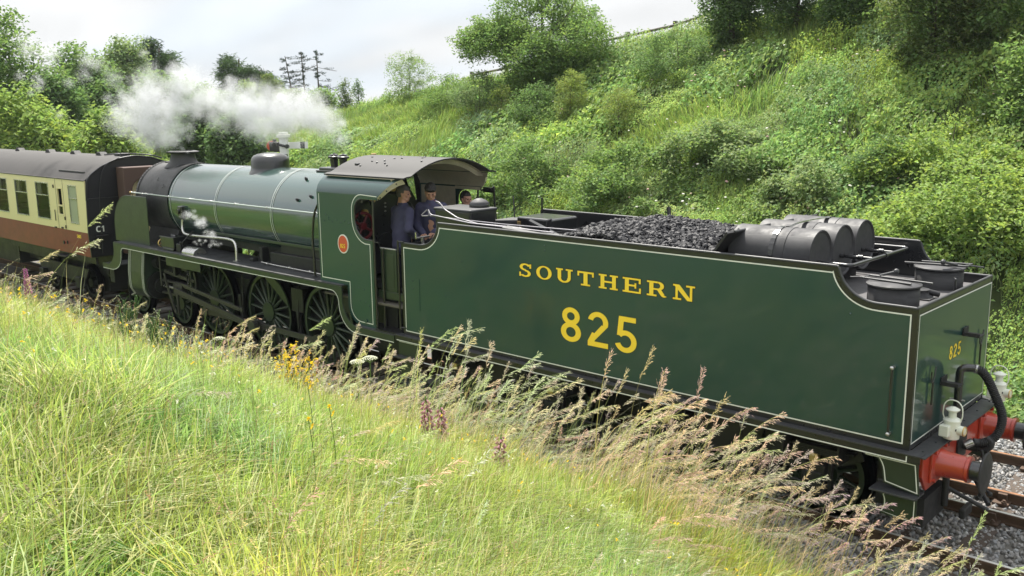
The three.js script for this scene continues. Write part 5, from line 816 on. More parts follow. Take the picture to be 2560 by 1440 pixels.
// ================================================================ vegetation
const seen = (x, z, margin = 0.16) => { const a = Math.atan2(CAM.x - x, CAM.z - z); let d = a - YAW; d = Math.atan2(Math.sin(d), Math.cos(d)); return Math.abs(d) < 0.503 + margin; };
function slopePoint(u, v) { const q = dirAt(u, v); for (let k = 15; k < 220; k += 0.15) { const x = CAM.x + q.x * k, y = CAM.y + q.y * k, z = CAM.z + q.z * k; if (z < -4.6 && y < groundY(x, z)) return [x, groundY(x, z), z, Math.hypot(x - CAM.x, z - CAM.z)]; } return null; }
const shade = (c, v = 0.35, hue = 0.12) => { const k = rr(1 - v, 1 + v), h = rr(-hue, hue); return [c[0] * k * (1 + h), c[1] * k, c[2] * k * (1 - h)]; };
const mixc = (a, b, t) => a.map((v, i) => lerp(v, b[i], t));
function leaves(n, size, spread, o = {}) { // a spray of n folded leaves
  const v = [];
  for (let i = 0; i < n; i++) {
    const L = size * rr(0.7, 1.25), w = L * (o.wide ?? 0.5), m = new THREE.Matrix4().compose(V3(rr(-1, 1), rr(-0.8, 0.8), rr(-1, 1)).multiplyScalar(spread), _q.setFromEuler(_e.set(rr(-0.9, 0.7), rr(0, 6.28), rr(-0.6, 0.6), 'YXZ')).clone(), V3(1, 1, 1));
    const P = [V3(0, 0, 0), V3(-w / 2, w * 0.22, L * 0.45), V3(0, -L * 0.1, L), V3(w / 2, w * 0.22, L * 0.45)].map((p) => p.applyMatrix4(m));
    for (const k of [0, 3, 2, 0, 2, 1]) v.push(P[k].x, P[k].y, P[k].z);
  }
  const g = new THREE.BufferGeometry(); g.setAttribute('position', new THREE.Float32BufferAttribute(v, 3)); g.computeVertexNormals(); return g;
}
class Soup { // triangles with a colour each, gathered into one geometry
  constructor() { this.v = []; this.c = []; }
  tri(a, b, c, k) { this.v.push(a[0], a[1], a[2], b[0], b[1], b[2], c[0], c[1], c[2]); for (let i = 0; i < 3; i++) this.c.push(k[0], k[1], k[2]); }
  leaf(x, y, z, yaw, pitch, roll, L, w, k) { // a folded leaf that points along yaw, tipped by pitch, turned by roll
    const cy = Math.cos(yaw), sy = Math.sin(yaw), cp = Math.cos(pitch), sp = Math.sin(pitch), cr = Math.cos(roll), sr = Math.sin(roll);
    const f = [sy * cp, -sp, cy * cp], r0 = [cy, 0, -sy], u0 = [sy * sp, cp, cy * sp], r = r0.map((q, i) => q * cr + u0[i] * sr), u = u0.map((q, i) => q * cr - r0[i] * sr);
    const P = (a, b, c) => [x + f[0] * a + r[0] * b + u[0] * c, y + f[1] * a + r[1] * b + u[1] * c, z + f[2] * a + r[2] * b + u[2] * c];
    const A = [x, y, z], T = P(L, 0, -L * 0.1);
    this.tri(A, P(L * 0.45, w / 2, w * 0.2), T, k); this.tri(A, T, P(L * 0.45, -w / 2, w * 0.2), k);
  }
  blade(x, y, z, h, w, la, droop, k) { // a grass blade leaning towards la
    const dx = Math.cos(la), dz = Math.sin(la), wa = rr(0, 6.28), wx = Math.cos(wa) * w / 2, wz = Math.sin(wa) * w / 2, d = droop * h;
    const at = (t) => [x + dx * d * t * t, y + h * t * (1 - 0.3 * droop * t * t), z + dz * d * t * t], e = (p, s, g) => [p[0] + wx * s * g, p[1], p[2] + wz * s * g];
    const p0 = at(0), p1 = at(0.42), p2 = at(0.76), p3 = at(1);
    this.tri(e(p0, -1, 0.8), e(p0, 1, 0.8), e(p1, 1, 1), k); this.tri(e(p0, -1, 0.8), e(p1, 1, 1), e(p1, -1, 1), k); this.tri(e(p1, -1, 1), e(p1, 1, 1), e(p2, 1, 0.7), k); this.tri(e(p1, -1, 1), e(p2, 1, 0.7), e(p2, -1, 0.7), k); this.tri(e(p2, -1, 0.7), e(p2, 1, 0.7), p3, k);
  }
  build() { const g = new THREE.BufferGeometry(); g.setAttribute('position', new THREE.Float32BufferAttribute(this.v, 3)); g.setAttribute('color', new THREE.Float32BufferAttribute(this.c, 3)); g.computeVertexNormals(); return g; }
}
const LEAFSIZE = { small: [0.055, 0.6], mid: [0.08, 0.6], broad: [0.105, 0.72], far: [0.21, 0.66], needle: [0.30, 0.13] };
R = mulberry(101);
const LEAF = leafMat({ vertexColors: true, transmission: 0.5 }), NEEDLE = leafMat({ transmission: 0.2, vertexColors: true });
// sheared placing: a flat tile laid on sloping ground keeps its plants upright
function tilePlace(x, z, turn, s, sy = s, flip = 1) { const e = 0.3, y = groundY(x, z), gx = (groundY(x + e, z) - groundY(x - e, z)) / (2 * e), gz = (groundY(x, z + e) - groundY(x, z - e)) / (2 * e); return new THREE.Matrix4().set(1, 0, 0, x, gx, 1, gz, y, 0, 0, 1, z, 0, 0, 0, 1).multiply(place(0, 0, 0, 0, turn, 0, s * flip, sy, s)); }
const C = { lime: [0.30, 0.40, 0.07], bright: [0.215, 0.325, 0.075], mid: [0.14, 0.235, 0.06], deep: [0.135, 0.225, 0.062], dark: [0.13, 0.22, 0.065], grey: [0.24, 0.31, 0.14], pine: [0.030, 0.055, 0.030], olive: [0.145, 0.17, 0.045], straw: [0.36, 0.30, 0.15] };
function branchy(x, y, z, h, r, n, spread, lean = 0) { // a tapered trunk with limbs
  const gs = [], top = V3(x + lean, y + h, z), mid = V3(x + lean * 0.4 + rr(-0.1, 0.1), y + h * 0.5, z + rr(-0.1, 0.1));
  const seg = (pts, ra, rb) => { const c = new THREE.CatmullRomCurve3(pts), g = new THREE.TubeGeometry(c, 6, 1, 6), p = g.attributes.position, N = 7; for (let i = 0; i <= 6; i++) { const q = c.getPointAt(i / 6), rad = lerp(ra, rb, i / 6); for (let j = 0; j < N; j++) { const k = i * N + j, v = V3(p.getX(k), p.getY(k), p.getZ(k)).sub(q).setLength(rad).add(q); p.setXYZ(k, v.x, v.y, v.z); } } return g; };
  gs.push(seg([V3(x, y - 0.3, z), mid, top], r, r * 0.3));
  for (let i = 0; i < n; i++) { const t = rr(0.2, 0.9), a = rr(0, 6.28), L = spread * rr(0.5, 1) * (1.15 - t * 0.6), b = V3(x, y, z).lerp(top, t); gs.push(seg([b, b.clone().add(V3(Math.cos(a) * L * 0.5, L * 0.3, Math.sin(a) * L * 0.5)), b.clone().add(V3(Math.cos(a) * L, L * rr(0.3, 0.8), Math.sin(a) * L))], r * 0.4 * (1.1 - t), r * 0.08)); }
  return gs;
}
function crown(t, lobes, count, cols, spray, sc, o = {}, name = 'crown') {
  const S = new Soup(), [L0, wide] = LEAFSIZE[spray], tot = lobes.reduce((s, l) => s + l[3] * l[4], 0), sd = Math.floor(R() * 1000), per = 14, rs = L0 * (o.needle ? 1.0 : 2.0) * sc;
  for (const [cx, cy, cz, rx, ry, rz] of lobes) {
    const n = Math.round((count * rx * ry) / tot);
    for (let i = 0; i < n; i++) {
      const a = rr(0, 6.283), u = rr(-0.85, 1), q = Math.sqrt(1 - u * u), dx = q * Math.cos(a), dz = q * Math.sin(a);
      const bump = 0.70 + 0.6 * fbm(dx * 2.6 + 7 + cx, dz * 2.6 + u * 2.6 + cy, 3, sd);
      if (!o.solid && fbm(dx * 3.5 + cz, u * 3.5 + dz * 3.5, 2, sd + 5) < 0.42) continue;
      const rad = bump * (0.35 + 0.68 * Math.sqrt(R())), px = cx + dx * rad * rx, py = cy + u * rad * ry, pz = cz + dz * rad * rz;
      const base = mixc(cols[0], cols[1], clamp(fbm(dx * 2 + cx * 2, u * 2 + dz * 2, 2, sd + 9) * 1.6 - 0.3 + rr(-0.25, 0.25), 0, 1));
      for (let k = 0; k < per; k++) { const L = L0 * sc * rr(0.65, 1.35); S.leaf(px + rr(-1, 1) * rs, py + rr(-0.7, 0.7) * rs, pz + rr(-1, 1) * rs, rr(0, 6.28), rr(-0.7, 0.9), rr(-0.7, 0.7), L, L * wide, shade(base, 0.22)); }
    }
  }
  if (!o.needle) for (let i = 0; i < 26; i++) { // shoots that break the outline
    const [cx, cy, cz, rx, ry, rz] = lobes[Math.floor(R() * lobes.length)], a = rr(0, 6.283), u = rr(0.05, 1), q = Math.sqrt(1 - u * u), d = [q * Math.cos(a), u, q * Math.sin(a)], len = rr(0.25, 0.6) * Math.min(rx, ry), base = mixc(cols[0], cols[1], rr(0.4, 1));
    for (let k = 0; k < 22; k++) { const f = k / 22, L = L0 * sc * rr(0.6, 1.1) * (1.1 - 0.5 * f); S.leaf(cx + d[0] * (rx * 0.85 + len * f) + rr(-1, 1) * L, cy + d[1] * (ry * 0.85 + len * f) + len * 0.3 * f + rr(-0.6, 0.6) * L, cz + d[2] * (rz * 0.85 + len * f) + rr(-1, 1) * L, rr(0, 6.28), rr(-0.6, 0.6), rr(-0.6, 0.6), L, L * wide, shade(base, 0.22)); }
  }
  part(t, name, ready(S.build()), o.needle ? NEEDLE : LEAF);
}
function lobesFor(h, w, n, low = 0.15, tall = 1) { const L = [[0, h * 0.55, 0, w * 0.62, h * 0.42, w * 0.62]]; for (let i = 0; i < n; i++) { const a = (i / n) * 6.28 + rr(-0.4, 0.4), y = rr(low, 0.82), k = Math.sin(Math.PI * clamp(y, 0.12, 0.95)) ** 0.6; L.push([Math.cos(a) * w * 0.55 * k, h * y, Math.sin(a) * w * 0.55 * k, w * rr(0.3, 0.5) * k, h * rr(0.14, 0.24) * tall, w * rr(0.3, 0.5) * k]); } L.push([rr(-0.1, 0.1) * w, h * 0.86, 0, w * 0.3, h * 0.16, w * 0.3]); return L; }
function wildLobes(h, w) { const L = []; for (let i = 0; i < 26; i++) { const a = rr(-1, 1), b = rr(-1, 1), top = h * (1 - 0.65 * a * a - 0.3 * b * b) * rr(0.35, 1.05), r = rr(0.13, 0.26) * h; L.push([a * w, Math.max(r * 0.5, top - r), b * w * 0.7, r * rr(0.9, 1.7), r * rr(0.7, 1.1), r * rr(0.9, 1.5)]); } return L; }
function plantTree(kind, label, cat, x, z, h, w, o) {
  const y = groundY(x, z) - 0.1, t = thing(kind, label, cat, [x, y, z], 0, o.group);
  part(t, o.trunk || 'trunk', branchy(0, 0, 0, h * 0.8, o.r ?? h * 0.018, o.limbs ?? 9, w * 0.8, o.lean ?? 0), o.bark || M.bark);
  crown(t, o.wild ? wildLobes(h, w) : o.lobes || lobesFor(h, w, o.n ?? 9, o.low ?? 0.15), Math.round(o.count * (o.dense ?? 0.34)), o.cols, o.spray, o.sc, o);
  return t;
}
// place a tree by the column it stands in, its distance, and the row its top reaches
function treeAt(kind, label, cat, u, vTop, d, halfPx, o) { const p = onRay(u, vTop, d), y = groundY(p.x, p.z); return plantTree(kind, label, cat, p.x, p.z, Math.max(1, p.y - y), (halfPx / F) * d, o); }
function bushAt(kind, label, u, v, wPx, hPx, o) { const p = slopePoint(u, v); if (!p) return; const k = p[3] / F * 1.02; return plantTree(kind, label, o.cat || 'bush', p[0], p[2], hPx * k, (wPx / 2) * k, { trunk: 'stems', r: 0.03, limbs: 7, ...o }); }
R = mulberry(202);
{ // woodland beyond the coach
  const W = [
    ['tall broadleaf tree at the left edge of the view, reaching highest above the coach', 10, 25, 56, 150, ['deep', 'bright'], 3800],
    ['broadleaf tree right of the tall edge tree, half veiled by drifting steam', 185, 105, 62, 110, ['mid', 'bright'], 2800],
    ['pale green round-topped tree left of the dark pine', 297, 92, 74, 78, ['bright', 'grey'], 2600],
    ['bushy bright tree low above the coach roof at the far left', 60, 215, 47, 130, ['bright', 'lime'], 3000],
    ['dark green tree between the tall edge tree and the pale round one', 150, 195, 54, 105, ['dark', 'mid'], 2600],
    ['yellow-green tree directly above the coach end', 265, 265, 45, 105, ['bright', 'lime'], 2800],
    ['dark leafy tree behind the thick part of the steam', 235, 185, 60, 100, ['deep', 'mid'], 2600],
    ['green tree below the lone dark pine, behind the steam', 405, 180, 60, 95, ['mid', 'bright'], 2400],
    ['dark broadleaf tree directly behind the chimney', 500, 235, 52, 85, ['dark', 'mid'], 2400],
    ['small dark tree to the right of the chimney', 590, 275, 46, 70, ['dark', 'deep'], 2000],
    ['mid-green tree behind the middle of the steam, left of the dark pine pair', 470, 205, 70, 75, ['mid', 'bright'], 2000],
    ['low rounded tree half hidden by steam below the dark pine pair', 560, 232, 64, 60, ['mid', 'grey'], 1800],
    ['low yellow-green tree under the three thin conifers', 735, 226, 70, 62, ['bright', 'olive'], 1500],
    ['low green tree just right of the three thin conifers', 805, 226, 74, 42, ['mid', 'bright'], 1200],
  ];
  for (const [label, u, v, d, hw, [a, b], n] of W) treeAt('broadleaf_tree', label, 'tree', u, v, d, hw, { count: n, cols: [C[a], C[b]], spray: 'far', sc: 1.05, low: -0.05, n: 14, dense: 0.55 });
  treeAt('broadleaf_tree', 'small yellow-green tree standing right of the pair of dark pines', 'tree', 672, 182, 78, 32, { count: 900, cols: [C.bright, C.olive], spray: 'far', sc: 0.9, low: 0 });
  treeAt('broadleaf_tree', 'low yellow-green tree in front of the pair of dark pines', 'tree', 612, 200, 76, 42, { count: 900, cols: [C.bright, C.lime], spray: 'far', sc: 0.9, low: 0 });
  const pineLobes = (h, w, spec) => spec.map(([x, y, r, q]) => [x * w, y * h, rr(-0.3, 0.3) * w, r * w, q * h, r * w * 0.9]);
  const pine = (label, u, v, d, hw, spec, n) => { const p = onRay(u, v, d), y = groundY(p.x, p.z), h = p.y - y, w = (hw / F) * d; const t = thing('pine_tree', label, 'tree', [p.x, y, p.z], 0.6, 'dark pines above the steam'); delete t.userData.group; part(t, 'trunk', branchy(0, 0, 0, h * 0.9, 0.2, 10, w * 0.8, 0.3), M.barkRed); crown(t, pineLobes(h, w, spec), Math.round(n * 0.42), [C.pine, C.deep], 'needle', 1.5, { needle: true }); };
  pine('lone dark pine with a flat layered crown, left of the chimney', 387, 97, 84, 48, [[-0.25, 0.93, 0.28, 0.06], [-0.35, 0.84, 0.45, 0.06], [0.3, 0.80, 0.5, 0.05], [0.55, 0.72, 0.45, 0.05], [-0.1, 0.72, 0.5, 0.05], [0.1, 0.62, 0.4, 0.04], [-0.5, 0.66, 0.3, 0.04]], 1100);
  pine('dark pine with a bare twiggy tip, left one of the pair above the steam', 588, 128, 92, 55, [[-0.45, 0.90, 0.16, 0.05], [-0.2, 0.82, 0.42, 0.07], [-0.35, 0.70, 0.5, 0.07], [-0.1, 0.60, 0.6, 0.06], [-0.5, 0.52, 0.5, 0.05], [0.2, 0.70, 0.45, 0.06], [-0.2, 0.40, 0.5, 0.06]], 1300);
  pine('dark spreading pine, right one of the pair above the steam', 640, 160, 90, 60, [[-0.3, 0.88, 0.45, 0.07], [0.2, 0.78, 0.5, 0.07], [0.5, 0.66, 0.5, 0.07], [-0.1, 0.64, 0.6, 0.08], [0.3, 0.52, 0.6, 0.08], [-0.5, 0.5, 0.5, 0.07]], 1400);
  // three thin bare larches
  [[712, 140, 745, 'leaning thin conifer with sparse tiered branches, leftmost of three'], [752, 128, 768, 'thin conifer with sparse tiered branches, middle one of three'], [790, 124, 800, 'thin conifer with sparse tiered branches, rightmost and widest of three']].forEach(([ut, vt, ub, label], i) => {
    const d = 84, top = onRay(ut, vt, d), b = onRay(ub, 260, d), y = groundY(b.x, b.z) - 0.3;
    const t = thing('thin_conifer', label, 'tree', [b.x, y, b.z]); const q = V3(top.x - b.x, top.y - y, top.z - b.z), gs = [rod([0, 0, 0], [q.x, q.y, q.z], 0.11, 0.03, 7)], list = [];
    const rt = V3(Math.cos(YAW), 0, -Math.sin(YAW));
    for (let k = 0; k < 30; k++) { const f = 0.30 + 0.7 * Math.min(1, (k + rr(-0.8, 0.8)) / 30), L = (1.3 + (i === 2 ? 1.0 : 0.3)) * rr(0.25, 1.15) * (1.25 - f * 0.75), a = rr(0, 6.28), o = q.clone().multiplyScalar(f), e = o.clone().add(V3(Math.cos(a) * L, rr(-0.5, 0.35) * L, Math.sin(a) * L).addScaledVector(rt, rr(-1, 1) * L * 0.7)); gs.push(pipe([[o.x, o.y, o.z], [(o.x + e.x) / 2, (o.y + e.y) / 2 - 0.1, (o.z + e.z) / 2], [e.x, e.y - 0.12 * L, e.z]], 0.018, 5, 4)); for (let m = 0; m < 9; m++) { const pt = o.clone().lerp(e, rr(0.25, 1)); list.push({ p: [pt.x, pt.y, pt.z], c: shade(C.pine, 0.3) }); } }
    part(t, 'trunk', gs, M.bark); { const S = new Soup(); for (const { p, c } of list) for (let m = 0; m < 5; m++) S.leaf(p[0] + rr(-0.12, 0.12), p[1] + rr(-0.06, 0.04), p[2] + rr(-0.12, 0.12), rr(0, 6.28), rr(-0.9, 0.9), rr(-0.9, 0.9), rr(0.10, 0.22), 0.05, c); part(t, 'crown', ready(S.build()), NEEDLE); }
  });
  treeAt('broadleaf_tree', 'small dark brownish tree on the skyline right of the three thin conifers', 'tree', 860, 196, 92, 27, { count: 500, cols: [C.deep, C.olive], spray: 'far', sc: 0.9 });
  treeAt('broadleaf_tree', 'tiny dark tree furthest right on the low skyline beside the brownish tree', 'tree', 893, 196, 120, 17, { count: 300, cols: [C.dark, C.deep], spray: 'far', sc: 1.0 });
  treeAt('broadleaf_tree', 'distant dark tree clump on the skyline left of the big hawthorn', 'tree', 1122, 184, 130, 32, { count: 400, cols: [C.pine, C.dark], spray: 'far', sc: 1.1 });
}
{ // bushes and trees on the far slope
  R = mulberry(303);
  const B = [ // label, column, row of the foot, width, height in the picture, leaf, colours, count
    ['broadleaf_bush', 'pale green rounded bush on the crest between the skyline trees and the big hawthorn', 1025, 262, 150, 125, 'mid', ['bright', 'grey'], 1300],
    ['broadleaf_bush', 'smaller pale bush left of the rounded crest bush', 950, 262, 90, 70, 'mid', ['bright', 'grey'], 700],
    ['broadleaf_bush', 'bush on the crest between the pale rounded bush and the big hawthorn', 1120, 285, 190, 95, 'mid', ['mid', 'bright'], 1400],
    ['broadleaf_bush', 'bush tucked under the left edge of the big hawthorn', 1200, 300, 170, 120, 'mid', ['mid', 'grey'], 1400],
    ['broadleaf_bush', 'low scrubby bush on the crest, left end of the slope top', 870, 268, 120, 55, 'mid', ['bright', 'olive'], 700],
    ['hawthorn_bush', 'large spreading hawthorn at the top of the slope left of the fence', 1355, 232, 450, 262, 'mid', ['mid', 'bright'], 14500],
    ['dark_bush', 'dark leafy bush below the fence on the upper slope', 1690, 205, 230, 130, 'mid', ['dark', 'mid'], 2600],
    ['conical_shrub', 'yellow-tipped conical shrub under the right side of the big hawthorn', 1430, 315, 120, 140, 'small', ['olive', 'lime'], 1500],
    ['conical_shrub', 'yellow-tipped shrub under the left side of the big hawthorn', 1255, 330, 120, 115, 'small', ['olive', 'lime'], 1300],
    ['leafy_bush', 'deep green bush between the two yellow-tipped shrubs', 1340, 320, 140, 130, 'mid', ['deep', 'mid'], 1600],
    ['conical_shrub', 'pale yellow-green shrub in the middle of the slope', 1545, 340, 150, 120, 'small', ['lime', 'olive'], 1500],
    ['leafy_bush', 'dim olive bush low on the slope left of centre', 1190, 330, 110, 90, 'small', ['olive', 'deep'], 900],
    ['leafy_bush', 'dark thin bush above the tender coal', 1390, 470, 90, 130, 'small', ['deep', 'olive'], 1000],
    ['bramble_mound', 'broad bramble mound directly above the coal', 1560, 520, 380, 170, 'broad', ['mid', 'bright'], 3400],
    ['bramble_mound', 'bramble mound behind the cab roof corner', 1330, 500, 250, 150, 'broad', ['bright', 'mid'], 2200],
    ['bramble_mound', 'pale leafy mound above the middle of the tender', 1800, 440, 330, 150, 'broad', ['bright', 'grey'], 2800],
    ['leafy_bush', 'pale leafy bush behind the tender reservoirs', 2030, 545, 240, 160, 'broad', ['grey', 'bright'], 2300],
    ['leafy_bush', 'shadowy dark bush right of the pale one behind the reservoirs', 2180, 480, 160, 150, 'mid', ['dark', 'deep'], 1500],
    ['maple_bush', 'bright yellow-green bush at the right edge above the tender end', 2440, 620, 420, 250, 'broad', ['lime', 'bright'], 4600],
    ['maple_bush', 'yellow-green bush higher on the slope at the right edge', 2380, 440, 330, 150, 'broad', ['lime', 'bright'], 2600],
    ['leafy_bush', 'tall green bush at the far right edge below the trees', 2540, 330, 160, 210, 'broad', ['mid', 'bright'], 1700],
    ['leafy_bush', 'yellow-green bush beside the tender deck on the lower slope', 2250, 600, 230, 110, 'broad', ['lime', 'mid'], 1500],
  ];
  for (const [k, label, u, v, w, h, sp, [a, b], n] of B) bushAt(k, label, u, v, w, h, { count: n, cols: [C[a], C[b]], spray: sp, sc: k === 'hawthorn_bush' ? 1.4 : 1.0, low: k === 'hawthorn_bush' ? -0.08 : 0.02, n: k === 'hawthorn_bush' ? 16 : 10, wild: ['bramble_mound', 'leafy_bush', 'maple_bush', 'dark_bush'].includes(k), dense: k === 'hawthorn_bush' ? 0.52 : 0.42, r: k === 'hawthorn_bush' ? 0.11 : 0.03, limbs: k === 'hawthorn_bush' ? 16 : 7 });
  const T = [
    ['thicket_tree', 'dark thicket tree with bare twisted stems left at the top of the slope', 1830, 125, 190, 330, ['dark', 'deep'], 3000, 12],
    ['thicket_tree', 'dark thicket tree in the middle of the shaded crest hedge', 1985, 100, 210, 330, ['dark', 'deep'], 3000, 10],
    ['thicket_tree', 'dark thicket tree at the right end of the shaded crest hedge', 2120, 95, 200, 330, ['dark', 'mid'], 2800, 10],
    ['slope_tree', 'dark-stemmed tree with drooping pale branches on the slope at the right', 2330, 178, 330, 350, ['mid', 'olive'], 3600, 16],
    ['slope_tree', 'leafy tree at the top right corner of the view', 2500, 120, 230, 330, ['bright', 'mid'], 2600, 10],
    ['slope_tree', 'light green tree top between the fence and the dark thicket', 1560, 120, 120, 150, ['bright', 'olive'], 900, 6],
  ];
  for (const [k, label, u, v, w, h, [a, b], n, limbs] of T) bushAt(k, label, u, v, w, h, { cat: 'tree', trunk: 'trunk', count: n, dense: 0.75, cols: [C[a], C[b]], spray: 'mid', sc: 1.55, low: 0.0, n: 14, r: 0.13, limbs });
}
{ // undergrowth, nettles and grass on the slope, each one mass that nobody could count: square patches laid on the ground
  R = mulberry(404);
  const patch = (kind, far) => {
    const S = new Soup(), size = 1.5, sd = Math.floor(R() * 1000), k = far ? 1.5 : 1;
    const spec = { bramble: [1150, 0.095, 0.74, 0.6, [C.mid, C.bright]], nettle: [1500, 0.07, 0.55, 0.62, [C.bright, C.grey]], weed: [2000, 0.05, 0.6, 0.55, [C.bright, C.lime]], grass: [0] }[kind];
    const [n, L0, wide, hgt, cols] = spec;
    for (let i = 0; i < n / (k * k); i++) { const x = rr(-0.8, 0.8) * size / 1.5, z = rr(-0.8, 0.8) * size / 1.5, m = fbm(x * 1.7 + sd, z * 1.7 + 3, 3, sd), y = 0.06 + hgt * (0.25 + 1.2 * m) * Math.pow(R(), 0.45); const L = L0 * k * rr(0.6, 1.35), base = mixc(cols[0], cols[1], clamp(rr(-0.2, 0.7) + y * 0.5, 0, 1)); S.leaf(x, y, z, rr(0, 6.28), rr(-0.5, 0.8), rr(-0.6, 0.6), L, L * wide, shade(base, 0.3, 0.16)); }  // leaf colour lightens with height, painting in sunlit tops above darker gaps
    const blades = kind === 'grass' ? 620 : kind === 'weed' ? 160 : 60;
    for (let i = 0; i < blades / k; i++) S.blade(rr(-0.8, 0.8), 0, rr(-0.8, 0.8), rr(0.3, 0.75), 0.016 * k * rr(0.7, 1.4), rr(-1.2, 1.2), rr(0.1, 0.7), shade(mixc([0.12, 0.22, 0.035], [0.24, 0.30, 0.07], R()), 0.25));
    return S.build();
  };
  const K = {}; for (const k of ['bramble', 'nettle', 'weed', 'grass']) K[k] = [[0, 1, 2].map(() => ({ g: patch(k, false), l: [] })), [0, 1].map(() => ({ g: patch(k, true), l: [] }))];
  for (let x = -75; x < 8; x += 1.32) for (let z = -33; z < -4.4; z += 1.32) {
    const px = x + rr(-0.3, 0.3), pz = z + rr(-0.3, 0.3); if (!seen(px, pz, 0.12) || pz > -4.7) continue;
    const d = Math.hypot(px - CAM.x, pz - CAM.z), s = -4.5 - pz, n1 = fbm(px * 0.28 + 3, pz * 0.28 + 9, 3, 91), n2 = fbm(px * 0.55 + 13, pz * 0.55, 3, 97);
    const bank = sstep(s, 12.5, 15.5) * sstep(px, -17, -10) * 0.22 + sstep(-px, 22, 27) * 0.16 - sstep(px, -24, -18) * sstep(14 - s, 0, 3) * 0.10, grassy = n1 + bank + rr(-0.05, 0.05) > 0.60, kind = grassy ? 'grass' : n2 < 0.45 ? 'bramble' : n2 < 0.56 ? 'nettle' : 'weed';
    const list = K[kind][d > 30 ? 1 : 0], e = list[Math.floor(R() * list.length)], v = rr(1.1, 1.55), t = fbm(px * 0.9 + 41, pz * 0.9, 2, 113);
    e.l.push({ m: tilePlace(px, pz, rr(0, 6.28), rr(0.95, 1.15), (s > 17.5 ? rr(0.45, 0.7) : kind === 'grass' ? rr(0.7, 1.3) : 0.65 + 3.4 * clamp(fbm(px * 0.42 + 71, pz * 0.42 + 5, 3, 117) - 0.38, 0, 0.26)) ), c: [v * lerp(0.72, 1.25, t), v * lerp(0.82, 1.12, t), v * lerp(1.1, 0.9, t)] });
  }
  const names = { bramble: ['bramble_bed', 'broad-leaved brambles covering the lower far slope'], nettle: ['nettle_bed', 'nettles and herbs spread over the far slope'], weed: ['weeds', 'small-leaved weeds covering the far slope between the bushes'], grass: ['slope_grass', 'green grass in open patches of the far slope'] };
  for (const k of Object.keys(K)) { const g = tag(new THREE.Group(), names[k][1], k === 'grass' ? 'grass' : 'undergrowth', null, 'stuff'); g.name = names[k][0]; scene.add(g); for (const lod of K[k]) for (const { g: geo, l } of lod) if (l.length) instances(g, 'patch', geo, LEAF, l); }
  const fl = []; for (let i = 0; i < 420; i++) { const p = slopePoint(rr(1150, 2560), rr(150, 640)); if (!p || R() > 0.7) continue; fl.push({ m: place(p[0], p[1] + rr(0.4, 0.9), p[2], rr(-0.5, 0.5), rr(0, 6), 0, rr(0.025, 0.05)), c: R() < 0.6 ? [0.7, 0.68, 0.6] : [0.6, 0.38, 0.36] }); }
  tag(instances(scene, 'slope_flowers', new THREE.IcosahedronGeometry(1, 0).scale(1, 0.5, 1), mat(1, 1, 1, 0.8), fl), 'scattered white and pink wild flowers on the far slope', 'wild flowers');
}
{ // fence on the crest
  R = mulberry(505);
  const t = thing('post_and_rail_fence', 'weathered post and rail fence along the crest of the slope', 'fence');
  const pts = []; for (let x = -33; x <= -8; x += 2.6) { const z = -24.6 + 0.02 * (x + 21); pts.push([x, groundY(x, z), z]); }
  pts.forEach(([x, y, z]) => part(t, 'post', [span(x - 0.08, x + 0.08, y - 0.3, y + 1.3, z - 0.08, z + 0.08, 0.01)], M.woodFence));
  for (let i = 0; i + 1 < pts.length; i++) for (const h of [0.55, 1.1]) part(t, 'fence_rail', [rod([pts[i][0], pts[i][1] + h, pts[i][2] + 0.09], [pts[i + 1][0], pts[i + 1][1] + h, pts[i + 1][2] + 0.09], 0.065, 0.065, 6)], M.woodFence);
}
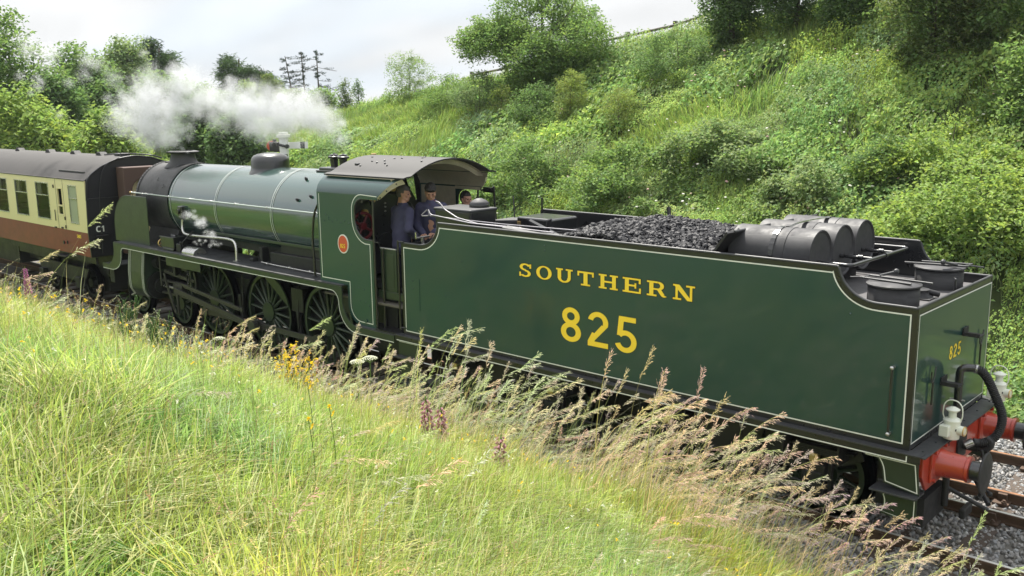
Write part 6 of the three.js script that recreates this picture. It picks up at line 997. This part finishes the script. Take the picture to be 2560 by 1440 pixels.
// ================================================================ meadow on the near bank
{
  R = mulberry(606);
  const green = [0.19, 0.33, 0.055], yell = [0.37, 0.46, 0.11], pale = [0.54, 0.52, 0.29], dry = [0.40, 0.30, 0.19];
  const tile = (size, n, wk, o) => { // one square of meadow
    const S = new Soup(), h = size * 0.56, sd = Math.floor(R() * 1000);
    for (let i = 0; i < n; i++) { const x = rr(-h, h), z = rr(-h, h), m = fbm(x * 4 + sd, z * 4, 2, sd), q = R(); const c = shade(mixc(mixc(green, yell, clamp(m * 1.8 - 0.45 + rr(-0.25, 0.25) + o.y, 0, 1)), pale, q < o.pale ? rr(0.4, 1) : 0), 0.22, 0.10); S.blade(x, -0.04, z, o.h * rr(0.4, 1.15) * (0.75 + 0.5 * m), 0.0062 * wk * rr(0.6, 1.5), rr(-1.0, 1.1), o.d * rr(0.1, 1.1), c); }
    for (let i = 0; i < n * o.herb; i++) { const x = rr(-h, h), z = rr(-h, h), y0 = o.h * rr(0.35, 0.8), c = shade([0.12, 0.25, 0.03], 0.25); for (let k = 0; k < 5; k++) { const L = rr(0.035, 0.075) * Math.sqrt(wk); S.leaf(x, y0 - k * 0.03, z, rr(0, 6.28), rr(-0.6, 0.4), rr(-0.3, 0.3), L, L * 0.28, c); } }
    for (let i = 0; i < n * o.stalk; i++) { const x = rr(-h, h), z = rr(-h, h), H = o.h * rr(0.9, 1.45), la = rr(-0.8, 0.9), dr = rr(0.05, 0.35), c = shade(R() < 0.3 ? [0.22, 0.20, 0.07] : [0.24, 0.31, 0.08], 0.25); S.blade(x, 0, z, H, 0.0035 * wk, la, dr, c); const tx = x + Math.cos(la) * dr * H, tz = z + Math.sin(la) * dr * H, ty = H * (1 - 0.3 * dr), hc = shade(R() < 0.1 ? [0.07, 0.05, 0.03] : R() < 0.5 ? dry : pale, 0.3), q = Math.sqrt(wk); for (let k = 0; k < 10; k++) S.leaf(tx - Math.cos(la) * 0.008 * k, ty - 0.006 * k, tz - Math.sin(la) * 0.008 * k, la + 1.57 + rr(-1.2, 1.2), rr(-0.7, 0.3), rr(0, 3), rr(0.008, 0.014) * q, 0.0032 * q, hc); }
    return { g: S.build(), l: [] };
  };
  const kinds = [{ h: 0.50, d: 0.55, y: 0.0, pale: 0.10, herb: 0.03, stalk: 0.03 }, { h: 0.62, d: 0.65, y: 0.15, pale: 0.14, herb: 0.01, stalk: 0.035 }, { h: 0.40, d: 0.4, y: -0.15, pale: 0.03, herb: 0.09, stalk: 0.02 }, { h: 0.58, d: 0.85, y: 0.3, pale: 0.30, herb: 0.0, stalk: 0.05 }];
  const LOD = [[0.5, 720, 1.0], [0.8, 820, 1.55], [1.25, 900, 2.4]].map(([s, n, w]) => kinds.map((o) => [0, 1].map(() => tile(s, n, w, o))));
  const reach = [[0, 7.5], [7.5, 15], [15, 46]], SZ = [0.5, 0.8, 1.25];
  for (let lod = 0; lod < 3; lod++) for (let x = -42; x < 6; x += SZ[lod]) for (let z = 1.95; z < 13.5; z += SZ[lod]) {
    const px = x + rr(-0.08, 0.08), pz = z + rr(-0.08, 0.08), d = Math.hypot(px - CAM.x, pz - CAM.z);
    if (d < reach[lod][0] || d >= reach[lod][1] || d < 1.6 || !(seen(px, pz, 0.22) || d < 3) || pz < 1.95 + 1.25 * sstep(px, -1.5, 0.7)) continue;
    const n = fbm(px * 0.5 + 20, pz * 0.5, 3, 121), m = fbm(px * 0.9 + 3, pz * 0.9, 2, 131), edge = sstep(pz, 4.6, 2.3) * (px > -10 ? 1 : 0.6);
    const k = edge * rr(0.4, 1.1) > 0.55 ? 3 : m < 0.42 ? 2 : n > 0.52 ? 1 : 0, e = LOD[lod][k][Math.floor(R() * 2)], v = rr(0.85, 1.15), t = rr(-0.08, 0.08) + (n - 0.5) * 0.5;
    e.l.push({ m: tilePlace(px, pz, rr(-0.35, 0.45), rr(0.98, 1.12), (0.70 + 0.4 * n) * rr(0.85, 1.12) * (pz < 2.6 ? 0.75 : 1)), c: [v * (1 + t), v, v * (1 - t)] });
  }
  const meadow = tag(new THREE.Group(), 'bright green meadow grass on the near bank', 'grass', null, 'stuff'); meadow.name = 'meadow_grass'; scene.add(meadow);
  for (const a of LOD) for (const b of a) for (const { g, l } of b) if (l.length) instances(meadow, 'grass_blades', g, LEAF, l);
}
function seedHead(S, ox, oz, h, headLen, arch, lush, turn, wk) { // tall grass stem, arching over, with a loose drooping seed head
  const ct = Math.cos(turn), st = Math.sin(turn), W = (p) => [ox + p.x * ct + p.z * st, p.y, oz - p.x * st + p.z * ct], tri = (a, b, c, k) => S.tri(W(a), W(b), W(c), k);
  const stem = [], N = 9; for (let i = 0; i <= N; i++) { const t = i / N, b = Math.max(0, t - 0.35) / 0.65; stem.push(V3(arch * (0.18 * t + 0.82 * b * b), h * (t - 0.27 * (arch / h) * b * b), 0.03 * Math.sin(t * 4))); }
  const sg = shade([0.33, 0.38, 0.12], 0.25), w = 0.0018 * wk;
  for (let i = 0; i < N; i++) { const p = stem[i], q = stem[i + 1], r = w * (1.35 - 0.8 * i / N), o = V3(r * 0.6, 0, r); tri(p.clone().sub(o), p.clone().add(o), q.clone().add(o), sg); tri(p.clone().sub(o), q.clone().add(o), q.clone().sub(o), sg); }
  const curve = new THREE.CatmullRomCurve3(stem), t0 = 1 - headLen / (h * 1.15), tone = R();
  const down = V3(0, -1, 0);
  for (let i = 0; i < lush; i++) {
    const f = Math.pow((i + R()) / lush, 0.9), t = Math.min(t0 + (1 - t0) * f, 0.998), p = curve.getPoint(t), tg = curve.getTangent(t), k = 0.3 + 0.7 * Math.sin(Math.PI * Math.pow(1 - f, 0.7)) ** 0.8;
    const L = rr(0.03, 0.085) * k, e = p.clone().addScaledVector(tg, L * 0.85).addScaledVector(down, L * rr(0, 0.55)).add(V3(rr(-1, 1), rr(-0.4, 0.4), rr(-1, 1)).multiplyScalar(L * 0.28)), dn = e.clone().sub(p).normalize().addScaledVector(down, rr(0, 0.5)).normalize();
    const kk = rr(0.75, 1.35), hc = tone < 0.5 ? [0.70 * kk, 0.62 * kk, 0.46 * kk] : tone < 0.75 ? [0.56 * kk, 0.46 * kk, 0.40 * kk] : [0.54 * kk, 0.53 * kk, 0.28 * kk];
    for (let s = 0; s < 3; s++) { const o = p.clone().lerp(e, 1 - s * 0.32), len = rr(0.014, 0.026) * Math.sqrt(wk), tip = o.clone().addScaledVector(dn, len), n = V3().crossVectors(dn, V3(rr(-1, 1), rr(-1, 1), rr(-1, 1))).normalize().multiplyScalar(0.0021 * wk), b = o.clone().lerp(tip, 0.4); tri(o, b.clone().add(n), tip, hc); tri(o, tip, b.clone().sub(n), hc); }
    const r = V3(0, 0.0006 * wk, 0); tri(p.clone().sub(r), p.clone().add(r), e, sg);
  }
}
{
  const headMat = leafMat({ vertexColors: true, transmission: 0.45 });
  R = mulberry(707);
  const bunch = (n, wk, lush) => { const S = new Soup(); for (let i = 0; i < n; i++) seedHead(S, rr(-0.3, 0.3), rr(-0.3, 0.3), rr(0.6, 1.35), rr(0.2, 0.42), R() < 0.3 ? rr(0.08, 0.22) : rr(0.24, 0.62), Math.round(lush * rr(0.6, 1.2)), rr(-0.5, 1.3), wk); for (let i = 0; i < n * 4; i++) S.blade(rr(-0.3, 0.3), 0, rr(-0.3, 0.3), rr(0.45, 1.0), 0.0032 * wk * rr(0.6, 1.4), rr(-1.3, 0.5), rr(0.1, 0.6), shade(R() < 0.6 ? [0.56, 0.50, 0.28] : [0.34, 0.40, 0.14], 0.25)); return { g: S.build(), l: [] }; };
  const near = [0, 1, 2, 3, 4].map(() => bunch(12, 1, 50)), far = [0, 1, 2].map(() => bunch(12, 1.7, 32)), lone = [0, 1, 2, 3].map(() => bunch(2, 1, 46));
  for (let x = -36; x < 4; x += 0.5) for (let z = 1.95; z < 11; z += 0.5) {
    const px = x + rr(-0.2, 0.2), pz = z + rr(-0.2, 0.2), d = Math.hypot(px - CAM.x, pz - CAM.z); if (!seen(px, pz, 0.18) || d < 2.2 || pz < 2.0 + 1.05 * sstep(px, -1.2, 0.7)) continue;
    const patch = fbm(px * 0.55 + 9, pz * 0.55 + 4, 3, 141), right = px > -9, band = Math.exp(-(((pz - 2.9) / (right ? 1.6 : 0.8)) ** 2)), t = R();
    const c = [1, 1, 1].map(() => rr(0.85, 1.15)), m = (s) => tilePlace(px, pz, rr(-0.3, 0.5), s, s * rr(0.8, 1.15), 1);
    if (t < band * (0.45 + 1.0 * patch) * (right ? 1.0 : 0.55)) { const q = d > 13 ? far : near; q[Math.floor(R() * q.length)].l.push({ m: m(rr(0.75, 1.3) * (px < -12 ? 0.66 : px > -7 && px < 0.3 ? 1.2 : 1)), c }); }
    else if (t < 0.05 + 0.16 * sstep(patch, 0.42, 0.62) + (right ? 0.10 : 0)) lone[Math.floor(R() * 4)].l.push({ m: m(rr(0.6, 0.95)), c });
  }
  const seedG = tag(new THREE.Group(), 'tall straw-coloured seeding grass arching along the edge of the track', 'grass', null, 'stuff'); seedG.name = 'seeding_grass'; scene.add(seedG);
  for (const { g, l } of [...near, ...far, ...lone]) if (l.length) instances(seedG, 'seed_heads', g, headMat, l);
}
// near-bank spot seen in a column of the picture at a distance
const bankAt = (u, d) => { const p = onRay(u, 720, d); return [p.x, groundY(p.x, p.z) + 0.04, p.z]; };
{ // wild flowers one can single out
  R = mulberry(808);
  const pink = leafMat({ color: new THREE.Color().setRGB(0.46, 0.13, 0.34) }), fadedPink = leafMat({ color: new THREE.Color().setRGB(0.42, 0.2, 0.25) }), stemM = leafMat({ color: new THREE.Color().setRGB(0.14, 0.22, 0.05) }), yel = leafMat({ color: new THREE.Color().setRGB(0.80, 0.60, 0.03) }), whiteF = leafMat({ color: new THREE.Color().setRGB(0.75, 0.76, 0.62) }), broomG = leafMat({ color: new THREE.Color().setRGB(0.075, 0.17, 0.03) });
  const bell = join(lathe([[0.004, 0], [0.011, -0.012], [0.013, -0.03], [0.019, -0.042]], 8));
  const foxglove = (label, u, d, h, m) => { const [x, y, z] = bankAt(u, d), t = thing('foxglove', label, 'foxglove', [x, y, z], rr(0, 6)); part(t, 'stem', [pipe([[0, -0.05, 0], [0.02, h * 0.5, 0], [0.06, h, 0.01]], 0.008, 12, 6)], stemM); part(t, 'leaf', [0, 1, 2, 3, 4].map((k) => leaves(1, 0.2, 0.02, { wide: 0.4 }).rotateY(k * 1.3).translate(0, 0.1 + k * 0.05, 0)), stemM); const n = Math.floor(h * 46); for (let k = 0; k < n; k++) { const f = 0.52 + 0.45 * (k / n), a = k * 2.4, s = 1.5 - (k / n) * 0.95; shared(t, 'flower', bell, m, place(0.02 + 0.04 * f + Math.cos(a) * 0.018, h * f, Math.sin(a) * 0.018, 0, -a + Math.PI / 2, 0, s * (1 + d * 0.012)).multiply(new THREE.Matrix4().makeRotationX(-0.9))); } };
  foxglove('purple foxglove spike standing in front of the coach at the left edge', 74, 25.5, 1.35, pink);
  foxglove('faded pink foxglove in long grass in front of the tender, left one of a pair', 1070, 8.6, 0.74, fadedPink);
  foxglove('faded pink foxglove in long grass in front of the tender, right one of a pair', 1096, 8.3, 0.68, fadedPink);
  foxglove('short dark-pink foxglove alone in the grass right of the faded pair', 1238, 8.0, 0.55, fadedPink);
  // broom in yellow flower by the wheels
  const petal = join([0, 1, 2, 3].map((k) => leaves(1, 0.03, 0.004, { wide: 0.9 }).rotateY(k * 1.57)));
  { const [x, y, z] = bankAt(718, 13.6), t = thing('broom_bush', 'yellow-flowered broom in front of the driving wheels', 'broom', [x, y, z]); const st = [], fl = []; for (let k = 0; k < 34; k++) { const a = rr(0, 6.28), L = rr(0.10, 0.42), h = rr(0.75, 1.28), e = [Math.cos(a) * L + 0.05, h - L * 0.5, Math.sin(a) * L]; st.push(pipe([[0, 0, 0], [e[0] * 0.35, h * 0.5, e[2] * 0.35], e], 0.006, 8, 4)); for (let q = 0; q < 11; q++) { const f = rr(0.72, 1.02); fl.push(place(e[0] * f + rr(-0.03, 0.03), e[1] * f + rr(-0.02, 0.04), e[2] * f + rr(-0.03, 0.03), rr(-1, 1), rr(0, 6), rr(-1, 1), rr(0.9, 1.6))); } } part(t, 'stems', st, broomG); fl.slice(0, 290).forEach((m) => shared(t, 'flower', petal, yel, m)); }
  // green broom shoots
  const shoots = (label, u, d, h) => { const [x, y, z] = bankAt(u, d), t = thing('broom_shoot', label, 'broom', [x, y, z]); const st = []; for (let k = 0; k < 20; k++) { const a = rr(0, 6.28), L = rr(0.04, 0.2), hh = h * rr(0.6, 1); const e = [Math.cos(a) * L + 0.22 * hh, hh, Math.sin(a) * L]; st.push(pipe([[0, 0, 0], [e[0] * 0.4, hh * 0.55, e[2] * 0.4], e], 0.006, 8, 4)); for (let q = 0; q < 6; q++) { const f = rr(0.55, 1), b = [e[0] * f, e[1] * f, e[2] * f]; st.push(pipe([b, [b[0] + rr(-0.05, 0.07), b[1] + rr(0.05, 0.14), b[2] + rr(-0.05, 0.05)], [b[0] + rr(-0.06, 0.1), b[1] + rr(0.1, 0.2), b[2] + rr(-0.06, 0.06)]], 0.004, 4, 4)); } } part(t, 'stems', st, broomG); };
  shoots('tall feathery green broom shoots in front of the cylinder, left clump', 300, 15.5, 1.25); shoots('tall feathery green broom shoots in front of the cylinder, right clump', 372, 15.0, 1.1);
  // hogweed
  const umbel = (label, u, d, h) => { const [x, y, z] = bankAt(u, d), t = thing('hogweed', label, 'hogweed', [x, y, z], rr(0, 6)); part(t, 'stem', [pipe([[0, 0, 0], [0.02, h * 0.5, 0.01], [0.04, h, 0]], 0.007, 8, 6), ...[...Array(14)].map((_, k) => rod([0.04, h - 0.03, 0], [0.04 + 0.11 * Math.cos(k * 2.4) * Math.sqrt((k + 1) / 14), h + 0.05 - 0.02 * ((k + 1) / 14), 0.11 * Math.sin(k * 2.4) * Math.sqrt((k + 1) / 14)], 0.002, 0.002, 4))], stemM); part(t, 'umbel', [...Array(60)].map((_, k) => new THREE.IcosahedronGeometry(rr(0.006, 0.012), 0).scale(1, 0.5, 1).translate(0.04 + 0.095 * Math.cos(k * 2.4) * Math.sqrt((k + 1) / 60), h + 0.06 - 0.03 * ((k + 1) / 60), 0.095 * Math.sin(k * 2.4) * Math.sqrt((k + 1) / 60))), whiteF); };
  umbel('flat white hogweed head below the cab steps, left one of two', 880, 11.8, 1.05); umbel('flat white hogweed head below the cab steps, right one of two', 912, 11.4, 1.1);
  umbel('white hogweed head in front of the motion, left of the yellow broom', 545, 14.6, 0.95);
  // buttercups
  const cup = join([0, 1, 2, 3, 4].map((k) => leaves(1, 0.016, 0.001, { wide: 0.95 }).rotateY(k * 1.257)));
  const cups = []; const put = (u, d, h, s) => { const [x, y, z] = bankAt(u, d); cups.push({ m: place(x + rr(-0.05, 0.05), y + h, z + rr(-0.05, 0.05), rr(-0.4, 0.4), rr(0, 6), 0, s), c: [0.82, 0.58, 0.02] }); };
  for (let k = 0; k < 260; k++) put(rr(0, 620), rr(7, 15), rr(0.42, 0.62), rr(0.7, 1.2)); for (let k = 0; k < 60; k++) put(rr(20, 130), rr(10, 12), rr(0.45, 0.6), rr(0.8, 1.3)); for (let k = 0; k < 80; k++) put(rr(0, 2000), rr(5, 9), rr(0.4, 0.6), rr(0.7, 1.1));
  tag(instances(scene, 'buttercups', cup, yel, cups.map((e) => ({ m: e.m }))), 'small yellow buttercups scattered through the meadow at the left', 'wild flowers');
  const one = (label, u, d, h) => { const [x, y, z] = bankAt(u, d), t = thing('buttercup', label, 'buttercup', [x, y, z]); part(t, 'stem', [pipe([[0, 0, 0], [0.02, h * 0.6, 0], [0, h, 0.01]], 0.0025, 6, 4)], stemM); for (let k = 0; k < 2; k++) shared(t, 'flower', cup, yel, place(k * 0.035, h - k * 0.03, 0.01, -0.4, k * 2, 0.2, 1.25)); };
  one('pair of yellow buttercups low in the foreground, upper pair', 758, 5.6, 0.62); one('pair of yellow buttercups low in the foreground, right of the lower pair', 812, 4.9, 0.66); one('pair of yellow buttercups low in the foreground, lowest pair', 757, 4.75, 0.58);
  const daisies = []; for (let k = 0; k < 160; k++) { const [x, y, z] = bankAt(rr(0, 1800), rr(4.5, 10)); daisies.push({ m: place(x, y + rr(0.35, 0.55), z, rr(-0.5, 0.5), rr(0, 6), 0, rr(0.5, 1)) }); }
  tag(instances(scene, 'white_flowers', cup, whiteF, daisies), 'tiny white flowers dotted in the near meadow', 'wild flowers');
}
// ================================================================ steam: clouds of fine droplets
{
  R = mulberry(909);
  const steamM = mat(0.77, 0.78, 0.805, 1, { transmission: 0.5, thickness: 0, specularIntensity: 0 });
  const puff = [0, 1, 2].map((sd) => { // a soft ball of droplets, thick in the middle and ragged at the edge
    const v = [], c = () => (R() + R() - 1) * 0.016;
    while (v.length < 7500 * 9) {
      const x = rr(-1, 1), y = rr(-1, 1), z = rr(-1, 1), r = Math.hypot(x, y, z); if (r > 1) continue;
      const f = fbm(x * 2.1 + 9 + sd * 5 + z * 0.8, y * 2.1 + z * 1.4 + 20, 4, 151 + sd);
      if (R() > Math.exp(-2.8 * r * r) * clamp((f - 0.30) * 3.2, 0, 1)) continue;
      for (let k = 0; k < 3; k++) v.push(x + c(), y + c(), z + c());
    }
    const g = new THREE.BufferGeometry(); g.setAttribute('position', new THREE.Float32BufferAttribute(v, 3)); g.computeVertexNormals(); return g;
  });
  function plume(name, label, puffs, count) { // puffs: [x, y, z, rx, ry, rz, weight]
    const lists = [[], [], []], tot = puffs.reduce((s, p) => s + p[6], 0);
    for (const [x, y, z, rx, ry, rz, w] of puffs) for (let i = 0, n = Math.max(1, Math.round((count * w) / tot)); i < n; i++) {
      const a = rr(0, 6.283), u = rr(-1, 1), q = Math.sqrt(1 - u * u), rad = 0.85 * Math.sqrt(R()), k = 0.28 + 0.6 * R() * R();
      lists[i % 3].push({ m: place(x + rx * rad * q * Math.cos(a), y + ry * rad * u, z + rz * rad * q * Math.sin(a), rr(0, 6), rr(0, 6), rr(0, 6), Math.min(rx, ry) * k) });
    }
    const g = tag(new THREE.Group(), label, 'steam', null, 'stuff'); g.name = name; scene.add(g);
    lists.forEach((l, k) => l.length && instances(g, 'steam_puff', puff[k], steamM, l));
  }
  const at = (u, v, d, ru, rv, w) => { const p = onRay(u, v, d), k = d / F; return [p.x, p.y, p.z, ru * k, rv * k, ru * k * 0.8, w]; };
  plume('safety_valve_steam', 'dense white steam blowing left from the safety valves behind the dome', [
    at(847, 378, 21.3, 10, 28, 0.25), at(850, 345, 21.5, 24, 40, 2), at(825, 312, 21.8, 52, 52, 6), at(780, 285, 22.2, 66, 60, 10), at(725, 282, 22.6, 72, 66, 11), at(670, 278, 23, 76, 66, 11), at(615, 270, 23.3, 76, 72, 10), at(650, 330, 23.3, 70, 34, 4.5), at(760, 335, 22.3, 64, 32, 2.8), at(555, 265, 23.6, 70, 70, 7), at(700, 238, 22.8, 56, 40, 5), at(590, 225, 23.4, 60, 40, 3.5), at(765, 245, 22.3, 44, 36, 3),
  ], 215);
  plume('chimney_steam', 'thin pale exhaust drifting left from the chimney over the coach', [
    at(462, 372, 23.5, 22, 14, 0.5), at(455, 350, 24, 50, 28, 1.5), at(400, 335, 24.4, 74, 50, 5), at(345, 312, 24.8, 70, 62, 7), at(325, 262, 25, 66, 60, 6), at(390, 255, 24.8, 84, 66, 8), at(455, 222, 24.6, 84, 62, 8.5), at(505, 250, 24.3, 70, 62, 5.5), at(400, 195, 25, 90, 46, 2.2), at(330, 180, 26, 80, 56, 1.3), at(250, 150, 28, 110, 56, 0.7), at(95, 150, 31, 60, 55, 2.2), at(75, 200, 31, 34, 44, 1.2), at(60, 115, 31, 40, 30, 0.6), at(190, 170, 29, 80, 50, 0.8), at(135, 265, 30, 32, 32, 0.3), at(430, 300, 24.4, 62, 66, 4.5),
  ], 190);
  plume('clack_valve_steam', 'wisp of steam leaking from the valve on the boiler side down to the running plate', [
    at(478, 538, 19.6, 20, 20, 1), at(500, 560, 19.6, 22, 20, 1.2), at(520, 585, 19.5, 24, 16, 0.8), at(505, 605, 19.5, 32, 10, 0.7), at(535, 612, 19.4, 28, 10, 0.9),
  ], 60);
}
renderer.render(scene, camera);
